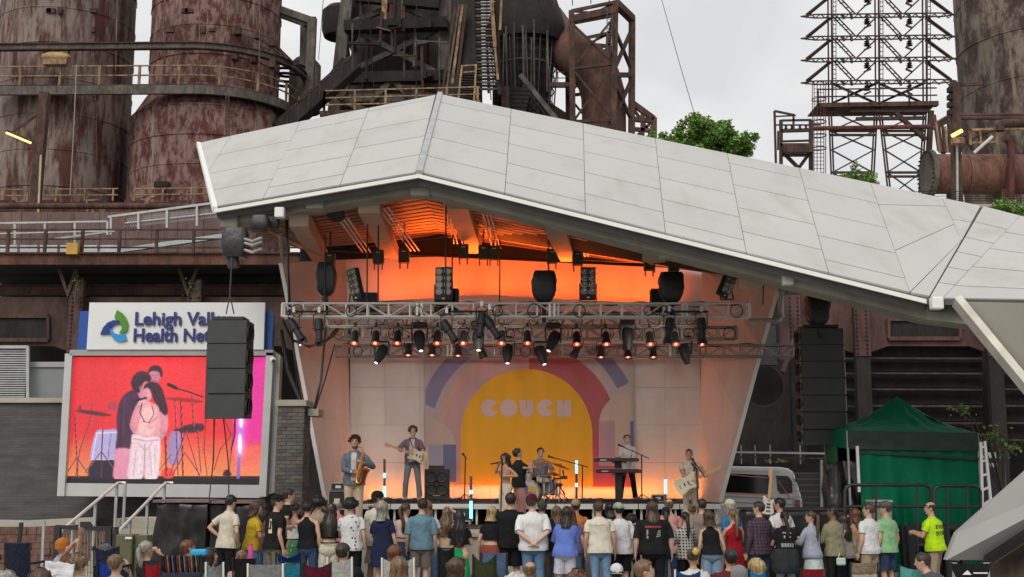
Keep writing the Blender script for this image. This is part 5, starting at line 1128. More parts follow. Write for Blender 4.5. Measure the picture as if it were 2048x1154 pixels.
tree('grassy_bank', 'patch of green growth on the upper right terrace', [(W(u, v, 52), (.9, .8, .35)) for u, v in ((2010, 418), (2040, 420), (2070, 422), (1990, 420), (2100, 424))], .16, 160, (W(2040, 440, 52).x, 52, Z_at(440, 52)), M_LEAF, 9, cat='bush')
def sap(u, v, r): return (W(u, v, 25.5) , (r, r, r * .6))
tree('young_tree', 'thin young tree with yellow-green leaves right of the tent', [sap(*q) for q in ((1908, 818, .16), (1928, 822, .2), (1915, 845, .1), (1992, 855, .2), (1978, 872, .24), (2002, 880, .22), (2025, 895, .25), (1968, 868, .14), (2010, 910, .2), (2035, 880, .12))], .13, 110, (X_at(2035, 25.5), 25.5, 0), M_LEAFY, 10)
tree('roof_plant', 'bushy green plant behind the van roof', [(W(u, v, 39.6), (.34, .3, .2)) for u, v in ((1540, 932), (1560, 928), (1580, 934))], .09, 200, (X_at(1560, 39.6), 39.6, 1.4), M_LEAF, 12, cat='bush')
for i, (u, v) in enumerate(((150, 565), (385, 580))):
    tree('ledge_weed', 'straggly weed growing on the trestle bracket, %s one' % ('the left', 'the right')[i], [(W(u, v, 42.2), (.25, .2, .4)), (W(u + 3, v + 20, 42.2), (.2, .2, .3))], .09, 60, W(u, v + 40, 42.2), M_LEAF, 13 + i, cat='weed')
# ================================================================== lighting trusses
ords = 'first second third fourth fifth sixth seventh eighth ninth tenth eleventh twelfth thirteenth fourteenth fifteenth sixteenth'.split()
def truss(label, u0, u1, v0, Y, pitch=.46, h_=.29, r_=.026, m=None):
    m = m or M_ALU
    A, B = W(u0, v0, Y), W(u1, v0, Y); B.z = A.z
    t = thing('lighting_truss', label, 'truss', (A + B) / 2, 'lighting trusses over the stage')
    L = B.x - A.x; n = max(2, round(L / pitch)); 
    for y_ in (0, h_):
        for z_ in (0, h_):
            MB().tube([A + Vector((0, y_, z_)), A + Vector((L, y_, z_))], r_, 8).build('chord', m, t, True)
    for k in range(n + 1):
        x = L * k / n
        for y_ in (0, h_): MB().tube([A + Vector((x, y_, 0)), A + Vector((x, y_, h_))], r_ * (.7 if 0 < k < n else 1.1), 6, False).build('strut', m, t, True)
        for z_ in (0, h_): MB().tube([A + Vector((x, 0, z_)), A + Vector((x, h_, z_))], r_ * .6, 6, False).build('cross_strut', m, t, True)
    for k in range(n):
        x, x2 = L * k / n, L * (k + 1) / n; a, b = (0, h_) if k % 2 else (h_, 0)
        for y_ in (0, h_): MB().tube([A + Vector((x, y_, a)), A + Vector((x2, y_, b))], r_ * .6, 6, False).build('diagonal', m, t, True)
    k = 3.0
    while k < L - .5:
        MB().bb(A.x + k - .06, A.x + k + .06, A.y - .004, A.y + h_, A.z, A.z + h_).build('coupler_plate', m, t) if False else None
        for d in (-.05, .05): MB().bar(A + Vector((k + d, -.01, 0)), A + Vector((k + d, -.01, h_)), .05, .05).build('coupler', m, t)
        k += 2.9
    return A, L
A1, L1 = truss('bright aluminium lighting truss nearest the front of the stage', 564, 1500, 633, 26.0)
M_ALUD = mat('dull_aluminium', (.36, .35, .32), .45, .5, var=.15)
A2, L2 = truss('second aluminium lighting truss just behind the front one', 655, 1400, 651, 28.2, m=M_ALUD)
A3, L3 = truss('third dull lighting truss with coiled cables', 650, 1475, 677, 29.6, m=M_ALUD)
A4, L4 = truss('rearmost lighting truss reaching past the right shell edge', 669, 1592, 712, 31.2, m=M_ALUD)
# hanging lines for the trusses
for i, (u, v0, v1, Y) in enumerate(((575, 430, 606, 25.6), (735, 420, 606, 26), (757, 430, 606, 26.3), (892, 395, 606, 26), (905, 470, 600, 28.2), (1000, 480, 640, 29.6), (1098, 420, 545, 26), (1310, 500, 545, 28), (1527, 550, 610, 31.2), (650, 470, 606, 26))):
    tag(MB().tube([W(u, v0, Y), W(u + (2 if u < 600 else -1), v1, Y)], .016, 6).build('hoist_chain', M_BLKM), 'black chain line holding up the trusses, %s from the left' % sorted([575, 650, 735, 757, 892, 905, 1000, 1098, 1310, 1527]).index(u).__add__(1).__str__().replace('10', 'tenth').replace('1', 'first').replace('2', 'second').replace('3', 'third').replace('4', 'fourth').replace('5', 'fifth').replace('6', 'sixth').replace('7', 'seventh').replace('8', 'eighth').replace('9', 'ninth'), 'chain', 'truss chains')
# coiled cables on trusses
random.seed(4)
k_ = 0
for (A, L, Y) in ((A2, L2, 28.0), (A3, L3, 29.4), (A4, L4, 31.0), (A1, L1, 26.4)):
    t = thing('truss_cables', 'black cables coiled along the %s lighting truss' % ('second', 'third', 'rearmost', 'front')[k_], 'cable', A + Vector((L / 2, 0, 0)), 'cables on the trusses'); k_ += 1
    pts = [A + Vector((L * i / 30, .12, .3 + .04 * math.sin(i * 1.7))) for i in range(31)]
    MB().tube(pts, .018, 5).build('cable_run', M_BLKM, t, True)
    for i in range(10 if Y != 31.0 else 5):
        x = L * (i + random.uniform(.1, .9)) / 10; r_ = random.uniform(.09, .16)
        MB().tube([A + Vector((x + r_ * math.cos(q * PI / 7), -.03, .12 + r_ * math.sin(q * PI / 7) * 1.1)) for q in range(15)], .012, 5).build('cable_loop', M_BLKM, t, True)
# ------------------------------------------------------------------ lamps
M_GEL = glow('red_gel', (1.0, .10, .04), .6); M_FIL = glow('filament', (1, .55, .38), 1.8); M_HOT = glow('warm_white_lens', (1, .80, .60), 2.4)
M_LENSG = mat('grey_lens', (.30, .28, .24), .15, .5)
def beam_light(t, p, target, energy, col, cone=70, size=.06):
    """light of a lit lamp, or a wash beam added beside one"""
    L = bpy.data.lights.new('lamp_light', 'SPOT'); L.energy = energy; L.color = col; L.spot_size = R(cone); L.spot_blend = 1; L.shadow_soft_size = size
    o = bpy.data.objects.new('lamp_light', L); COL.objects.link(o); o.parent = t; o.location = p - ORG[t.name]
    o.rotation_euler = (p - target).to_track_quat('Z', 'Y').to_euler()
def par(label, u, v, Y, aim=(0, -.55, -.85), lit=True, L=.36, r_=.105):
    p = W(u, v, Y); d = Vector(aim).normalized(); c = p - d * L
    t = thing('par_lamp', label, 'stage lamp', p, 'par lamps hanging from the trusses')
    MB().lathe([(.02, 0), (.07, .0), (.085, .04), (.085, L * .55), (.09, L * .6), (r_, L * .8), (r_ * 1.08, L), (r_ * 1.0, L), (r_ * .95, L - .02)], c, 16, d).build('barrel', M_BLKP, t, 40)
    ln_ = MB().lathe([(.0, L - .03), (r_ * .96, L - .03)], c, 16, d).build('lens', M_GEL if lit else M_LENSG, t)
    if lit:
        q = p - d * .022; s = d.cross(Vector((1, 0, 0))).normalized()
        for k in (-1, 0, 1): MB().tube([q + Vector((k * .022, 0, 0)) - s * .035, q + Vector((k * .022, 0, 0)) + s * (.03 + .015 * (k == 0))], .010, 6).build('filament', M_FIL, ln_)
    top = Vector((c.x, c.y, c.z + .10))
    for s in (-1, 1): MB().tube([c + d * .12 + Vector((s * .11, 0, 0)), top + Vector((s * .10, 0, 0)), top + Vector((s * .02, 0, .03))], .012, 6).build('yoke', M_BLKM, t, True)
    MB().box(top + Vector((0, 0, .07)), (.06, .06, .10)).build('clamp', M_BLKM, t)
up = [708, 750, 794, 874, 926, 1003, 1055, 1154, 1213, 1301, 1352, 1404]
for i, u in enumerate(up): par('lit red stage lamp in the upper lamp row, %s from the left' % ords[i], u, 688 + (2 if u > 1100 else 0), 27.7)
for i, (u, v) in enumerate(((816, 712), (864, 712), (916, 713), (1202, 716), (1256, 716), (1307, 716))): par('red stage lamp in the lower lamp row, %s from the left' % ords[i], u, v, 30.9, (0, -.3, -.95), L=.34)
par('unlit dark lamp angled left in the lower row', 1146, 713, 30.9, (-.5, -.2, -.9), False, .38); par('unlit dark lamp behind the moving heads, angled right', 968, 716, 30.9, (.35, .1, -.9), False, .36)
def mover(label, u, v, Y, aim, L=.52, lit=True):
    p = W(u, v, Y); d = Vector(aim).normalized(); c = p - d * L * .62; top = c + Vector((0, 0, .34))
    t = thing('moving_head_lamp', label, 'stage lamp', p, 'moving head lamps')
    o = MB().box(top, (.34, .26, .13)).build('base', M_BLKP, t); bv = o.modifiers.new('bevel', 'BEVEL'); bv.width = .03
    for s in (-1, 1):
        o = MB().prism([top + Vector((s * .17, -.07, -.05)), top + Vector((s * .17, .07, -.05)), c + Vector((s * .15, .06, -.06)), c + Vector((s * .15, -.06, -.06))], (s * .035, 0, 0)).build('yoke_arm', M_BLKP, t)
        MB().box(top + Vector((s * .10, 0, .10)), (.05, .07, .09)).build('clamp', M_ALUD, t)
    MB().lathe([(.03, -L * .4), (.11, -L * .38), (.135, -L * .25), (.135, L * .05), (.115, L * .3), (.075, L * .55), (.07, L * .62), (.05, L * .62)], c, 18, d).build('head', M_BLKP, t, 45)
    MB().lathe([(0, L * .60), (.055, L * .60)], c, 14, d).build('lens', M_HOT if lit else M_LENSG, t)
    if lit: beam_light(t, p + d * .03, p + d * 4, 70, (1, .74, .54), 60)
for lab, u, v, Y, aim in (('moving head lamp tilted left under the rear truss, leftmost', 752, 726, 30.2, (-.35, -.45, -.8)), ('moving head lamp pointing down right of the leftmost one', 842, 702, 27.9, (.15, -.45, -.85)), ('moving head lamp pointing straight down near the middle', 957, 701, 27.9, (.02, -.4, -.9)),
                     ('lower moving head lamp above the banner lettering, left of two', 1015, 727, 30.2, (0, -.4, -.9)), ('lower moving head lamp above the banner lettering, right of two', 1089, 729, 30.2, (.25, -.4, -.85)), ('upper moving head lamp tilted left, right of centre', 1097, 702, 27.9, (-.35, -.4, -.8))):
    mover(lab, u, v, Y, aim)
mover('dark unlit moving head lamp hanging right of the banner', 1256, 700, 27.9, (.0, -.1, -.98), lit=False); mover('dark unlit moving head lamp at the right end of the lamps', 1375, 728, 30.2, (.2, -.1, -.95), lit=False)
def profile_lamp(label, u, v, Y, aim, L=.55):
    p = W(u, v, Y); d = Vector(aim).normalized()
    t = thing('profile_spot', label, 'stage lamp', p, 'profile spots on the front truss')
    MB().lathe([(.02, -L * .5), (.085, -L * .48), (.10, -L * .3), (.10, -L * .02), (.075, 0), (.075, L * .38), (.095, L * .42), (.10, L * .5), (.07, L * .5)], p, 14, d).build('barrel', M_BLKP, t, 40)
    for s in (-1, 1): MB().box(p + d * (L * .54) + Vector((s * .07, 0, 0)), (.05, .10, .08)).build('barn_door', M_BLKM, t)
    hang_ = p - d * L * .2
    beam_light(t, p + Vector((0, .45, -.25)), Vector((lerp(p.x, 0.2, .35), 33.5, 3.2)), 105, (1, .90, .80), 88)  # warm beam added to brighten the shell, apart from the barrel's aim
    for s in (-1, 1): MB().tube([hang_ + Vector((s * .12, 0, 0)), hang_ + Vector((s * .12, 0, .26)), hang_ + Vector((0, 0, .32))], .012, 6).build('yoke', M_BLKM, t, True)
    MB().box(hang_ + Vector((0, 0, .36)), (.06, .07, .12)).build('clamp', M_ALU, t)
    for k in (-1, 1): MB().bar(p - d * .05 + Vector((k * .10, 0, 0)), p - d * .05 + Vector((k * .16, 0, .02)), .02).build('shutter_handle', M_BLKM, t)
for lab, u, v, aim in (('black profile spot tilted right at the left end of the front truss', 592, 660, (.55, -.2, -.8)), ('black profile spot hanging down second on the front truss', 638, 662, (.08, -.2, -.95)), ('black profile spot tilted right below the front truss middle', 898, 662, (.5, -.2, -.8)),
                       ('black profile spot pointing down beside the middle cluster', 962, 650, (-.1, -.2, -.95)), ('black profile spot tilted right in the middle cluster', 984, 655, (.5, -.2, -.8)), ('black profile spot in the right cluster, left one', 1338, 660, (-.15, -.2, -.95)), ('black profile spot in the right cluster, right one', 1404, 660, (.0, -.2, -.97))):
    profile_lamp(lab, u, v, 25.8, aim)
for i, (u0, u1) in enumerate(((575, 662), (888, 975), (1328, 1416))): tag(MB().tube([W(u0, 623, 25.9), W(u1, 623, 25.9)], .022, 8).build('lamp_bar', M_BLKM), 'short black lamp bar on the front truss, %s of three' % ('left', 'middle', 'right')[i], 'bar')
# bagged lamps and blinders standing on the front truss
def bag(label, u, v0, v1, w_, Y, seed, lean=0):
    t = thing('bagged_lamp', label, 'stage lamp', W(u, v1, Y), 'bagged lamps on the front truss'); rings = []
    z0, z1 = Z_at(v1, Y), Z_at(v0, Y); c = W(u, v1, Y)
    for i in range(11):
        f = i / 10; pr = (.42, .70, .86, .93, .97, 1, 1, 1.02, .98, .93, .80)[i] * w_ / 2
        rings.append([Vector((c.x + lean * f + math.copysign(abs(math.cos(a)) ** .35, math.cos(a)) * pr * (1 + .16 * noise.noise(Vector((math.cos(a) * 2 + seed, math.sin(a) * 2, f * 4)))), Y + math.copysign(abs(math.sin(a)) ** .35, math.sin(a)) * pr * .8, lerp(z0, z1, f))) for a in [2 * PI * j / 28 for j in range(28)]])
    MB().loft(rings).build('bag', mat('black_bag', (.020, .021, .022), .42, var=.25, bump=1.0, bs=5), t, 60)
    MB().bar(W(u, v1 - 4, Y), W(u, v1 + 40, Y), .09).build('stand', M_BLKM, t); MB().tube([c + Vector((-.05, -.1, -.05)), c + Vector((.03, -.12, -.3))], .03, 6).build('tie_cord', M_BLKP, t, True)
bag('black bag covered lamp standing left on the front truss', 652, 526, 592, .43, 26.2, 1); bag('black bag covered lamp standing in the middle of the front truss', 1088, 543, 606, .53, 26.2, 5); bag('black bag covered lamp standing right on the front truss', 1343, 546, 606, .55, 26.2, 9)
def blinder(label, u, v0, v1, w_, Y, yaw, tilt):
    c = W(u, (v0 + v1) / 2, Y); H_ = (Z_at(v0, Y) - Z_at(v1, Y)); rot = Matrix.Rotation(tilt, 3, 'Y') @ Matrix.Rotation(yaw, 3, 'Z')
    t = thing('audience_blinder', label, 'stage lamp', c, 'eight-lamp blinders on the front truss')
    o = MB().box(c, (w_, .16, H_), rot).build('case', M_BLKP, t); bv = o.modifiers.new('bevel', 'BEVEL'); bv.width = .02
    for i in range(2):
        for j in range(4):
            p = c + rot @ Vector(((i - .5) * w_ * .52, -.085, (1.75 - j) * H_ * .205 + .02 * H_)); dd = rot @ Vector((0, -1, 0))
            lo_ = MB().lathe([(.075, -.01), (.078, .012), (.062, .014), (.05, -.004), (0, -.006)], p, 16, dd).build('lamp', M_LENSG, t, 40); MB().lathe([(.0, .022), (.018, .012), (.022, 0)], p, 10, dd).build('bulb_cap', M_ALU, lo_, True)
    MB().box(c + rot @ Vector((0, -.09, -H_ * .44)), (.05, .01, .03)).build('badge', M_ALU, t)
    for s in (-1, 1): MB().bar(c + rot @ Vector((s * (w_ / 2 + .02), 0, 0)), c + Vector((s * (w_ / 2 + .01), 0, -H_ * .58)), .025).build('bracket', M_BLKM, t)
    MB().bar(c + Vector((-w_ / 2, 0, -H_ * .57)), c + Vector((w_ / 2, 0, -H_ * .57)), .03).build('bracket_foot', M_BLKM, t)
blinder('eight-lamp blinder turned aside at the left of the front truss', 712, 537, 600, .26, 26.2, R(-38), R(-13)); blinder('eight-lamp blinder facing forward left of the middle bag', 887, 535, 602, .36, 26.2, 0, 0)
blinder('eight-lamp blinder facing forward right of the middle bag', 1176, 535, 600, .33, 26.2, 0, R(1)); blinder('eight-lamp blinder leaning over at the right of the front truss', 1453, 541, 595, .27, 26.2, R(38), R(24))
for u, w_ in ((735, .5), (890, .5), (900, .42), (1320, .45)): tag(MB().box(W(u, 604 if u != 735 else 612, 28.6), (w_, .4, .6)).build('dimmer_case', M_BLKP), {735: 'black dimmer case behind the left blinder', 890: 'black dimmer case just behind the second blinder', 900: 'narrow black dimmer case behind the second blinder', 1320: 'black dimmer case behind the right bag'}[u], 'case')
# cables sagging at the left of the trusses
for lab, pts, r_ in (('thick black cable sagging under the left end of the trusses', ((565, 640, 26), (585, 680, 26.5), (618, 694, 27), (650, 684, 28), (676, 655, 29)), .03), ('thin black cable sagging beside the thick one', ((600, 690, 26.4), (640, 692, 27.5), (668, 672, 28.5), (680, 655, 29)), .018),
                     ('black line running down to the brick pier, left of two', ((651, 655, 28.5), (642, 760, 27.5), (626, 830, 26.4)), .028), ('black line running down to the brick pier, right of two', ((669, 690, 31), (650, 760, 29), (626, 832, 26.5)), .018),
                     ('black rigging cable down the left shell edge', ((572, 430, 25.5), (580, 640, 26.2), (600, 800, 28)), .03), ('black cable from the screen up to the trestle', ((562, 660, 27.5), (575, 740, 27.5), (600, 800, 27.5)), .05)):
    tag(MB().tube([W(*p) for p in pts], r_, 6).build('black_cable', M_BLKM, smooth=True), lab, 'cable')
# ================================================================== loudspeaker hangs
M_GRILLE = mat('speaker_grille', (.05, .053, .05), .7, var=.15, scale=3, bump=.4, bs=140); M_CAB = mat('speaker_cabinet', (.020, .020, .020), .5, var=.2)
def line_array(label, u0, u1, vs_, Y, lean, side, strips=None, group='loudspeaker hangs'):
    t = thing('line_array_speaker', label, 'loudspeaker', W((u0 + u1) / 2, vs_[-1], Y), group)
    w_ = X_at(u1, Y) - X_at(u0, Y)
    for i, (a, b) in enumerate(zip(vs_[:-1], vs_[1:])):
        z1, z0 = Z_at(a, Y), Z_at(b, Y); yo = lean[i]; xc = W((u0 + u1) / 2, 745, Y).x; hh = z1 - z0 - .004
        rot = Matrix.Rotation(yo[1], 3, 'X')
        c = Vector((xc, Y + .3 + yo[0], (z0 + z1) / 2))
        cb = MB().box(c, (w_, .6, hh), rot).build('cabinet', M_CAB, t)
        o = MB().box(c + rot @ Vector((0, -.305, 0)), (w_ * .97, .012, hh * .97)).build('grille', M_GRILLE, cb)
        for k in range(2): MB().lathe([(.015, 0), (hh * .36, .0), (hh * .40, .03), (hh * .33, .035)], c + rot @ Vector((side * (w_ / 2 + .003), -.18 + k * .2, 0)), 12, (side, 0, 0)).build('side_horn', M_BLKM, cb, True)
        if strips: 
            for s in (-1, 1): MB().box(c + rot @ Vector((s * (w_ / 2 + .012), -.25, 0)), (.024, .08, hh * .9)).build('rigging_plate', strips[0 if s < 0 else 1], cb)
    MB().box(Vector((W((u0 + u1) / 2, 745, Y).x, Y + .25, Z_at(vs_[0] - 4, Y))), (w_ * .8, .5, .06)).build('bumper_frame', M_BLKM, t)
    return t
t = line_array('black loudspeaker hang in front of the sponsor sign', 411, 492, [640, 687, 736, 786, 836], 22.4, [(.0, 0), (.0, R(1)), (.012, R(2)), (.03, R(3))], 1)
for a, b in (((452, 628), (460, 590)), ((468, 628), (460, 590))): MB().tube([W(*a, 22.6), W(*b, 22.6)], .012, 6).build('sling', M_BLKM, t)
MB().tube([W(460, 592, 22.6), W(464, 515, 22.6)], .016, 6).build('chain', M_BLKM, t)
for i, (u0, v0, u1, v1) in enumerate(((428, 838, 418, 1000), (447, 838, 458, 1010), (470, 838, 462, 900))): MB().tube([W(u0, v0, 22.7), W((u0 + u1) / 2 + 4, (v0 + v1) / 2, 22.8), W(u1, v1, 22.6)], .012, 5).build('signal_cable', M_BLKM, t, True)
MP = mat('dusty_plate', (.16, .14, .12), .6)
t = line_array('tall black loudspeaker hang right of the stage, above the tent', 1603, 1690, [656, 689, 722, 755, 789, 822, 856, 888], 25.4, [(0, 0), (0, 0), (0, R(1)), (.01, R(2)), (.02, R(3)), (.05, R(4)), (.09, R(5))], -1, (MP, M_FRAME))
MB().bar(W(1640, 650, 25.7), W(1640, 600, 25.7), .05).build('chain', M_BLKM, t)
bag('black sheet wrapped hoist above the right loudspeaker hang', 1636, 588, 652, .5, 25.5, 3)
ch = thing('covered_hoist', 'black sheeted chain hoist under the left eave', 'hoist', W(480, 520, 23.6))
for (u, v0, v1, w_, Y, sd) in ((470, 458, 516, .52, 23.4, 2), (520, 432, 462, .38, 23.9, 6), (545, 430, 458, .3, 24.2, 8)):
    c = W(u, v1, Y); z0, z1 = Z_at(v1, Y), Z_at(v0, Y); rings = []
    for i in range(9):
        f = i / 8; pr = (.80, .9, .95, 1, 1, .98, .94, .90, .80)[i] * w_ / 2
        rings.append([Vector((c.x + math.copysign(abs(math.cos(a)) ** .4, math.cos(a)) * pr * (1 + .15 * noise.noise(Vector((math.cos(a) * 2 + sd, math.sin(a) * 2, f * 4)))), Y + math.copysign(abs(math.sin(a)) ** .4, math.sin(a)) * pr * .8, lerp(z0, z1, f))) for a in [2 * PI * j / 24 for j in range(24)]])
    MB().loft(rings).build('cover', mat('black_bag', 0), ch, 60)
for v in (486, 500, 478): MB().tube([W(490, v, 23.2), W(505, v + 5, 23.0), W(522, v - 2, 23.2)], .03, 6).build('hose_loop', M_GALV, ch, True)
MB().tube([W(465, 516, 23.4), W(468, 535, 23.4)], .12, 8).build('chain_bag', M_BLKP, ch, True)
for a, b in (((515, 450, 24.5), (640, 512, 31)), ((560, 470, 25.5), (566, 526, 31)), ((545, 445, 24.6), (600, 480, 28))): MB().tube([W(*a), W(*b)], .04, 6).build('strut_pipe', M_FRAME, ch, True)
for u in (600, 672): 
    t = thing('ceiling_lamp', 'black round lamp under the ceiling, %s at the left' % ('nearest the eave' if u == 600 else 'second one'), 'lamp', W(u, 428, 25))
    MB().lathe([(.03, .2), (.16, .18), (.19, 0), (.17, -.02), (.0, -.0)], W(u, 430, 24.8), 16, (0, .6, .6)).build('housing', M_BLKP, t, True); MB().bar(W(u, 425, 24.8), W(u, 410, 24.8), .04).build('bracket', M_BLKM, t)
# ================================================================== banner
ban = thing('stage_banner', 'printed banner with a gold arch and the band name', 'banner', W(1057, 970, 33.9))
BAN_Y = 33.86
def fab(name, c): return mat(name, c, .8, var=.08, scale=1.2, bump=.9, bs=3.2, co=(1.4, 1, .5))
MB().prism([W(u, v, BAN_Y) for u, v in ((849, 694), (1266, 694), (1270, 976), (850, 966))], (0, .01, 0)).build('cloth', fab('banner_white', (.52, .46, .45)), ban)
_b = [0]
def print_(q, name, c):
    _b[0] += 1; MB().add([W(u, v, BAN_Y - .003 * _b[0]) for u, v in q], [tuple(range(len(q)))]).build('printed_shape', fab(name, c), ban)
BC = (1053, 870)
def arc(r0, r1, a0, a1, c=BC, n=24):
    o_ = [(c[0] + r1 * math.cos(R(lerp(a0, a1, i / n))), c[1] + r1 * math.sin(R(lerp(a0, a1, i / n)))) for i in range(n + 1)]
    i_ = [(c[0] + r0 * math.cos(R(lerp(a1, a0, i / n))), c[1] + r0 * math.sin(R(lerp(a1, a0, i / n)))) for i in range(n + 1)]
    return [(min(1264, max(851, u)), max(695, v)) for u, v in o_ + i_]
print_(arc(190, 222, 196, 236), 'banner_violet', (.27, .25, .40)); print_(arc(204, 230, 305, 333), 'banner_blue', (.21, .24, .37))
print_(arc(160, 191, 178, 300), 'banner_lilac', (.50, .41, .46)); print_(arc(150, 178, 178, 245), 'banner_peach', (.60, .40, .31)); print_(arc(128, 166, 178, 275), 'banner_pink', (.58, .36, .37))
print_(arc(128, 182, 272, 372), 'banner_red', (.45, .13, .14)); print_([(1184, 870), (1212, 870), (1212, 974), (1184, 973)], 'banner_crimson', (.50, .09, .13))
print_([(905, 868), (925, 868), (925, 967), (905, 967)], 'banner_pink', 0)
print_([(BC[0] + 132 * math.cos(R(a)), BC[1] + 132 * math.sin(R(a))) for a in range(180, 361, 5)] + [(1186, 972), (921, 967)], 'banner_gold', (.84, .43, .03))
print_([(1198, 930)] + [(1262 + 64 * math.cos(R(a)), 848 + 64 * math.sin(R(a))) for a in range(180, 269, 8)] + [(1264, 784), (1266, 930)], 'banner_cream', (.56, .47, .40)); print_([(1199, 842), (1230, 842), (1230, 935), (1199, 935)], 'banner_mauve', (.50, .31, .36)); print_([(1198, 932), (1266, 934), (1268, 974), (1198, 973)], 'banner_crimson', 0)
print_([(851, 850)] + [(851 + 62 * math.cos(R(a)), 898 + 62 * math.sin(R(a))) for a in range(270, 361, 9)] + [(912, 966), (851, 965)], 'banner_cream', 0)
print_([(886, 889), (912, 889), (912, 964), (886, 963)], 'banner_slate', (.15, .19, .34)); print_([(858, 890), (885, 890), (885, 963), (858, 963)], 'banner_pale_blue', (.36, .38, .47)); print_([(1260, 842), (1267, 842), (1271, 975), (1262, 974)], 'banner_slate', 0)
M_LET = fab('banner_letter', (.66, .50, .47))
def letter(polys):
    _b[0] += 1
    mb = MB()
    for q in polys: mb.add([W(u, v, BAN_Y - .045) for u, v in q], [tuple(range(len(q)))])
    mb.build('letter', M_LET, ban)
for cx_ in (979, 1091): letter([[(cx_, 816)] + [(cx_ + 17.5 * math.cos(R(a)), 816 + 17.5 * math.sin(R(a))) for a in range(28, 333, 8)]])
letter([[(1017 + 17.5 * math.cos(R(a)), 816 + 17.5 * math.sin(R(a))) for a in range(0, 360, 10)]])
letter([[(1040, 800), (1052.3, 800), (1052.3, 818), (1053.7, 818), (1053.7, 800), (1066, 800), (1066, 822)] + [(1053 + 13 * math.cos(R(a)), 821 + 13 * math.sin(R(a))) for a in range(10, 171, 16)] + [(1040, 822)]])
letter([[(1114, 801), (1127.2, 801), (1127.2, 810), (1128.8, 810), (1128.8, 801), (1142.5, 801), (1142.5, 834), (1128.8, 834), (1128.8, 826), (1127.2, 826), (1127.2, 834), (1114, 834)]])
# ================================================================== gear on stage
M_TUBE = glow('led_tube_blue', (.20, .65, 1.0), 2.6); M_TUBEOFF = mat('frosted_tube', (.10, .08, .10), .4)
def led_tube(label, u, v0, v1, Y, lit):
    t = thing('led_tube', label, 'light tube', W(u, v1, Y), 'upright light tubes on the stage')
    ed = sorted({v0, v1, *[q for s in lit for q in s]})
    for a, b in zip(ed[:-1], ed[1:]):
        on = any(s[0] <= a and b <= s[1] for s in lit)
        MB().tube([W(u, b, Y), W(u, a, Y)], .034 if on else .03, 10).build('lit_section' if on else 'dark_section', M_TUBE if on else M_TUBEOFF, t, True)
    z = rz if Y > 28 else 1.1
    p = Vector((W(u, v1, Y).x, Y, z)); MB().lathe([(.0, .0), (.14, 0), (.14, .015), (.03, .03)], p, 16).build('foot', M_BLKM, t); MB().bar(p, W(u, v1, Y), .03).build('stem', M_BLKM, t)
led_tube('blue light tube left of the bass player', 769, 918, 994, 30.2, [(946, 956), (972, 994)]); led_tube('blue light tube standing at the front of the stage', 942, 952, 1037, 26.8, [(980, 988), (1002, 1037)])
led_tube('blue light tube right of the drum kit', 1153, 919, 1000, 31.0, [(921, 947), (966, 974)]); led_tube('blue light tube between keyboards and guitarist', 1331, 956, 992, 30.0, [(958, 988)])
amp = thing('bass_amplifier', 'black four-speaker bass cabinet with amplifier head', 'amplifier', (X_at(873, 31.6), 31.6, rz))
o = MB().bb(X_at(849, 31.4), X_at(898, 31.4), 31.4, 31.9, rz, Z_at(938, 31.4)).build('cabinet', M_BLKP, amp); bv = o.modifiers.new('bevel', 'BEVEL'); bv.width = .02
MB().bb(X_at(857, 31.4), X_at(887, 31.4), 31.45, 31.8, Z_at(937.6, 31.4), Z_at(931, 31.4)).build('amplifier_head', M_CAB, amp)
for u, v, r_ in ((862, 955, .14), (884, 955, .14), (862, 980, .14), (884, 980, .14), (873, 968, .07)): MB().lathe([(r_, 0), (r_ * .92, .015), (r_ * .8, -.01), (r_ * .3, -.03), (0, -.02)], W(u, v, 31.385), 20, (0, -1, 0)).build('speaker_cone', mat('cone_grey', (.05, .045, .04), .5), amp, 40)
MB().box(W(873, 991, 31.385), (.2, .01, .03)).build('name_badge', mat('brass', (.4, .26, .05), .35, .6), amp)
def mic_stand(label, base, top, mic, boom=None, Y=30, legs=True, col=None, straight=False):
    """base/top/mic in picture coordinates; z of the base from the floor it stands on"""
    z = rz if Y > 28 else 1.1; b = Vector((X_at(base, Y), Y, z)); tp = W(*top, Y)
    t = thing('microphone_stand', label, 'microphone stand', b, 'microphone stands')
    MB().tube([b, tp], .016, 8).build('pole', M_BLKM, t, True)
    if legs:
        for k in range(3):
            a = R(90 + 120 * k + 30); MB().tube([b + Vector((0, 0, .18)), b + Vector((.30 * math.cos(a), .30 * math.sin(a), .01))], .012, 6).build('leg', M_BLKM, t, True)
    else: MB().lathe([(0, .0), (.14, 0), (.14, .02), (.03, .05)], b, 16).build('round_base', M_BLKM, t, True)
    mp2 = W(*mic, Y - .05)
    if boom: MB().tube([W(*boom, Y), mp2], .012, 8).build('boom', M_BLKM, t, True)
    else: MB().tube([tp, mp2], .012, 6).build('clip_arm', M_BLKM, t, True)
    MB().ball(mp2, .032, 10, 8).build('microphone_head', mat('mic_mesh', (.05, .05, .05), .4, .5), t, True)
    d = (tp - mp2).normalized(); MB().tube([mp2, mp2 + d * .16], [.022, .014], 8).build('microphone_body', M_BLKM, t, True)
mic_stand('microphone stand before the saxophone player', 701, (703, 915), (713, 893), Y=25.0); mic_stand('black tripod microphone stand left of the singer', 929, (931, 915), (926, 908), Y=30.2); mic_stand('front microphone stand in front of the singer', 1001, (1004, 925), (1004, 918), Y=25.6, legs=False)
mic_stand('boom microphone stand reaching over the drums', 1164, (1165, 932), (1098, 913), (1176, 934), Y=30.4, legs=False); mic_stand('boom microphone stand over the keyboards', 1283, (1283, 909), (1238, 890), (1298, 917), Y=29.9); mic_stand('boom microphone stand at the guitarist', 1395, (1393, 935), (1385, 918), (1410, 955), Y=25.6)
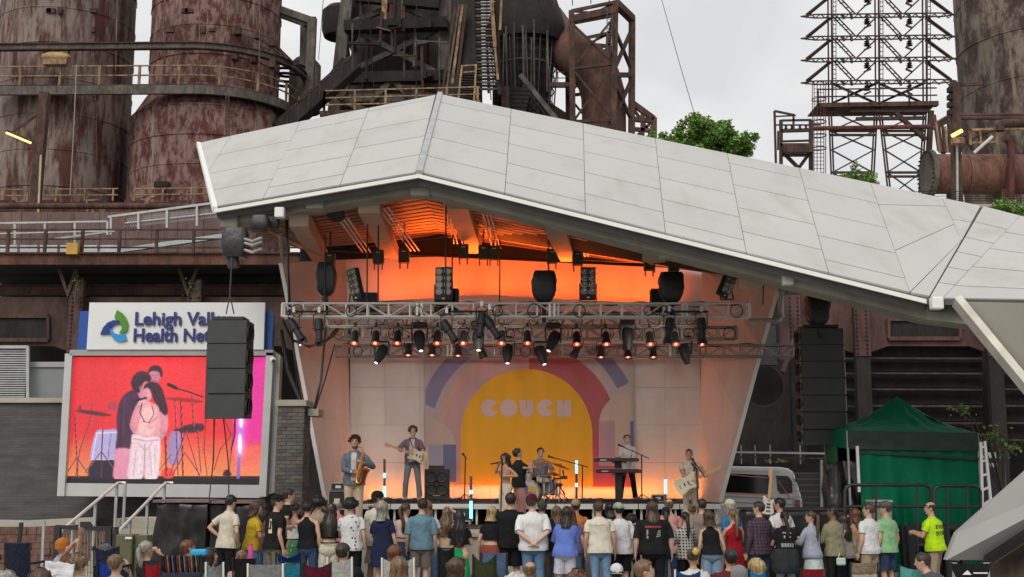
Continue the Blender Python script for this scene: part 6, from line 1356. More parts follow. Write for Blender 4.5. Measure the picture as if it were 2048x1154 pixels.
mic_stand('thin microphone stand behind the keyboards player', 1274, (1270, 960), (1262, 950), Y=31.5) if False else None
# keyboards
ks = thing('keyboard_stand', 'black column keyboard stand', 'keyboard stand', (X_at(1237, 29.6), 29.6, rz))
MB().bar(Vector((X_at(1237, 29.6), 29.6, rz)), W(1236, 914, 29.6), .17, .10).build('column', M_BLKM, ks)
for v in (925, 949):
    for s in (-1, 1): MB().bar(W(1237 + s * 12, v, 29.6), W(1237 + s * 12, v, 29.6) + Vector((0, -.32, .0)), .04).build('arm', M_BLKM, ks)
for s in (-1, 1): MB().bar(Vector((X_at(1237, 29.6), 29.6, rz + .03)), Vector((X_at(1237, 29.6) + s * .42, 29.4, rz + .03)), .06).build('foot', M_BLKM, ks)
for lab, u0, u1, v0, v1 in (('upper red-edged keyboard on the column stand', 1189, 1279, 917, 923), ('lower longer keyboard on the column stand', 1192, 1283, 939, 946)):
    kb = thing('stage_keyboard', lab, 'keyboard', W((u0 + u1) / 2, v1, 29.4), 'keyboards on the stand'); x0, x1 = X_at(u0, 29.3), X_at(u1, 29.3); z0, z1 = Z_at(v1, 29.3), Z_at(v0, 29.3)
    o = MB().bb(x0, x1, 29.3, 29.62, z0, z1).build('case', mat('keyboard_maroon', (.055, .012, .018), .35), kb); bv = o.modifiers.new('bevel', 'BEVEL'); bv.width = .01
    MB().box(((x0 * .8 + x1 * .2), 29.294, (z0 + z1) / 2), (.16, .006, .03)).build('maker_mark', mat('pale_mark', (.6, .5, .5), .5), kb)
    for k in range(24): MB().box((lerp(x0 + .08, x1 - .08, k / 23), 29.58, z1 + .012), (.036, .12, .018)).build('key', M_WHITE, kb)
    MB().bb(x0 + .06, x1 - .06, 29.315, 29.50, z1 + .001, z1 + .014).build('panel', M_BLKM, kb)
# drums
M_SHELLW = mat('drum_white', (.62, .55, .50), .35, var=.1); M_CYM = mat('cymbal_bronze', (.55, .27, .06), .28, .85); M_HEAD = mat('drum_head', (.60, .50, .44), .5); M_CHR = mat('chrome', (.55, .5, .46), .2, .9)
def drum(label, u, v, Y, r_, d_, ax, name='drum', legs=0, stand=False):
    c = W(u, v, Y); a = Vector(ax).normalized(); t = thing(name, label, 'drum', (c.x, c.y, rz), 'drum kit')
    MB().lathe([(r_, -d_ / 2), (r_, d_ / 2)], c, 28, a).build('shell', M_SHELLW, t, 30)
    for s in (-1, 1):
        MB().lathe([(0, s * (d_ / 2 - .004)), (r_ * .97, s * (d_ / 2 - .004))], c, 28, a).build('head', M_HEAD, t); MB().lathe([(r_ * .97, s * (d_ / 2 + .015)), (r_ * 1.03, s * (d_ / 2 + .015)), (r_ * 1.03, s * (d_ / 2 - .03)), (r_ * .97, s * (d_ / 2 - .03))], c, 28, a).build('hoop', M_CHR, t, 30)
    q = Vector((0, 0, 1)).rotation_difference(a)
    for k in range(8): an = 2 * PI * k / 8; p = c + q @ Vector((r_ * 1.02 * math.cos(an), r_ * 1.02 * math.sin(an), 0)); MB().bar(p - a * d_ * .4, p + a * d_ * .4, .015).build('lug_rod', M_CHR, t)
    for k in range(legs): an = 2 * PI * k / max(1, legs) + .5; p = c + Vector((r_ * 1.0 * math.cos(an), r_ * 1.0 * math.sin(an), 0)); MB().bar(p, Vector((p.x, p.y, rz)), .02).build('leg', M_CHR, t)
    if stand: MB().bar(c - Vector((0, 0, d_ / 2)), Vector((c.x, c.y, rz)), .03).build('stand', M_CHR, t)
    return t
bd = drum('white bass drum with a round printed emblem on its front', 1055, 985, 30.0, .31, .42, (-.15, -1, 0), 'bass_drum')
ex = W(1055, 985, 29.76)
MB().lathe([(0, 0), (.12, 0)], ex + Vector((-.10, -.02, .10)), 20, (-.15, -1, 0)).build('blue_emblem', mat('emblem_blue', (.10, .11, .34), .5), bd); MB().lathe([(0, 0), (.065, 0)], ex + Vector((.0, -.02, -.16)), 18, (-.15, -1, 0)).build('port_hole', M_DARK, bd)
MB().add([ex + Vector((-.02, -.03, .02)), ex + Vector((.26, .0, .02)), ex + Vector((.24, .0, .14)), ex + Vector((.02, -.03, .14))], [(0, 1, 2, 3)]).build('yellow_emblem', mat('emblem_yellow', (.65, .42, .08), .5), bd)
words('COUCH', 1042, 1072, 990, 983, 29.70, mat('emblem_red', (.55, .13, .10), .5), bd, 'drum_lettering', .02, .002)
drum('white snare drum on a stand at the drummer', 1088, 958, 30.1, .18, .15, (.1, -.1, 1), 'snare_drum', 0, True); drum('white tom drum over the bass drum', 1053, 949, 30.3, .16, .22, (.05, -.35, 1), 'tom_drum', 0, True); drum('floor tom drum with three legs at the right of the kit', 1098, 975, 30.5, .21, .35, (0, 0, 1), 'floor_tom', 3)
def cymbal(label, u, v, Y, r_, tilt, rot=0):
    c = W(u, v, Y); b = Vector((c.x, c.y + .1, rz)); t = thing('cymbal', label, 'cymbal', b, 'cymbals on stands'); a = Vector((math.sin(tilt) * math.cos(rot), math.sin(tilt) * math.sin(rot) - .15, math.cos(tilt)))
    MB().lathe([(r_, 0), (r_ * .6, .02), (r_ * .25, .03), (r_ * .2, .05), (0, .06), (0, .05), (r_ * .6, .012), (r_, -.003)], c, 28, a).build('plate', M_CYM, t, True); MB().tube([b + Vector((0, 0, .15)), c], .013, 6).build('stand', M_CHR, t, True)
    for k in range(3): an = R(120 * k + 20); MB().tube([b + Vector((0, 0, .22)), b + Vector((.26 * math.cos(an), .26 * math.sin(an), .01))], .011, 6).build('leg', M_CHR, t, True)
cymbal('tilted bronze cymbal at the right of the drum kit', 1120, 932, 30.2, .24, .35); cymbal('level dark cymbal in front of the drummer', 1085, 927, 29.8, .23, -.05); cymbal('small low cymbal beside the floor tom', 1108, 949, 30.1, .17, .1)
for i, (a, b, c) in enumerate((((1106, 958), (1128, 955), (1126, 940)), ((1100, 985), (1118, 970), (1130, 990)))):
    t = thing('drum_hardware', 'black clamp and pad arm at the drum kit, %s one' % ('upper', 'lower')[i], 'hardware', W(*b, 30)); MB().tube([W(*a, 30), W(*b, 30), W(*c, 30)], .025, 6).build('arm', M_BLKM, t, True); MB().box(W(*b, 29.95), (.16, .12, .08)).build('clamp', M_BLKM, t); MB().bar(W(*b, 30), Vector((W(*b, 30).x, 30, rz)), .02).build('stand', M_CHR, t)
th_ = thing('drum_stool', 'black round stool under the drummer', 'stool', (X_at(1082, 30.9), 30.9, rz)); MB().lathe([(0, .48), (.18, .48), (.19, .52), (.17, .56), (0, .56)], (X_at(1082, 30.9), 30.9, rz), 20).build('seat', M_BLKP, th_, True); MB().bar((X_at(1082, 30.9), 30.9, rz), (X_at(1082, 30.9), 30.9, rz + .48), .04).build('post', M_CHR, th_)
for k in range(3): an = R(120 * k + 30); MB().tube([Vector((X_at(1082, 30.9), 30.9, rz + .25)), Vector((X_at(1082, 30.9) + .25 * math.cos(an), 30.9 + .25 * math.sin(an), rz + .01))], .014, 6).build('leg', M_CHR, th_, True)
# cases and small boxes
def case(label, u0, u1, v0, v1, Y, d_=.5):
    t = thing('flight_case', label, 'case', W((u0 + u1) / 2, v1, Y)); x0, x1, z0, z1 = X_at(u0, Y), X_at(u1, Y), Z_at(v1, Y), Z_at(v0, Y)
    MB().bb(x0 + .01, x1 - .01, Y + .01, Y + d_ - .01, z0 + .01, z1 - .01).build('body', M_BLKP, t)
    for x in (x0, x1): MB().bar((x, Y, z0), (x, Y, z1), .03).build('edge_strip', M_ALUD, t)
    for z in (z0, z1): MB().bar((x0, Y, z), (x1, Y, z), .03).build('edge_strip', M_ALUD, t)
    MB().box(((x0 + x1) / 2, Y - .005, (z0 + z1) / 2), (.12, .02, .06)).build('latch', M_ALU, t)
case('black flight case with metal edges left of the saxophone player, upper one', 662, 692, 966, 981, 26.5); case('black flight case left of the saxophone player, lower one', 658, 692, 982, 1018, 26.5, .55)
case('small black rack case beside the right light tube', 1303, 1328, 990, 1003, 29.4, .3); case('low black case under the left light tube', 738, 762, 1012, 1036, 27.2, .4)
case('black equipment rack under the riser at centre', 905, 945, 1016, 1042, 27.2, .4)
for i, (u, Y) in enumerate(((760, 29), (812, 28.7), (900, 29.4), (1010, 28.6), (1180, 29), (1290, 28.8))):
    t = thing('pedal_board', 'small dark pedal and cable pile on the riser, %s from the left' % ords[i], 'pedals', (X_at(u, Y), Y, rz), 'pedals and cables on the riser')
    c = Vector((X_at(u, Y), Y, rz)); MB().prism([c + Vector((-.22, -.12, .002)), c + Vector((.22, -.12, .002)), c + Vector((.22, .14, .002)), c + Vector((-.22, .14, .002))], (0, .0, .06)).build('board', M_BLKM, t)
    for k in range(3): MB().box(c + Vector((-.14 + .14 * k, 0, .085)), (.08, .13, .04)).build('pedal', random.choice((M_BLKP, M_ALUD, mat('pedal_red', (.3, .03, .02), .4))), t)
    MB().tube([c + Vector((.3 * math.cos(q * .9) , .2 * math.sin(q * .9) - .05, .02 + .01 * q)) for q in range(9)], .012, 5).build('cable', M_BLKM, t, True)
# ================================================================== people
SKIN = {k: mat('skin_' + k, c, .55, var=.06, scale=6) for k, c in dict(a=(.52, .31, .22), b=(.44, .25, .17), c=(.33, .175, .11), d=(.20, .105, .065), e=(.57, .36, .27)).items()}
_hc = dict(black=(.012, .010, .009), dark=(.028, .018, .013), brown=(.065, .038, .022), auburn=(.12, .045, .018), lbrown=(.15, .09, .045), blond=(.36, .25, .12), grey=(.26, .24, .21), white=(.45, .43, .38), ginger=(.16, .07, .025))
def hairmat(k):
    key = ('h', k)
    if key in _MC: return _MC[key]
    t = NT('hair_' + k); c = _hc[k]; n_ = t.noise(34, 3, (1, 1, .09)); t.base(t.ramp(n_, [(.35, tuple(x * .55 for x in c)), (.68, tuple(x * 1.55 for x in c))])); t.b.inputs['Roughness'].default_value = .48; t.bump(n_, .5, .012); _MC[key] = t.m; return t.m
def fabric(c, kind='plain', c2=None):
    key = ('f', c, kind, c2)
    if key in _MC: return _MC[key]
    t = NT('fabric_%s' % kind); b = lin(c)
    n1 = t.noise(5.5, 4, (1, 1, .55)); n2 = t.noise(1.6, 3)
    base = t.ramp(n1, [(.3, tuple(x * .86 for x in b)), (.7, tuple(min(1, x * 1.1) for x in b))])
    if kind == 'print':
        v = t.n('ShaderNodeTexVoronoi'); v.inputs['Scale'].default_value = 13; t.l(t.co((1, 1, .8)), v.inputs['Vector']); base = t.mix(t.ramp(v.outputs['Distance'], [(.20, (1, 1, 1)), (.27, (0, 0, 0))]), base, c2)
    if kind in ('plaid', 'stripe'):
        o_ = None
        for ax in ((0,) if kind == 'stripe' else (0, 2)):
            wv = t.n('ShaderNodeTexWave', bands_direction='XYZ'[ax]); wv.inputs['Scale'].default_value = 5.5 if kind == 'plaid' else 6; wv.inputs['Distortion'].default_value = .3; t.l(t.co(), wv.inputs['Vector'])
            base = t.mix(t.ramp(wv.outputs['Fac'], [(.48, (0, 0, 0)), (.56, (.8, .8, .8))]), base, c2)
    if kind == 'denim':
        base = t.mix(t.ramp(n2, [(.35, (0, 0, 0)), (.7, (.6, .6, .6))]), base, tuple(min(1, x * 1.9) for x in b))
    t.base(base); t.b.inputs['Roughness'].default_value = .85; t.b.inputs['Specular IOR Level'].default_value = .15
    n3 = t.noise(5.5, 4, (1, 1, .5), .6); t.bump(n3, .95, .085); _MC[key] = t.m; return t.m
def ss(a, b, x): x = max(0, min(1, (x - a) / (b - a))); return x * x * (3 - 2 * x)
def interp(tab, z):
    if z <= tab[0][0]: return tab[0][1:]
    for p, q in zip(tab[:-1], tab[1:]):
        if z <= q[0]: f = (z - p[0]) / (q[0] - p[0]); return tuple(lerp(a, b, f) for a, b in zip(p[1:], q[1:]))
    return tab[-1][1:]
HEADP = [(1.522, .030, .034, .048), (1.535, .048, .056, .034), (1.56, .060, .074, .020), (1.60, .069, .090, .004), (1.645, .076, .098, -.004), (1.685, .075, .096, -.008), (1.715, .064, .080, -.009), (1.738, .042, .053, -.010), (1.75, .010, .012, -.010)]
MTOR = [(.80, .10, .09, 0), (.86, .155, .112, -.01), (.93, .168, .118, -.012), (1.02, .155, .110, -.005), (1.10, .145, .102, 0), (1.22, .160, .115, .005), (1.32, .172, .118, .005), (1.375, .178, .105, 0), (1.412, .158, .086, -.005), (1.445, .108, .072, -.008), (1.475, .068, .062, -.008), (1.50, .055, .058, -.004), (1.56, .052, .058, .002)]
FTOR = [(.80, .10, .09, 0), (.86, .165, .118, -.015), (.93, .178, .124, -.018), (1.02, .150, .108, -.008), (1.10, .125, .092, 0), (1.20, .135, .104, .010), (1.30, .148, .118, .016), (1.365, .152, .098, .004), (1.405, .136, .078, -.004), (1.442, .090, .064, -.008), (1.475, .056, .054, -.008), (1.50, .046, .050, -.004), (1.56, .044, .050, .002)]
POSES = {'down': ((.245, .03, .87), (.3, -1, 0)), 'pocket': ((.20, .09, .95), (1, -1, 0)), 'fold': ((.03, .23, 1.15), (1, -.4, -1)), 'behind': ((.035, -.20, 1.00), (1, -.3, 0)), 'hip': ((.17, -.02, 1.04), (1, -.8, .3)), 'hold': ((.12, .30, 1.20), (.6, -.3, -1)),
         'up': ((.09, .36, 1.72), (.8, .4, -1)), 'face': ((.08, .20, 1.52), (.8, .2, -1)), 'lap': ((.10, .34, .98), (1, -.2, -.4)), 'head': ((.07, .02, 1.72), (1, .3, .2)), 'phone': ((.10, .34, 1.38), (.6, 0, -1))}
class Person:
    def __init__(s, label, u, vtop, Y, turn=0, z0=0.0, sex='m', bw=1.0, skin='a', pose='down', pose2=None, hair=('short', 'dark'), hat=None, top=('tee', (.6, .6, .6)), bottom=('trousers', (.05, .05, .06)), sit=False, lean=0.0, head=(0, 0), H=None, tgt=None, group='crowd standing before the stage', face=False, shoes=(.05, .05, .05), vox=.018, legs=True, stance=.0, cat='person'):
        if z0 == 0 and not sit: Y = 21.2 + (Y - 18.7) * .75; bw = 1 + (bw - 1) * .8
        p = W(u, vtop, Y); s.H = H or (p.z - z0) / (1.0 if not sit else .755); s.k = s.H / 1.75
        hatk = .015 if hat else 0
        s.t = thing('person', label, cat, (0, 0, 0), group)
        s.sex, s.bw, s.sit, s.lean, s.headr = sex, bw, sit, lean, head; s.seed = random.random() * 50
        s.rot = R(turn); s.root = Vector((p.x, Y, z0)); s.stance = stance
        s.tor = MTOR if sex == 'm' else FTOR
        s.shx = (.178 if sex == 'm' else .148) * (1 + (bw - 1) * .6)
        s.rnd = random.Random(int(u * 7 + vtop)); s.roll = 0 if tgt else R(s.rnd.uniform(-3.5, 3.5)); s.shift = 0 if (tgt or sit) else s.rnd.choice((-1, 1)) * s.rnd.uniform(.0, .035)
        if not sit and not tgt and not lean: s.lean = R(s.rnd.uniform(-2, 5))
        if head == (0, 0) and not tgt: s.headr = (s.rnd.uniform(-22, 22), s.rnd.uniform(-6, 5))
        sk = SKIN[skin]
        # arms
        s.arms = {}
        for sx, ps in ((1, pose), (-1, pose2 or pose)):
            S_ = Vector((sx * s.shx, -.005, 1.385)); l1, l2 = .285, .255
            if tgt and tgt.get(sx) is not None:
                w_ = s.unplace(tgt[sx]); pole = Vector((sx, -.3, -.9))
            else:
                q, pl = POSES[ps]; w_ = Vector((sx * q[0] * (1 + (bw - 1) * .6), q[1] * (1 + (bw - 1) * .5), q[2])); pole = Vector((sx * pl[0], pl[1], pl[2]))
            if tgt and tgt.get(10 * sx) is not None: pole = Vector(tgt[10 * sx])
            d = w_ - S_; D = min(d.length, l1 + l2 - .004); w_ = S_ + d.normalized() * D
            a = (l1 * l1 - l2 * l2 + D * D) / (2 * D); h_ = math.sqrt(max(0, l1 * l1 - a * a)); n_ = d.normalized(); pp = (pole - n_ * pole.dot(n_)).normalized()
            s.arms[sx] = (S_, S_ + n_ * a + pp * h_, w_)
        st = stance
        if sit: s.legs = {sx: (Vector((sx * .09, .0, .92)), Vector((sx * (.13), .43, .94)), Vector((sx * .13, .40, .53))) for sx in (1, -1)}
        else: s.legs = {sx: (Vector((sx * .088 + s.shift, -.005, .91)), Vector((sx * (.10 + st) + s.shift * .5, .02 + s.rnd.uniform(-.02, .03), .49)), Vector((sx * (.105 + st * 1.8), -.015 + s.rnd.uniform(-.03, .03), .075))) for sx in (1, -1)}
        s.body(sk, vox, legs); s.clothes(top, bottom, legs)
        if hair: s.hair(*hair)
        if hat: s.hat(*hat)
        if face: s.face()
        if legs: s.shoes(shoes)
        s.t.location = s.root; s.t.rotation_euler = (0, 0, s.rot); s.t.scale = (s.k,) * 3
        if sit: s.t.location.z = z0 - .47 * s.k
    def unplace(s, P):
        q = Matrix.Rotation(-s.rot, 3, 'Z') @ (Vector(P) - s.root) / s.k
        if s.sit: q.z += .47
        if s.lean: q = Matrix.Rotation(s.lean, 3, 'X') @ (q - Vector((0, 0, .93))) + Vector((0, 0, .93))
        return q
    def U(s, p):   # lean of the upper body about the hips, weight on one leg
        p = Vector(p)
        if s.roll or s.shift: p = Matrix.Rotation(s.roll * ss(.95, 1.3, p.z), 3, 'Y') @ (p - Vector((0, 0, .93))) + Vector((s.shift * ss(.5, .9, p.z), 0, .93))
        if s.lean: p = Matrix.Rotation(-s.lean, 3, 'X') @ (p - Vector((0, 0, .93))) + Vector((0, 0, .93))
        return p
    def Hd(s, p):  # turn of the head about the neck
        p = Vector(p); c = Vector((0, 0, 1.53))
        return s.U(Matrix.Rotation(R(s.headr[0]), 3, 'Z') @ Matrix.Rotation(R(-s.headr[1]), 3, 'X') @ (p - c) + c)
    def w(s, x): return x * s.bw
    def body(s, sk, vox, legs):
        m = MB(); n = 20; bw = s.bw
        m.loft([[s.U((rx * (bw if z < 1.44 else 1) * math.cos(a), ry * (bw if z < 1.44 else 1) * math.sin(a) + yo, z)) for a in [2 * PI * j / n for j in range(n)]] for z, rx, ry, yo in s.tor])
        m.loft([[s.Hd((rx * math.cos(a), ry * math.sin(a) + yo, z)) for a in [2 * PI * j / n for j in range(n)]] for z, rx, ry, yo in HEADP])
        m.tube([s.Hd((0, .080, 1.655)), s.Hd((0, .104, 1.628)), s.Hd((0, .112, 1.612)), s.Hd((0, .085, 1.604))], [.010, .014, .017, .012], 8)
        for sx in (1, -1):
            m.ball(s.Hd((sx * .077, -.012, 1.632)), (.014, .026, .036), 8, 6)
            S_, E, Wr = s.arms[sx]; q = .92 + .35 * (bw - 1) + (0 if s.sex == 'm' else -.1)
            f = lambda a, b, t: a.lerp(b, t)
            pts = [S_ + Vector((-sx * .05, 0, -.02)), S_, f(S_, E, .35), f(S_, E, .75), E, f(E, Wr, .3), f(E, Wr, .7), Wr]
            m.tube([s.U(p) for p in pts], [x * q for x in (.042, .047, .049, .044, .041, .043, .034, .027)], 12)
            d = (Wr - E).normalized(); s.hand(m, Wr, d, sx)
            if legs:
                Hh, K, A_ = s.legs[sx]; r_ = .92 + .5 * (bw - 1)
                m.tube([Hh + Vector((0, 0, .02)) if not s.sit else Hh, f(Hh, K, .3), f(Hh, K, .7), K, f(K, A_, .3), f(K, A_, .65), A_, A_ + Vector((0, .02, -.045)), A_ + Vector((0, .13, -.055))], [x * r_ for x in (.090, .086, .068, .055, .057, .046, .036, .042, .034)], 12)
        o = m.build('body', sk, s.t, 'all')
        r = o.modifiers.new('remesh', 'REMESH'); r.mode = 'VOXEL'; r.voxel_size = vox / 1.0; r.use_smooth_shade = True
        sm = o.modifiers.new('smooth', 'SMOOTH'); sm.factor = .5; sm.iterations = 2
    def hand(s, m, Wr, d, sx):
        side = d.cross(Vector((0, 1, 0)))
        if side.length < .2: side = Vector((1, 0, 0))
        # palm normal roughly towards the body's midline
        nrm = Vector((-sx, .25, .0)); nrm = (nrm - d * nrm.dot(d)).normalized(); side = d.cross(nrm).normalized()
        if side.dot(Vector((0, 1, .3))) < 0: side = -side
        pc = Wr + d * .05
        ring = []
        for f, w_, th in ((0, .026, .021), (.35, .038, .018), (.75, .042, .016), (1, .038, .012)):
            c = Wr + d * (.095 * f); ring.append([s.U(c + side * (w_ * math.cos(a)) + nrm * (th * math.sin(a))) for a in [2 * PI * j / 10 for j in range(10)]])
        m.loft(ring)
        for k, L in enumerate((.070, .078, .072, .056)):
            b = Wr + d * .088 + side * (.030 - .020 * k); m.tube([s.U(b), s.U(b + d * L * .45 + nrm * .008), s.U(b + d * L * .8 + nrm * .026), s.U(b + d * L * .9 + nrm * .045)], [.0105, .0100, .0095, .008], 6)
        b = Wr + d * .025 + side * .030; m.tube([s.U(b), s.U(b + side * .028 + d * .025 + nrm * .01), s.U(b + side * .036 + d * .06 + nrm * .022)], [.014, .012, .009], 6)
    def wr(s, p, c, amp):   # cloth folds
        q = p * 1.0; n_ = noise.noise(Vector((q.x * 7 + s.seed, q.y * 7, q.z * 10))) * .6 + noise.noise(Vector((q.x * 5 + q.z * 9 + s.seed, q.y * 5, q.z * 3))) * .7 + noise.noise(Vector((q.x * 16, q.y * 16 + s.seed, q.z * 18))) * .3
        d = Vector((p.x - c.x, p.y - c.y, 0))
        return p + d.normalized() * (n_ * amp) if d.length > 1e-4 else p
    def shell(s, m, tab, z0, z1, ease, rows, n=30, amp=.011, up=True, flare=0):
        rings = []
        for i in range(rows + 1):
            z = lerp(z0, z1, i / rows); rx, ry, yo = interp(tab, z); e_ = ease(z) if callable(ease) else ease
            rings.append([(s.U if up else Vector)(s.wr(Vector(((rx * s.bw + e_) * math.cos(a), (ry * s.bw + e_) * math.sin(a) + yo, z)), Vector((0, yo, z)), amp)) for a in [2 * PI * j / n for j in range(n)]])
        return rings
    def clothes(s, top, bottom, legs):
        kind = top[0]; mt = fabric(*top[1:]) if len(top) > 1 else None
        bw = s.bw
        sleeve = {'tee': .62, 'long': 2.0, 'tank': 0, 'elbow': .95, 'tube': 0, 'dress': .3, 'dresstee': .7, 'crop': .5, 'croptank': 0, 'tankdress': 0}.get(kind, .62)
        hem = {'tank': .93, 'tube': 1.08, 'crop': 1.12, 'croptank': 1.17, 'dress': .50, 'dresstee': .62, 'tankdress': .55, 'long': .84, 'elbow': .86}.get(kind, .86)
        if s.sit: hem = max(hem, .88)
        loose = .030 if kind in ('tee', 'long', 'elbow', 'dresstee') else .014
        if s.sex == 'f' and kind == 'tee': loose = .022
        tab = s.tor; m = MB()
        # waist of a loose shirt hangs nearly straight from the chest
        def prof(z):
            rx, ry, yo = interp(tab, z)
            if kind in ('tee', 'long', 'elbow', 'dresstee'):
                cx_, cy_, _ = interp(tab, 1.28); f = ss(1.30, 1.0, z); rx = max(rx, lerp(rx, cx_ * .93, f)); ry = max(ry, lerp(ry, cy_ * .96, f))
            if hem < .75 and z < .93: rx, ry, yo = lerp(.175, .20, ss(.93, .5, z)), lerp(.125, .165, ss(.93, .5, z)), -.01
            return rx, ry, yo
        zt_ = {'tube': 1.33}.get(kind, 1.478); rows = 22; rings = []; n = 30
        for i in range(rows + 1):
            z = lerp(hem, zt_, i / rows); rx, ry, yo = prof(z); e_ = loose * ss(1.46, 1.36, z) + .009
            if sleeve == 0 and kind != 'tube': 
                rx = rx * lerp(1, .62, ss(1.30, 1.44, z)); 
            fl = .012 * ss(hem + .12, hem, z)
            c = Vector((0, yo, z)); b_ = bw if z < 1.44 else 1
            rings.append([s.U(s.wr(Vector(((rx * b_ + e_ + fl) * math.cos(a), (ry * b_ + e_ + fl) * math.sin(a) + yo, z)), c, (.020 if kind in ('tee', 'long', 'elbow', 'dresstee') else .010) * ss(1.47, 1.33, z) + .001)) for a in [2 * PI * j / n for j in range(n)]])
        lip = [s.U(Vector((0, 0, hem + .03))).lerp(p, .9) for p in rings[0]]
        tl = [p.lerp(sum(rings[-1], Vector()) / n, .12) - Vector((0, 0, .012)) for p in rings[-1]]
        m.loft([lip] + rings + [tl], False)
        for sx in (1, -1):
            if not sleeve: continue
            S_, E, Wr = s.arms[sx]; q = .95 + .5 * (bw - 1); f = lambda a, b, t: a.lerp(b, t)
            st = S_ + Vector((-sx * .075, 0, .0))
            if sleeve <= 1: pts = [st, S_ + Vector((-sx * .012, 0, -.002)), f(S_, E, sleeve * .3), f(S_, E, sleeve * .65), f(S_, E, sleeve), f(S_, E, sleeve - .03)]; rr = [.052, .061, .066, .066, .066, .050] if s.sex == 'm' else [.046, .053, .057, .057, .057, .044]
            else: pts = [st, S_ + Vector((-sx * .012, 0, -.002)), f(S_, E, .3), f(S_, E, .6), f(S_, E, .88), E, f(E, Wr, .15), f(E, Wr, .5), f(E, Wr, .82), f(E, Wr, .97), f(E, Wr, .93)]; rr = [.050, .059, .064, .063, .062, .060, .058, .054, .052, .046, .034]
            k0 = len(m.v); m.tube([s.U(p) for p in pts], [x * q for x in rr], 14)
            for i in range(k0, len(m.v)):
                p = m.v[i]; m.v[i] = p + Vector((noise.noise(p * 12 + Vector((s.seed, 0, 0))), noise.noise(p * 12 + Vector((0, s.seed, 9))), 0)) * .008
        o = m.build({'dress': 'dress', 'dresstee': 'dress', 'tankdress': 'dress'}.get(kind, 'shirt'), mt, s.t, 62); s.shirt = o
        if not bottom: return
        bk = bottom[0]; mb_ = fabric(*bottom[1:]); m = MB(); n = 24
        if bk in ('trousers', 'shorts', 'wide'):
            end = 1.0 if bk != 'shorts' else bottom[4] if len(bottom) > 4 else .0
            if not s.sit: m.loft(s.shell(m, [(.76, .05, .05, 0)] + list(tab), .77, 1.03, .015, 12, n, .004), True)
            else: m.loft(s.shell(m, tab, .86, 1.0, .010, 5, n, .004), False)
            for sx in (1, -1):
                Hh, K, A_ = s.legs[sx]; f = lambda a, b, t: a.lerp(b, t); r_ = .95 + .5 * (bw - 1); wd = 1.28 if bk == 'wide' else 1.0
                if bk == 'shorts': pts = [Hh + Vector((0, 0, .03)), f(Hh, K, .15), f(Hh, K, .4), f(Hh, K, .62), f(Hh, K, .84), f(Hh, K, .81)]; rr = [.092, .102, .104, .104, .106, .088]
                else: pts = [Hh + Vector((0, 0, .03)), f(Hh, K, .2), f(Hh, K, .5), f(Hh, K, .8), K, f(K, A_, .25), f(K, A_, .6), f(K, A_, .97), f(K, A_, .93)]; rr = [.094, .100, .088 * wd, .076 * wd, .072 * wd, .073 * wd, .070 * wd, .070 * wd * wd, .05]
                if s.sit: pts[0] = Hh
                k0 = len(m.v); m.tube(pts, [x * r_ for x in rr], 14)
                for i in range(k0, len(m.v)): p = m.v[i]; m.v[i] = p + Vector((noise.noise(p * 9 + Vector((s.seed, 0, 0))), noise.noise(p * 9 + Vector((0, s.seed, 9))), 0)) * .010
            m.build('shorts' if bk == 'shorts' else 'trousers', mb_, s.t, 62)
        elif bk in ('skirt', 'miniskirt'):
            z0 = .42 if bk == 'skirt' else .66; rings = []
            for i in range(14):
                z = lerp(z0, 1.04, i / 13); rx, ry, yo = interp(tab, max(z, .90)); e_ = .012 + (.05 if bk == 'skirt' else .02) * ss(.95, z0, z)
                rings.append([s.wr(Vector(((rx * bw + e_) * math.cos(a), (ry * bw + e_) * math.sin(a) + yo, z)), Vector((0, yo, z)), .010 * ss(1.0, .85, z)) for a in [2 * PI * j / n for j in range(n)]])
            m.loft([[p.lerp(Vector((0, 0, z0)), .1) + Vector((0, 0, .02)) for p in rings[0]]] + rings, False); m.build('skirt', mb_, s.t, 'all')
    def hair(s, style, col, length=1.30):
        m = MB(); mt = hairmat(col); n = 36; rows = 14
        th = {'short': .012, 'buzz': .005, 'curly': .045, 'afro': .034, 'long': .020, 'pony': .010, 'bun': .010, 'bob': .022, 'wavy': .026, 'balding': .008}[style]
        back = {'short': 1.575, 'buzz': 1.585, 'curly': 1.57, 'afro': 1.585, 'long': length, 'pony': 1.60, 'bun': 1.60, 'bob': 1.47, 'wavy': length, 'balding': 1.58}[style]
        side = {'short': 1.635, 'buzz': 1.64, 'curly': 1.60, 'afro': 1.632, 'long': length + .03, 'pony': 1.635, 'bun': 1.635, 'bob': 1.50, 'wavy': length + .05, 'balding': 1.635}[style]
        rings_cols = []
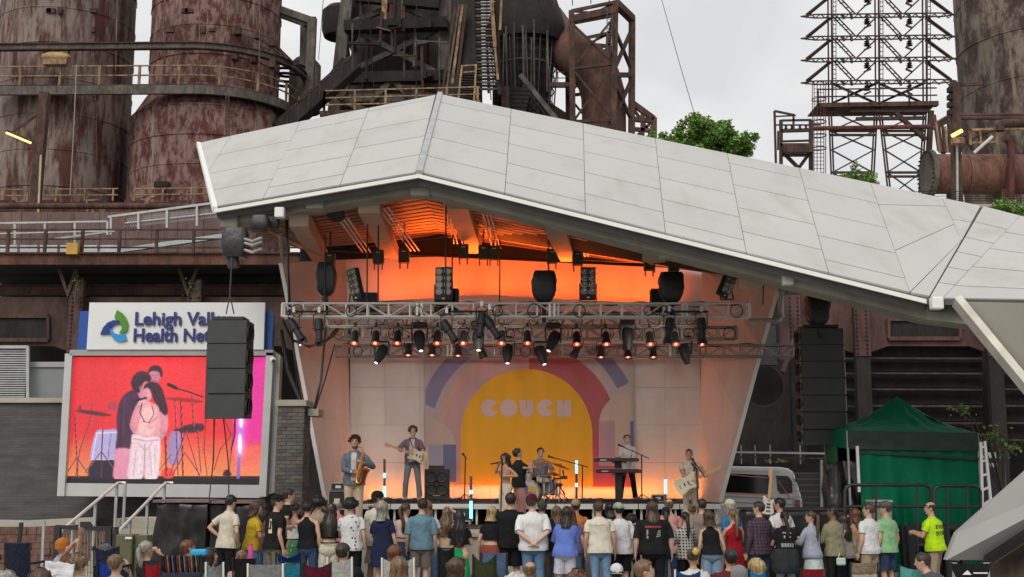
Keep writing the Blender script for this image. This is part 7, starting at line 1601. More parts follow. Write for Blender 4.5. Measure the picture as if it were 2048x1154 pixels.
        for j in range(n):
            a = 2 * PI * j / n; c, sn = math.cos(a), math.sin(a)   # sn > 0 is the face
            zl = lerp(side, 1.700, ss(.35, .75, sn)) if sn > 0 else lerp(side, back, ss(0, -.6, sn))
            if style in ('long', 'wavy', 'bob'):
                zl = lerp(side, 1.70, ss(.50, .72, sn)) if sn > 0 else lerp(side, back, ss(0, -.5, sn))
            ztop = 1.753 + th * .8
            if style == 'balding': ztop = 1.70 if sn < .3 else zl + .005; 
            colp = []
            for i in range(rows + 1):
                f = i / rows; z = lerp(ztop, zl, f ** (1.0 if zl > 1.5 else .8)); zz_ = min(z, 1.749)
                rx, ry, yo = interp(HEADP, max(zz_, 1.60))
                t_ = th * (1 if z < 1.70 else 1)
                if z > 1.742 and style != 'balding': q = max(.0, (ztop - z) / (ztop - 1.742 + 1e-6)); rx, ry = rx * q ** .5 + .005 * q, ry * q ** .5
                if style in ('long', 'wavy', 'bob') and z < 1.60:
                    g_ = ss(1.60, 1.45, z); rx = lerp(rx, .105 if style != 'bob' else .095, g_); ry = lerp(ry, .075, g_); yo = lerp(yo, -.05 - .03 * ss(1.47, 1.40, z), g_); 
                    tp = ss(length + .2, length, z) if style != 'bob' else 0; rx *= 1 - .35 * tp
                nz = noise.noise(Vector((c * 5 + s.seed, sn * 5, z * (2.0 if zl < 1.5 else 5)))) * (.012 if style in ('short', 'buzz', 'pony', 'bun', 'balding') else .02) * (1 if style not in ('buzz', 'pony', 'bun', 'balding') else .3)
                if style in ('curly', 'afro', 'wavy'): nz += noise.noise(Vector((c * 14 + s.seed, sn * 14, z * 22))) * .018
                last = i == rows and zl > 1.5
                k = (t_ + nz) if not last else -.006
                colp.append(s.Hd(Vector(((rx + k) * c, (ry + k) * sn + yo, z))) if z > 1.50 else (s.Hd(Vector(((rx + k) * c, (ry + k) * sn + yo, z))).lerp(s.U(Vector(((rx + k) * c, (ry + k) * sn + yo, z))), ss(1.50, 1.38, z))))
            rings_cols.append(colp)
        m.loft([[rings_cols[j][i] for j in range(n)] for i in range(rows + 1)], False)
        if style == 'pony':
            p0 = (0, -.10, 1.68); zl = length; pts = [s.Hd(p0), s.Hd((0, -.135, 1.66)), s.Hd((.0, -.145, 1.58)), s.U((.01, -.15, lerp(1.58, zl, .45))), s.U((.0, -.145, lerp(1.58, zl, .8))), s.U((.01, -.14, zl))]
            m.tube(pts, [.02, .034, .038, .036, .028, .008], 12)
        rn = s.rnd; long_ = style in ('long', 'wavy', 'bob')
        for q in range(0 if style in ('buzz',) else 70 if long_ else 90 if style in ('short', 'balding') else 90 if style in ('curly', 'afro') else 30):   # loose strands and tufts break the outline
            j = rn.randrange(n); i = rn.randrange(1, rows - 1) if not long_ else rn.randrange(2, rows - 3); p0 = rings_cols[j][i]; ctr = s.Hd((0, -.01, 1.63)) if p0.z > s.Hd((0, 0, 1.55)).z else Vector((0, -.06, p0.z))
            o_ = (p0 - ctr); o_.normalize()
            if long_:
                k2 = min(rows, i + rn.randrange(3, 6)); pts = [rings_cols[j][a] + o_ * rn.uniform(.002, .011) for a in range(i, k2 + 1)]; pts[-1] = pts[-1] + Vector((rn.uniform(-.012, .012), rn.uniform(-.012, .012), -rn.uniform(.0, .03)))
                m.tube(pts, [.007] + [.006] * (len(pts) - 2) + [.001], 4)
            else:
                dn_ = (rings_cols[j][i + 1] - p0).normalized(); sd = Vector((rn.uniform(-1, 1), rn.uniform(-1, 1), rn.uniform(-1, 1))) * .5; L = .020 if style in ('short', 'balding', 'pony', 'bun') else .03
                d_ = (dn_ * .9 + o_ * (.12 if L < .029 else .9) + sd * .5).normalized(); rr_ = .0055 if L < .029 else .0085; m.tube([p0 - o_ * .004, p0 + d_ * L * .5 + o_ * .002, p0 + d_ * L], [rr_, rr_ * .8, .001], 4)
        if style == 'bun': m.ball(s.Hd((0, -.10, 1.72)), .045, 12, 8)
        o = m.build('hair', mt, s.t, 'all')
    def hat(s, kind, col, back=False):
        m = MB(); n = 28; mt = fabric(col); z0 = {'cap': 1.668, 'beanie': 1.628, 'flat': 1.66}[kind]; rings = []
        for i in range(11):
            f = i / 10; z = lerp(z0, 1.775, f); q = math.sqrt(max(0.0, 1 - (max(0, (z - 1.69)) / .088) ** 2)); rings.append([s.Hd(Vector(((.090 * q + .002) * math.cos(a), (.110 * q + .002) * math.sin(a) - .006, z)) * 1.0) for a in [2 * PI * j / n for j in range(n)]])
        m.loft(rings, True); o = m.build('hat', mt, s.t, 'all')
        if kind in ('cap', 'flat'):
            sg_ = -1 if back else 1; b = MB(); P = []
            for a in range(-70, 71, 10): P.append(s.Hd((.085 * math.sin(R(a)), sg_ * (.095 + (.085 if kind == 'cap' else .04) * math.cos(R(a))), z0 + .012 - .018 * abs(math.sin(R(a))) - .01)))
            b.prism(P, s.Hd((0, 0, 1.008)) - s.Hd((0, 0, 1.0))).build('brim', mt, o)
        if kind == 'beanie': MB().loft([[s.Hd(((.094) * math.cos(a), .114 * math.sin(a) - .006, z)) for a in [2 * PI * j / n for j in range(n)]] for z in (1.625, 1.63, 1.66, 1.665)]).build('band', mt, o, 'all')
    def face(s):
        for sx in (1, -1):
            e_ = MB().ball(s.Hd((sx * .031, .084, 1.648)), (.013, .009, .008), 8, 6).build('eye', mat('eye_white', (.35, .30, .27), .3), s.t, 'all'); MB().ball(s.Hd((sx * .031, .091, 1.648)), (.007, .004, .007), 8, 6).build('iris', mat('eye_dark', (.01, .008, .006), .2), e_, 'all')
            MB().tube([s.Hd((sx * .016, .094, 1.666)), s.Hd((sx * .032, .092, 1.671)), s.Hd((sx * .050, .080, 1.665))], .0035, 6).build('eyebrow', mat('brow', (.03, .02, .014), .8), s.t, 'all')
        MB().tube([s.Hd((-.024, .079, 1.575)), s.Hd((0, .087, 1.573)), s.Hd((.024, .079, 1.575))], [.002, .0045, .002], 6).build('mouth', mat('lips', (.28, .10, .085), .5), s.t, 'all')
    def shoes(s, col):
        for sx in (1, -1):
            A_ = s.legs[sx][2]; rings = []
            for y_, w_, h_ in ((-.07, .028, .06), (-.05, .040, .075), (.02, .044, .08), (.10, .050, .055), (.16, .044, .045), (.20, .022, .035)):
                z0 = A_.z - .075; rings.append([Vector((A_.x + w_ * math.cos(a), A_.y + y_, z0 + h_ / 2 + h_ / 2 * math.sin(a))) for a in [2 * PI * j / 10 for j in range(10)]])
            MB().loft(rings).build('shoe', mat('shoe_%.2f_%.2f' % (col[0], col[2]), col, .6), s.t, 'all')
    def onto(s, x, z, front=False):
        from mathutils.bvhtree import BVHTree
        if not hasattr(s, 'bvh'): s.bvh = BVHTree.FromPolygons([v.co for v in s.shirt.data.vertices], [tuple(p.vertices) for p in s.shirt.data.polygons])
        o = s.U((x, .6 if front else -.6, z)); d = (s.U((x, 0, z)) - o).normalized(); h_ = s.bvh.ray_cast(o, d)[0]
        return (h_ - d * .006) if h_ is not None else s.U((x, .15 if front else -.15, z))
    def mark(s, polys, m, name='print', front=False):
        """flat print lying on the shirt: polys in (x, z) body metres"""
        for q in polys: MB().add([s.onto(x, z, front) for x, z in q], [tuple(range(len(q)))]).build(name, m, s.shirt)
    def strip(s, w0, w1, z0, z1, m, name):
        """the shirt worn underneath, showing in the open front"""
        V = []; Fc = []; n = 6; k = 14
        for i in range(k + 1):
            f = i / k
            for j in range(n + 1): w_ = lerp(w0, w1, f); V.append(s.onto(lerp(-w_, w_, j / n), lerp(z0, z1, f), True))
        for i in range(k):
            for j in range(n): a = i * (n + 1) + j; Fc.append((a, a + 1, a + n + 2, a + n + 1))
        MB().add(V, Fc).build(name, m, s.t, True)
    def text(s, body, x0, x1, z0, z1, m):
        cu_ = bpy.data.curves.new('lettering', 'FONT'); cu_.body = body; cu_.offset = .02; ob = bpy.data.objects.new('lettering', cu_); COL.objects.link(ob)
        me = bpy.data.meshes.new_from_object(ob.evaluated_get(bpy.context.evaluated_depsgraph_get())); bpy.data.objects.remove(ob)
        xs = [v.co.x for v in me.vertices]; a, b = min(xs), max(xs)
        for v in me.vertices: v.co = s.onto(lerp(x0, x1, (v.co.x - a) / (b - a)), z0 + v.co.y / .7 * (z1 - z0))
        me.materials.clear(); me.materials.append(m); o = bpy.data.objects.new('lettering', me); COL.objects.link(o); o.parent = s.shirt
random.seed(31)
WHT, BLK, JEAN, DJEAN, KHAKI, CREAM, NAVY, GREY = (.62, .61, .60), (.013, .013, .014), (.10, .17, .27), (.035, .06, .12), (.33, .27, .18), (.58, .53, .42), (.015, .020, .05), (.22, .22, .21)
T, SH, SK_ = 'trousers', 'shorts', 'skirt'
def D(c): return (T, c, 'denim')
P_ = Person
P_('person in a cream shirt and black trousers beside the sheeted stack', 456, 990, 20, -35, pose='pocket', pose2='hip', hair=('short', 'black'), top=('tee', CREAM), bottom=(T, BLK), bw=.9)
P_('person in a yellow top with brown hair and blue jeans', 507, 1003, 20.6, -60, sex='f', pose='fold', hair=('bob', 'brown'), top=('tee', (.55, .36, .03)), bottom=D(JEAN), head=(-25, 0))
P_('person in a mauve top and pale jeans behind the black cap', 528, 1004, 21.4, -20, sex='f', hair=('wavy', 'dark', 1.38), top=('tee', (.25, .12, .14)), bottom=D((.22, .32, .45)))
p = P_('person in a black cap and black t-shirt with a pale print', 549, 991, 19.8, -48, pose='down', pose2='hold', hair=('short', 'brown'), hat=('cap', BLK), top=('tee', BLK), bottom=(T, (.16, .16, .11)), head=(-30, 0), bw=1.05)
p.mark([[(.05, 1.36), (.10, 1.36), (.12, 1.12), (.06, 1.12)]], mat('cream_print', (.6, .5, .3), .7))
P_('tall person in a black t-shirt with short dark hair, holding a drink', 571, 977, 21.6, -30, pose='hold', pose2='pocket', hair=('short', 'dark'), top=('tee', BLK), bottom=(T, BLK), head=(-35, 0), bw=.95)
P_('person in a white strapless top and green patterned skirt', 594, 1006, 21.0, -25, sex='f', skin='c', pose='fold', hair=('bun', 'dark'), top=('tube', WHT), bottom=(SK_, (.08, .25, .14), 'print', (.35, .5, .4)))
P_('person in a black racerback vest and jeans', 619, 1003, 19.9, -8, pose='down', pose2='face', hair=('short', 'black'), top=('tank', BLK), bottom=D(DJEAN), bw=.98)
P_('person with dark curly hair behind the long-haired person', 643, 994, 21.6, 0, sex='f', hair=('curly', 'black'), top=('tee', (.35, .28, .2)), bottom=D(DJEAN), pose='face')
p = P_('person with very long dark hair, black top and cream trousers', 662, 1008, 19.9, 4, sex='f', pose='hold', hair=('long', 'dark', 1.15), top=('crop', BLK), bottom=('wide', (.55, .50, .40)))
MB().lathe([(.172, 1.035), (.176, 1.035), (.176, 1.06), (.172, 1.06)], (0, -.01, 0), 28).build('belt', M_BLKM, p.t, True)
P_('bald person in a pink shirt behind the front row', 678, 1000, 22.0, -15, skin='e', hair=('balding', 'grey'), top=('tee', (.55, .2, .2)), bottom=(T, (.2, .02, .03)))
P_('person in a white t-shirt with dark leaf print and black trousers', 706, 998, 19.8, -6, pose='down', pose2='hold', hair=('curly', 'black'), top=('tee', WHT, 'print', (.10, .10, .13)), bottom=(T, BLK), bw=1.02)
P_('person in a black cap and loose cream t-shirt with grey shorts', 752, 984, 20.6, -30, skin='c', pose='down', pose2='hold', hair=('short', 'black'), hat=('cap', BLK), top=('tee', (.55, .52, .44)), bottom=(SH, (.32, .34, .31)), head=(-35, 5), bw=1.08)
P_('person with wavy grey hair in a long navy t-shirt dress', 771, 1003, 19.4, -12, sex='f', pose='down', pose2='hold', hair=('wavy', 'grey', 1.42), top=('dresstee', NAVY), bottom=None, bw=1.06)
P_('person with a long brown ponytail, pink top and denim skirt', 806, 1006, 20.5, -12, sex='f', pose='hold', hair=('pony', 'brown', 1.18), top=('crop', (.60, .45, .43)), bottom=(SK_, DJEAN, 'denim'), head=(-35, 0), bw=1.05)
P_('person in a creased blue shirt and taupe shorts', 840, 997, 20.2, 0, pose='down', hair=('short', 'dark'), top=('elbow', (.13, .23, .29)), bottom=(SH, (.17, .14, .12)), bw=1.1)
P_('person with streaked blonde hair in a pale printed top', 859, 1001, 21.6, -8, sex='f', pose='hold', hair=('long', 'lbrown', 1.35), top=('tee', (.55, .55, .58), 'print', (.25, .32, .45)), bottom=D(JEAN))
P_('person with long wavy blonde hair, one arm raised', 893, 1016, 21.8, -20, sex='f', pose='head', pose2='hold', hair=('wavy', 'lbrown', 1.18), top=('tank', (.5, .35, .22)), bottom=D(JEAN))
P_('person with long black hair in a black top and bright green skirt', 917, 1022, 18.9, -6, sex='f', pose='fold', hair=('long', 'black', 1.08), top=('crop', BLK), bottom=(SK_, (.0, .30, .08)), bw=1.08)
P_('older person with short blonde hair, black t-shirt and rust skirt', 981, 1014, 19.9, -25, sex='f', pose='hold', pose2='down', hair=('bob', 'blond'), top=('crop', BLK), bottom=(SK_, (.25, .07, .045)), bw=1.12)
P_('broad person in a plain black t-shirt and black shorts', 1022, 985, 19.9, -3, pose='fold', hair=('short', 'dark'), top=('tee', BLK), bottom=(SH, BLK), bw=1.18)
p = P_('person in a maroon cap and white t-shirt, hands clasped behind', 1067, 990, 19.2, 0, pose='behind', hair=('short', 'brown'), hat=('cap', (.07, .012, .022), False), top=('elbow', (.66, .66, .65)), bottom=D(JEAN), bw=1.32, skin='e')
P_('person in a green cap and dark clothes behind the white t-shirt', 1085, 1003, 21.2, -8, hair=('short', 'brown'), hat=('cap', (.04, .07, .05)), top=('long', BLK), bottom=(T, (.09, .08, .06), 'print', (.03, .03, .03)), bw=1.0)
P_('person with light brown hair behind the blue t-shirt', 1110, 1013, 21.6, 0, sex='f', hair=('long', 'lbrown', 1.35), top=('tee', (.05, .08, .1)), bottom=D(JEAN))
P_('person in a loose blue t-shirt and white shorts', 1127, 1014, 19.0, -4, sex='f', pose='fold', hair=('long', 'dark', 1.36), top=('elbow', (.13, .20, .55)), bottom=(SH, (.55, .53, .60)), bw=1.22)
P_('person in a tan cap and orange shirt', 1150, 1000, 21.6, 0, hair=('short', 'brown'), hat=('cap', (.28, .23, .12), True), top=('tee', (.50, .17, .06)), bottom=D(DJEAN), bw=1.1)
P_('person with auburn hair between the blue and cream t-shirts', 1148, 1016, 20.6, -10, sex='f', hair=('wavy', 'auburn', 1.33), top=('tee', (.12, .12, .25)), bottom=D(JEAN))
p = P_('person in a cream t-shirt with a faint script print and jeans', 1203, 1002, 19.0, 2, pose='down', pose2='down', hair=('short', 'brown'), top=('tee', (.62, .58, .47)), bottom=D((.13, .22, .34)), bw=1.1, skin='b')
p.mark([[(x, 1.335 + .012 * math.sin(x * 60)), (x + .03, 1.335 + .012 * math.sin((x + .03) * 60)), (x + .03, 1.322 + .012 * math.sin((x + .03) * 60)), (x, 1.322 + .012 * math.sin(x * 60))] for x in [-.10 + .03 * i for i in range(6)]], mat('faint_print', (.38, .34, .28), .8))
P_('person with dark hair behind the pale green cap', 1221, 1005, 21.2, 10, sex='f', hair=('bob', 'black'), top=('tee', (.12, .10, .10)), bottom=(T, BLK))
P_('person in a pale green cap and long white t-shirt with black shorts', 1239, 1007, 19.5, 6, pose='down', pose2='down', hair=('short', 'black'), hat=('cap', (.32, .36, .25), True), top=('elbow', (.66, .65, .68)), bottom=(SH, BLK), bw=1.06)
P_('person with dark curly hair and bare shoulders behind the crowd', 1262, 1030, 21.0, 0, sex='f', hair=('curly', 'dark'), top=('tank', (.45, .4, .36)), bottom=D(NAVY))
p = P_('big person with long brown hair and a black t-shirt with red print', 1305, 1003, 18.7, -2, sex='m', pose='down', hair=('long', 'brown', 1.33), top=('elbow', BLK), bottom=(T, BLK), bw=1.55, skin='e')
p.text('THE OCEAN', -.15, .13, 1.285, 1.325, mat('red_print', (.28, .03, .03), .7)) if False else p.mark([[(-.15 + .04 * i, 1.30), (-.118 + .04 * i, 1.30), (-.118 + .04 * i, 1.335), (-.15 + .04 * i, 1.335)] for i in range(7)], mat('red_print', (.28, .03, .03), .7))
p.mark([[(-.13, 1.12), (-.10, 1.12), (-.10, 1.27), (-.13, 1.27)]] + [[(.03 + .01 * i, 1.14 + .03 * i), (.11, 1.16 + .03 * i), (.11, 1.175 + .03 * i), (.03 + .01 * i, 1.155 + .03 * i)] for i in range(4)], mat('grey_print', (.30, .32, .27), .7), 'grey_print')
P_('bald person in a pink shirt lit orange by the stage', 1336, 998, 21.9, 0, skin='e', hair=('balding', 'lbrown'), top=('tee', (.58, .28, .26)), bottom=D(DJEAN))
P_('person in a navy cap and pink top', 1338, 1016, 20.5, -8, sex='f', hair=('pony', 'dark', 1.40), hat=('cap', NAVY), top=('tee', (.55, .30, .28)), bottom=D(DJEAN))
P_('person with a black ponytail in a black and white plaid shirt', 1372, 1024, 19.4, 12, sex='f', pose='hold', hair=('pony', 'black', 1.22), top=('long', (.03, .03, .03), 'plaid', (.45, .44, .40)), bottom=(T, BLK))
P_('person with tied-up light brown hair near the guitarist', 1380, 1008, 21.6, 0, sex='f', hair=('bun', 'lbrown'), top=('tee', (.2, .17, .14)), bottom=(T, BLK))
P_('person in a taupe t-shirt with cropped dark hair', 1404, 997, 20.8, 5, pose='down', hair=('buzz', 'dark'), top=('tee', (.24, .20, .16)), bottom=(T, BLK), bw=1.02)
P_('person in a black vest and denim shorts', 1420, 1022, 19.1, -2, sex='f', pose='down', hair=('bob', 'brown'), top=('tank', BLK), bottom=(SH, (.17, .24, .33), 'denim'), bw=1.12)
P_('bearded person in a cream cap with a blue bag on the shoulder', 1463, 1000, 21.6, 35, skin='e', hair=('short', 'white'), hat=('cap', (.55, .50, .38)), top=('tee', (.04, .16, .34)), bottom=(T, KHAKI))
P_('person in a red dress with long curly blonde ponytail', 1467, 1019, 19.9, 15, sex='f', pose='hold', hair=('pony', 'lbrown', 1.18), top=('tankdress', (.33, .012, .018)), bottom=None, head=(10, 0), bw=1.05)
P_('person in a dark plaid shirt and jeans, turned left', 1519, 1003, 19.2, 28, pose='down', hair=('short', 'dark'), top=('long', (.035, .022, .030), 'plaid', (.085, .055, .075)), bottom=D(DJEAN), head=(25, 0), bw=1.22)
P_('person in a plain white t-shirt with black hair by the platform', 1558, 996, 21.0, 25, skin='b', hair=('short', 'black'), top=('tee', WHT), bottom=(T, BLK), head=(25, 0), bw=1.12)
p = P_('person in a black band t-shirt with a jacket tied at the waist', 1567, 1022, 18.7, 8, sex='f', skin='c', pose='fold', hair=('pony', 'black', 1.20), top=('tee', BLK), bottom=D((.14, .22, .30)), bw=1.2)
p.mark([[(-.10 + .035 * i, 1.33), (-.075 + .035 * i, 1.33), (-.07 + .035 * i, 1.355), (-.095 + .035 * i, 1.355)] for i in range(5)] + [[(-.08, 1.24), (-.05, 1.24), (-.05, 1.29), (-.08, 1.29)], [(.03, 1.25), (.06, 1.25), (.06, 1.28), (.03, 1.28)]] + [[(-.12 + .05 * i, 1.08), (-.085 + .05 * i, 1.08), (-.085 + .05 * i, 1.15), (-.12 + .05 * i, 1.15)] for i in range(5)], mat('pale_print', (.30, .30, .30), .7))
rg = [[s_ for s_ in [Vector((.245 * math.cos(a) * f, .19 * math.sin(a) * f - .01, z)) for a in [2 * PI * j / 30 for j in range(30)]]] for z, f in ((.60, .95), (.62, 1.04), (.75, 1.08), (.90, 1.05), (1.02, .98), (1.05, .92))]
MB().loft([[p.wr(q, Vector((0, 0, q.z)), .02) for q in r_] for r_ in rg], False).build('tied_jacket', fabric((.03, .033, .038)), p.t, 'all')
P_('person in a pale blue-grey jumper with a long brown ponytail', 1622, 1022, 19.4, 38, sex='f', pose='hold', hair=('pony', 'brown', 1.16), top=('long', (.34, .36, .44)), bottom=(SK_, (.50, .60, .58)), head=(25, 0), bw=1.08)
P_('person in an olive jumper and black trousers', 1664, 1012, 19.5, 30, skin='d', pose='fold', hair=('buzz', 'black'), top=('long', (.25, .23, .145)), bottom=(T, BLK), head=(25, 0), bw=1.05)
P_('person with long dark hair in a cream knit top', 1690, 1030, 20.3, 25, sex='f', skin='b', hair=('long', 'dark', 1.2), top=('long', (.42, .38, .32)), bottom=D(NAVY), head=(20, 0))
P_('person with brown hair in a peach vest shading the eyes', 1710, 1018, 21.0, 40, sex='f', skin='b', pose='down', pose2='face', hair=('long', 'auburn', 1.33), top=('tank', (.50, .25, .13)), bottom=(T, BLK), head=(20, 0))
P_('person in a white t-shirt and khaki shorts, turned left', 1737, 1007, 19.5, 32, pose='down', hair=('short', 'brown'), top=('tee', (.64, .64, .66)), bottom=(SH, KHAKI), head=(30, 0), bw=1.05)
P_('person in a light green t-shirt, grey cap and navy shorts', 1772, 1004, 19.7, 35, pose='down', hair=('short', 'brown'), hat=('flat', (.10, .095, .09)), top=('tee', (.25, .46, .24)), bottom=(SH, (.03, .05, .10)), head=(25, 0), bw=1.12)
p = P_('person in a bright yellow-green staff t-shirt and khaki trousers', 1864, 1004, 20.3, 52, pose='hold', hair=('balding', 'dark'), top=('tee', (.50, .78, .02)), bottom=(T, (.34, .27, .19)), bw=1.22, head=(20, 0))
p.text('EVENT', -.17, .13, 1.26, 1.33, M_BLKM); p.text('STAFF', -.17, .13, 1.14, 1.21, M_BLKM)
# ================================================================== the band
BG = 'band on stage'
random.seed(77)
sx_h = {1: W(716, 948, 24.72), -1: W(727, 925, 24.72)}
p = P_('saxophone player in an open denim jacket and cream trousers', 710, 872, 25.0, 182, z0=1.1, pose='hold', tgt={-1: W(728, 925, 24.70), 1: W(708, 945, 24.72)}, hair=('afro', 'dark'), top=('long', (.13, .16, .20)), bottom=(T, (.58, .46, .33)), group=BG, face=True, vox=.013, skin='b', shoes=(.5, .45, .4))
p.strip(.045, .05, .92, 1.44, fabric((.55, .52, .47)), 'inner_shirt')
MB().tube([p.Hd((.035, .078, 1.555)), p.Hd((0, .088, 1.535)), p.Hd((-.035, .078, 1.555))], .016, 8).build('beard', hairmat('dark'), p.t, True)
sax = thing('saxophone', 'golden saxophone held by the player at the left', 'saxophone', W(716, 930, 24.7))
M_GOLD = mat('lacquered_brass', (.55, .22, .05), .25, .9, var=.15)
A = [W(712, 897, 24.80), W(718, 894, 24.70), W(724, 897, 24.66), W(726, 906, 24.66)]
MB().tube(A, [.010, .013, .016, .018], 10).build('neck_pipe', M_GOLD, sax, True); MB().tube([A[0], A[0].lerp(A[1], .4)], .014, 8).build('mouthpiece', M_BLKM, sax, True)
B_ = [W(726, 904, 24.66), W(722, 922, 24.64), W(717, 942, 24.62), W(713, 958, 24.60), W(714, 966, 24.58), W(720, 968, 24.56), W(726, 961, 24.52), W(729, 948, 24.48), W(732, 938, 24.45)]
MB().tube(B_, [.020, .024, .030, .036, .040, .043, .048, .058, .085], 14).build('body_tube', M_GOLD, sax, True)
for k in range(7): q = B_[0].lerp(B_[3], k / 7 + .08); MB().lathe([(0, .012), (.022, .012), (.022, 0)], q + Vector((.0, -.035, 0)), 12, (0, -1, 0)).build('key_cup', M_GOLD, sax, True)
MB().tube([B_[0] + Vector((.03, -.02, 0)), B_[3] + Vector((.04, -.02, 0))], .006, 6).build('key_rod', M_GOLD, sax, True)
def guitar(name, label, bodyc, headp, n_, size, col, mneck, frets=0, strap=None, group='guitars'):
    """bodyc, headp: world points of the body centre and the headstock tip; n_: where the front faces"""
    c, h_ = Vector(bodyc), Vector(headp); d = (h_ - c).normalized(); n_ = Vector(n_); n_ = (n_ - d * n_.dot(d)).normalized(); e_ = n_.cross(d).normalized()
    t = thing(name, label, 'guitar', c, group); k = size
    out = [(.20, .05), (.26, .12), (.235, .155), (.14, .135), (.03, .12), (-.07, .15), (-.16, .165), (-.21, .12), (-.22, 0), (-.21, -.12), (-.16, -.165), (-.07, -.15), (.02, -.115), (.10, -.13), (.17, -.15), (.185, -.12), (.16, -.06), (.17, -.03)]
    P = [c + d * a * k + e_ * b * k for a, b in out]
    o = MB().prism([q - n_ * .02 for q in P], n_ * .042).build('body', mat(name + '_paint', col, .25), t); bv = o.modifiers.new('bevel', 'BEVEL'); bv.width = .008; bv.segments = 2
    pg = [(.14, .03), (.12, .10), (0, .085), (-.09, .09), (-.10, 0), (-.06, -.10), (.05, -.09), (.14, -.04)]
    MB().prism([c + d * a * k + e_ * b * k + n_ * .0225 for a, b in pg], n_ * .003).build('pickguard', mat('pickguard_cream', (.62, .58, .50), .3), t)
    nk = [c + d * .12 * k + n_ * .022, c + (h_ - c) * .86 + n_ * .022]; MB().bar(nk[0], nk[1], .05, .024, up=n_).build('neck', mneck, t)
    L = (h_ - c).length; hs = [(0, .03), (.03, .04), (.16, .05), (.19, .02), (.18, -.025), (.03, -.03), (0, -.025)]; hb = c + (h_ - c) * .86
    hd = MB().prism([hb + d * a + e_ * b + n_ * .008 for a, b in hs], n_ * .016).build('headstock', mneck, t)
    for i in range(4): q = hb + d * (.035 + .04 * i) + e_ * .05 + n_ * .02; MB().ball(q, .012, 8, 5).build('tuner', M_CHR, hd, True)
    for a in (.05, -.03): MB().box(c + d * a * k + n_ * .03, (.07, .03, .015), Matrix((e_, d, n_)).transposed()).build('pickup', M_BLKM, t)
    MB().box(c - d * .12 * k + n_ * .03, (.08, .03, .015), Matrix((e_, d, n_)).transposed()).build('bridge', M_CHR, t)
    if strap: MB().tube([Vector(q) for q in strap], .022, 6, ell=.3).build('strap', M_BLKM, t, True)
    return t
M_MAPLE = mat('maple_neck', (.50, .30, .14), .35); M_ROSE = mat('dark_neck', (.20, .11, .07), .4)
bc = W(837, 912, 30.86); bh = W(774, 889, 30.72)
p = P_('bass player in an open mauve shirt and grey trousers', 826, 852, 31.2, 178, z0=rz, tgt={1: W(800, 901, 30.78), -1: W(846, 914, 30.80)}, hair=('wavy', 'brown', 1.55), top=('elbow', (.20, .14, .19)), bottom=(T, (.22, .22, .25)), group=BG, face=True, vox=.013, shoes=(.5, .48, .45), stance=.04, bw=.95, head=(15, 0))
p.strip(.075, .055, .90, 1.44, fabric((.55, .50, .47)), 'inner_shirt')
guitar('bass_guitar', 'cream bass guitar with a long pale neck', bc, bh, (0, -1, .05), 1.05, (.62, .50, .30), M_MAPLE, strap=(W(832, 905, 30.9), W(822, 885, 30.95), W(820, 876, 31.1)))
sm_ = W(996, 926, 26.18)
p = P_('singer with dark curly hair, bare-armed top and white trousers, holding a microphone', 1011, 907, 26.5, 128, z0=1.1, sex='f', tgt={1: W(997, 931, 26.25), -1: W(1014, 952, 26.28)}, hair=('wavy', 'dark', 1.36), top=('croptank', (.52, .27, .20)), bottom=('wide', (.60, .52, .40), 'print', (.45, .38, .28)), group=BG, face=True, vox=.013, skin='b')
mi = thing('handheld_microphone', 'black microphone held to the singer\'s mouth', 'microphone', W(990, 926, 26.2))
MB().tube([W(980, 928, 26.15), W(993, 926, 26.2), W(999, 924.5, 26.24)], [.012, .017, .020], 8).build('body', M_BLKM, mi, True); MB().ball(W(1001, 924, 26.26), .026, 10, 8).build('mesh_head', mat('mic_mesh', 0), mi, True)
p = P_('person in a dark shirt and pink trousers behind the singer', 1038, 896, 27.3, -70, z0=1.1, tgt={-1: W(1058, 938, 26.9), 1: W(1062, 930, 27.4)}, hair=('short', 'dark'), top=('tee', (.020, .022, .022)), bottom=('wide', (.55, .28, .24)), group=BG, face=True, vox=.013, head=(0, -18), bw=1.02, stance=.03)
p = P_('drummer in a grey-blue shirt sitting behind the drums', 1081, 892, 30.9, 160, z0=rz + .06, sit=True, pose='lap', tgt={1: W(1066, 935, 30.5), -1: W(1098, 948, 30.5)}, hair=('short', 'dark'), top=('elbow', (.20, .22, .26)), bottom=(T, BLK), group=BG, face=True, vox=.013, head=(35, 0), skin='a')
for i, (a, b) in enumerate((((1066, 935, 30.45), (1078, 950, 30.2)), ((1098, 948, 30.45), (1090, 953, 30.2)))): tag(MB().tube([W(*a), W(*b)], .008, 6).build('drumstick', M_MAPLE), 'wooden drumstick in the drummer\'s hand, %s one' % ('left', 'right')[i], 'drumstick')
p = P_('keyboard player in a white shirt looking down at the keys', 1254, 869, 30.5, 178, z0=rz, tgt={1: W(1244, 934, 29.85), -1: W(1262, 934, 29.85)}, hair=('short', 'dark'), top=('long', (.62, .58, .56)), bottom=(T, BLK), group=BG, face=True, vox=.013, head=(0, -14), shoes=(.45, .4, .4), stance=.05)
gc = W(1372, 968, 25.95); gh = W(1436, 936, 25.85)
p = P_('guitarist in a cream short-sleeved shirt and white trousers', 1378, 898, 26.4, 188, z0=1.1, tgt={1: W(1378, 972, 25.88), -1: W(1414, 950, 25.95)}, hair=('buzz', 'dark'), top=('tee', (.58, .47, .38)), bottom=(T, (.58, .50, .43)), group=BG, face=True, vox=.013, head=(-20, 0), skin='b', bw=1.05)
guitar('electric_guitar', 'cream electric guitar with a maple neck played at the right', gc, gh, (0, -1, .05), 1.12, (.66, .56, .34), M_MAPLE, strap=(W(1385, 952, 25.98), W(1390, 935, 26.1), W(1382, 925, 26.35)))
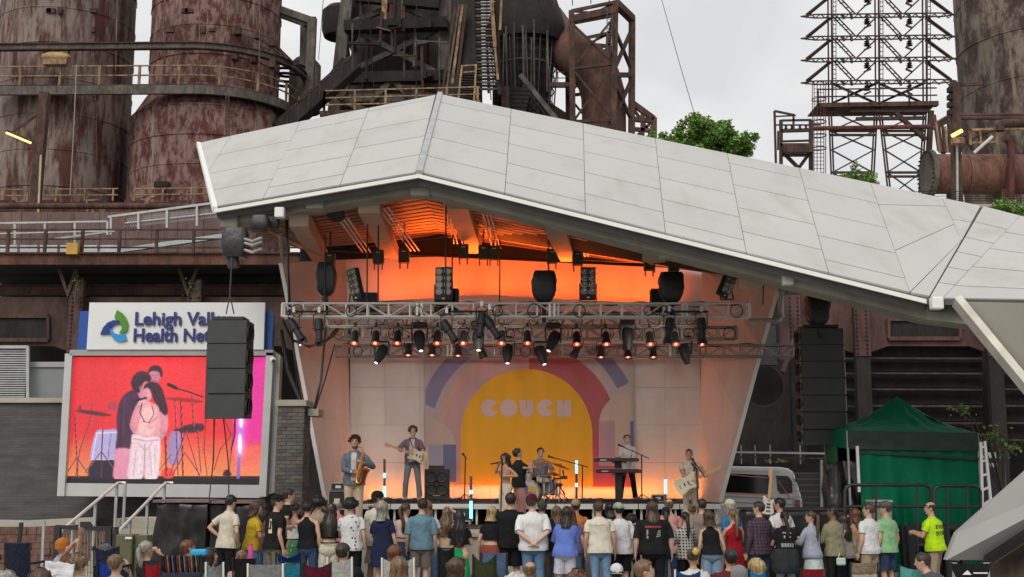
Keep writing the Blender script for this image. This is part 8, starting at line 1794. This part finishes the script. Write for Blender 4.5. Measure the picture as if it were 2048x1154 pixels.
tag_g = guitar('spare_guitar', 'pale guitar standing upright in front of the van', W(1536, 1012, 23.6), W(1542, 945, 23.6), (0, -1, .1), .75, (.60, .56, .48), M_MAPLE)
MB().bar(W(1538, 1024, 23.75), W(1538, 1000, 23.75), .04).build('stand', M_BLKM, tag_g)
# ------------------------------------------------------------------ seated audience
SG = 'seated audience in the foreground'
random.seed(51)
def SY(Y): return min(17.2, Y + (Y - 10.8) * .8)
def sitter(label, u, v, Y, turn=0, **k):
    Y = SY(Y); z = W(u, v, Y).z; H = k.pop('H', 1.70)
    return P_(label, u, v, Y, turn, z0=z - .755 * H + .0, sit=True, H=H, group=SG, legs=True, **{**dict(pose='lap', lean=R(-8)), **k})
sitter('seated person at the left edge with dark hair and navy jacket', 0, 1096, 14, -20, hair=('short', 'dark'), top=('long', NAVY), skin='b')
sitter('nearest grey-haired head at the lower left corner', 22, 1130, 11, 0, hair=('bob', 'grey'), top=('tee', (.05, .08, .10)), sex='f')
sitter('nearest brown-haired head beside the grey one', 97, 1127, 11.4, 0, hair=('wavy', 'brown', 1.45), top=('tee', (.05, .05, .06)), sex='f')
sitter('seated person in an orange beanie raising a phone with both hands', 138, 1071, 16, -28, hair=None, hat=('beanie', (.42, .15, .03)), top=('tee', (.36, .42, .48)), tgt={1: W(165, 1053, 16.75), -1: W(178, 1052, 16.75), 10: (.3, 1, -.4), -10: (-1, .4, -.6)}, skin='a', pose='up')
sitter('seated person with a brown cap behind the cream shirt', 140, 1104, 14.4, 0, hair=('short', 'brown'), hat=('beanie', (.14, .07, .045)), top=('tee', (.4, .1, .12)))
sitter('seated person with light brown curly hair and cream shirt', 171, 1102, 13.6, -10, hair=('curly', 'lbrown'), top=('tee', (.56, .50, .42)), sex='f')
sitter('seated person in a grey cap taking a picture', 225, 1083, 16.2, -20, hair=('short', 'grey'), hat=('cap', (.11, .11, .11)), top=('tee', (.06, .06, .07)), pose='phone')
sitter('seated person with thinning grey-brown hair and light blue shirt', 240, 1100, 13.4, -12, hair=('short', 'lbrown'), top=('long', (.17, .32, .52)), bw=1.12)
sitter('seated person with a grey ponytail in black on a red chair', 304, 1074, 14.6, -20, hair=('pony', 'grey', 1.38), top=('tee', (.025, .022, .025)), sex='f', pose='face')
sitter('seated person with red-brown hair and green jacket by the stack', 391, 1072, 16.2, -25, hair=('short', 'auburn'), top=('long', (.06, .08, .04)))
sitter('seated person with dark hair and teal shirt looking right', 433, 1089, 14.4, -30, hair=('bob', 'dark'), top=('tee', (.05, .26, .28), 'print', (.4, .5, .5)), sex='f', head=(-45, 0), face=True)
sitter('seated person with a shaved head and pink bottle', 487, 1092, 14.8, -15, hair=('buzz', 'lbrown'), top=('tee', (.5, .32, .26)), skin='a')
sitter('seated person with short dark hair and black jacket on a pale chair', 693, 1078, 13.6, -8, hair=('short', 'dark'), top=('long', (.015, .014, .017)), bw=1.15)
sitter('seated person with dark red-brown hair behind the cream chair', 793, 1083, 15.4, -8, hair=('bob', 'auburn'), top=('tee', (.3, .28, .25)), sex='f')
sitter('seated person with long light brown hair before the cream chair', 795, 1104, 12.8, -6, hair=('long', 'lbrown', 1.22), top=('tee', (.10, .09, .05)), sex='f', bw=1.0)
sitter('seated person in a periwinkle t-shirt looking right', 926, 1107, 12.8, -25, hair=('long', 'brown', 1.45), top=('tee', (.16, .24, .52)), sex='f', head=(-40, 0), face=True)
sitter('seated person with a bare tan head left of centre', 1060, 1115, 14, 0, hair=('balding', 'lbrown'), top=('tee', (.16, .03, .04)), skin='b')
sitter('nearest seated person with tousled grey-blonde hair', 1036, 1134, 11.4, 0, hair=('wavy', 'white', 1.5), top=('tee', (.2, .2, .22)), sex='f')
sitter('seated person with curly auburn hair', 1148, 1133, 12.6, 0, hair=('curly', 'auburn'), top=('tee', (.2, .2, .22)), sex='f')
sitter('seated person in a white cap', 1229, 1122, 14.6, 0, hair=('short', 'black'), hat=('cap', (.62, .62, .62), True), top=('tee', (.12, .18, .35)))
sitter('seated person with grey-blond hair and glasses turned right', 1302, 1110, 12.0, -48, hair=('short', 'lbrown'), top=('tee', (.3, .08, .07)), head=(-30, 0), face=True, skin='e')
sitter('seated person in a white leaf-print shirt with a yellow hair clip', 1387, 1089, 14.0, -5, hair=('bun', 'brown'), top=('tee', (.62, .60, .54), 'print', (.10, .12, .06)), sex='f', bw=1.25)
sitter('seated person with black hair and maroon t-shirt', 1452, 1089, 13.4, 5, hair=('short', 'black'), top=('tee', (.11, .018, .022)), bw=1.12, skin='b')
sitter('seated person in a grey beanie', 1473, 1124, 12.0, 0, hair=None, hat=('beanie', (.20, .20, .20)), top=('tee', (.12, .12, .13)))
sitter('seated person with blonde hair on a blue chair', 1503, 1109, 13.2, 0, hair=('bob', 'blond'), top=('tee', (.5, .5, .5)), sex='f')
sitter('seated head just showing before the dark jacket', 1546, 1147, 11.6, 0, hair=('short', 'brown'), top=('tee', (.1, .08, .08)))
sitter('seated head just showing before the turquoise chair', 1842, 1149, 11.6, 0, hair=('short', 'dark'), top=('tee', (.1, .1, .1)))
sitter('seated person in a grey t-shirt leaning forward at the right', 1890, 1090, 13.6, 62, hair=('short', 'dark'), hat=None, top=('tee', (.075, .08, .10)), lean=R(28), head=(5, -15), bw=1.15, skin='a')
ph = thing('mobile_phone', 'dark phone held up by the person in the orange beanie', 'phone', W(171, 1050, 16.6)); o = MB().box(W(171, 1049, 16.6), (.15, .01, .075)).build('case', M_BLKM, ph); MB().box(W(171, 1049, 16.592), (.14, .004, .066)).build('screen', mat('phone_glass', (.03, .03, .04), .1), ph)
cupo = thing('drink_cup', 'clear plastic cup of amber beer held in the crowd', 'cup', W(573, 1043, 22.8)); MB().lathe([(.033, 0), (.042, .12), (.040, .12), (.031, .0)], W(573, 1045, 22.8), 16).build('cup', mat('clear_plastic', (.6, .55, .5), .2), cupo, True); MB().lathe([(0, .002), (.036, .002), (.041, .085), (0, .085)], W(573, 1045, 22.8), 16).build('beer', mat('beer', (.45, .2, .03), .2), cupo, True)
pb_ = thing('water_bottle', 'pink water bottle beside the shaved head', 'bottle', W(501, 1120, 14.7)); MB().lathe([(0, 0), (.035, 0), (.036, .14), (.025, .17), (.0, .17)], W(501, 1117, 16.6), 16).build('bottle', mat('pink_bottle', (.62, .06, .30), .4), pb_, True); MB().lathe([(.026, .17), (.026, .2), (0, .2)], W(501, 1117, 16.6), 12).build('cap', mat('pink_bottle', 0), pb_, True)
hb = thing('hand_bag', 'small pale mint handbag hanging in the crowd', 'bag', W(1682, 1125, 19.4)); o = MB().box(W(1682, 1123, 21.6), (.16, .07, .13)).build('bag', mat('mint_leather', (.45, .58, .47), .5), hb); bv = o.modifiers.new('bevel', 'BEVEL'); bv.width = .02; MB().tube([W(1677, 1115, 21.6), W(1690, 1060, 21.9)], .006, 6).build('strap', M_WHITE, hb)
bb_ = thing('blue_cushion', 'bright blue cushion on the arm of a chair', 'cushion', W(396, 1105, 15.4)); o = MB().box(W(398, 1105, 16.6), (.22, .12, .09)).build('cushion', mat('bright_blue', (.02, .35, .62), .6), bb_); bv = o.modifiers.new('bevel', 'BEVEL'); bv.width = .03; bv.segments = 3
clp = tag(MB().ball(W(1391, 1103, 16.1), (.04, .03, .05), 10, 6).build('hair_clip', mat('yellow_clip', (.55, .42, .08), .4)), 'yellow hair clip on the person in the leaf-print shirt', 'hair clip')
# ------------------------------------------------------------------ camp chairs
def chair(label, u0, u1, v, Y, col, frame=None, low=None, stripes=None, sag_=.05, logo=False):
    Y = SY(Y) - .28; A, B = W(u0, v, Y), W(u1, v, Y); B.z = A.z; w_ = B.x - A.x; c = (A + B) / 2; zs = A.z - .52; g0 = gz(Y); fr_ = frame or M_BLKM
    t = thing('camp_chair', label, 'folding chair', (c.x, Y + .25, g0), 'folding chairs in the foreground')
    def sheet(x0, x1, z0, z1, m, name, y0=0, sg=sag_, parent=t):
        V = []; Fc = []; n = 10
        for i in range(n + 1):
            for j in range(n + 1):
                f, g_ = i / n, j / n; V.append(Vector((lerp(x0, x1, f), Y + y0 + .10 * (1 - g_) - .05 * math.sin(PI * f) + .006 * noise.noise(Vector((f * 6, g_ * 6, u0))), lerp(z0, z1, g_) - sg * math.sin(PI * f) * g_ ** 2)))
        for i in range(n):
            for j in range(n): a = i * (n + 1) + j; Fc.append((a, a + n + 1, a + n + 2, a + 1))
        return MB().add(V, Fc).build(name, m, parent, True)
    x0, x1 = A.x + .012, B.x - .012
    if stripes:
        k = len(stripes)
        for i, cs in enumerate(stripes): sheet(lerp(x0, x1, i / k), lerp(x0, x1, (i + 1) / k), A.z - .2, A.z, fabric(cs), 'stripe', sg=0)
        sheet(x0, x1, zs, A.z - .2, fabric(low), 'back_panel', sg=0)
    elif low: sheet(x0, x1, A.z - .14, A.z, fabric(col), 'head_panel'); sheet(x0, x1, zs, A.z - .14, fabric(low), 'back_panel', sg=sag_ * .6)
    else: sheet(x0, x1, zs, A.z, fabric(col), 'back_panel')
    MB().prism([Vector((x0, Y + .1, zs)), Vector((x1, Y + .1, zs)), Vector((x1, Y + .55, zs + .05)), Vector((x0, Y + .55, zs + .05))], (0, 0, .02)).build('seat', fabric(low or col), t)
    for x in (A.x, B.x):
        MB().tube([Vector((x, Y + .12, g0)), Vector((x, Y + .08, zs)), Vector((x, Y - .01, A.z + .01))], .012, 8).build('back_post', fr_, t, True)
        MB().tube([Vector((x, Y + .6, g0)), Vector((x, Y + .58, zs + .22))], .012, 8).build('front_leg', fr_, t, True); MB().box((x, Y + .33, zs + .235), (.06, .5, .025)).build('armrest', fabric(low or col), t)
    MB().tube([Vector((A.x, Y + .12, g0 + .03)), Vector((B.x, Y + .58, zs - .03))], .010, 6).build('cross_leg', fr_, t, True); MB().tube([Vector((B.x, Y + .12, g0 + .03)), Vector((A.x, Y + .58, zs - .03))], .010, 6).build('cross_leg', fr_, t, True)
    if logo:
        MB().add([Vector((c.x - .12, Y - .045, A.z - .12)), Vector((c.x - .02, Y - .05, A.z - .12)), Vector((c.x - .06, Y - .05, A.z - .07)), Vector((c.x - .085, Y - .05, A.z - .085))], [(0, 1, 2, 3)]).build('mountain_logo', M_WHITE, t); MB().box((c.x + .08, Y - .055, A.z - .10), (.16, .003, .014)).build('logo_bar', M_WHITE, t)
        for s in (0, 1): MB().box((lerp(x0, x1, s) + (.03 if s == 0 else -.03), Y + .02, A.z - .12), (.07, .012, .26)).build('grey_edge', fabric((.35, .36, .36)), t)
chair('navy empty folding chair with a high back at the far left', 10, 60, 1086, 15, (.02, .025, .045), sag_=.0)
chair('navy folding chair beside the grey cap', 188, 238, 1093, 15.6, (.022, .026, .05)); chair('bright blue folding chair behind the light blue shirt', 196, 236, 1120, 14.6, (.015, .04, .25))
chair('red folding chair under the grey ponytail', 287, 322, 1124, 13.9, (.28, .015, .02)); chair('folding chair with a multi-coloured striped headrest', 322, 402, 1111, 13, (.04, .05, .08), low=(.04, .055, .09), stripes=[(.05, .05, .08), (.3, .03, .05), (.45, .36, .22), (.03, .03, .04), (.3, .26, .28), (.05, .03, .12), (.3, .08, .06), (.45, .38, .25), (.03, .03, .05), (.4, .36, .3), (.12, .05, .18), (.4, .1, .08), (.45, .38, .24), (.04, .04, .05), (.4, .3, .2), (.05, .05, .09)])
chair('grey folding chair with a white frame under the teal shirt', 412, 447, 1126, 13, (.20, .21, .21), M_WHITE); chair('black folding chair under the shaved head', 466, 512, 1117, 14, BLK, sag_=.0)
chair('wide grey folding chair with a white frame', 496, 566, 1129, 12.6, (.21, .215, .21), M_WHITE, sag_=0); chair('two-tone blue folding chair, empty', 552, 602, 1105, 14.6, (.02, .06, .28), low=(.03, .19, .30), sag_=.07)
chair('maroon folding chair with a red side', 606, 662, 1126, 12.8, (.10, .012, .025)); chair('pale grey folding chair under the black jacket', 655, 704, 1116, 13.0, (.45, .45, .42), M_WHITE); chair('cream folding chair behind long light brown hair', 764, 828, 1117, 13.4, (.46, .45, .41), M_WHITE)
chair('black covered folding chair before the green skirt', 876, 908, 1094, 16, (.016, .016, .017)); chair('dark green sagging folding chair, empty', 946, 992, 1110, 14, (.045, .055, .022), sag_=.1); chair('denim blue folding chair behind the dark green one', 962, 1014, 1106, 15, (.09, .14, .24), sag_=.0)
chair('royal blue folding chair with a white rim', 1350, 1403, 1141, 13.2, (.02, .06, .22), M_WHITE); chair('light blue folding chair under the blonde hair', 1497, 1534, 1139, 12.4, (.03, .20, .48)); chair('dark red folding chair before the pale skirt', 1601, 1650, 1138, 14, (.20, .012, .02), sag_=.0)
chair('cream folding chair with brown pictures on its headrest', 1701, 1755, 1126, 13.6, (.40, .33, .22), low=(.44, .40, .31), sag_=.0); chair('turquoise sagging folding chair, empty', 1798, 1858, 1131, 14, (.12, .42, .38), sag_=.05); chair('black folding chair with grey edges and a white logo', 1902, 1982, 1127, 12.6, (.018, .018, .02), sag_=0, logo=True)
wj = thing('white_jacket', 'white and black jacket thrown over a chair back', 'jacket', W(118, 1128, 13.4))
V = []; Fc = []; n = 12
for i in range(n + 1):
    for j in range(n + 1): f, g_ = i / n, j / n; V.append(W(lerp(92, 150, f), lerp(1122 + 6 * f, 1160, g_), 14.4) + Vector((0, -.08 * g_ + .03 * noise.noise(Vector((f * 5, g_ * 4, 1))), .03 * noise.noise(Vector((f * 5, 3, 1))))))
for i in range(n):
    for j in range(n): a = i * (n + 1) + j; Fc.append((a, a + n + 1, a + n + 2, a + 1))
o = MB().add(V, Fc).build('cloth', fabric((.58, .57, .58)), wj, True); sd_ = o.modifiers.new('solid', 'SOLIDIFY'); sd_.thickness = .015
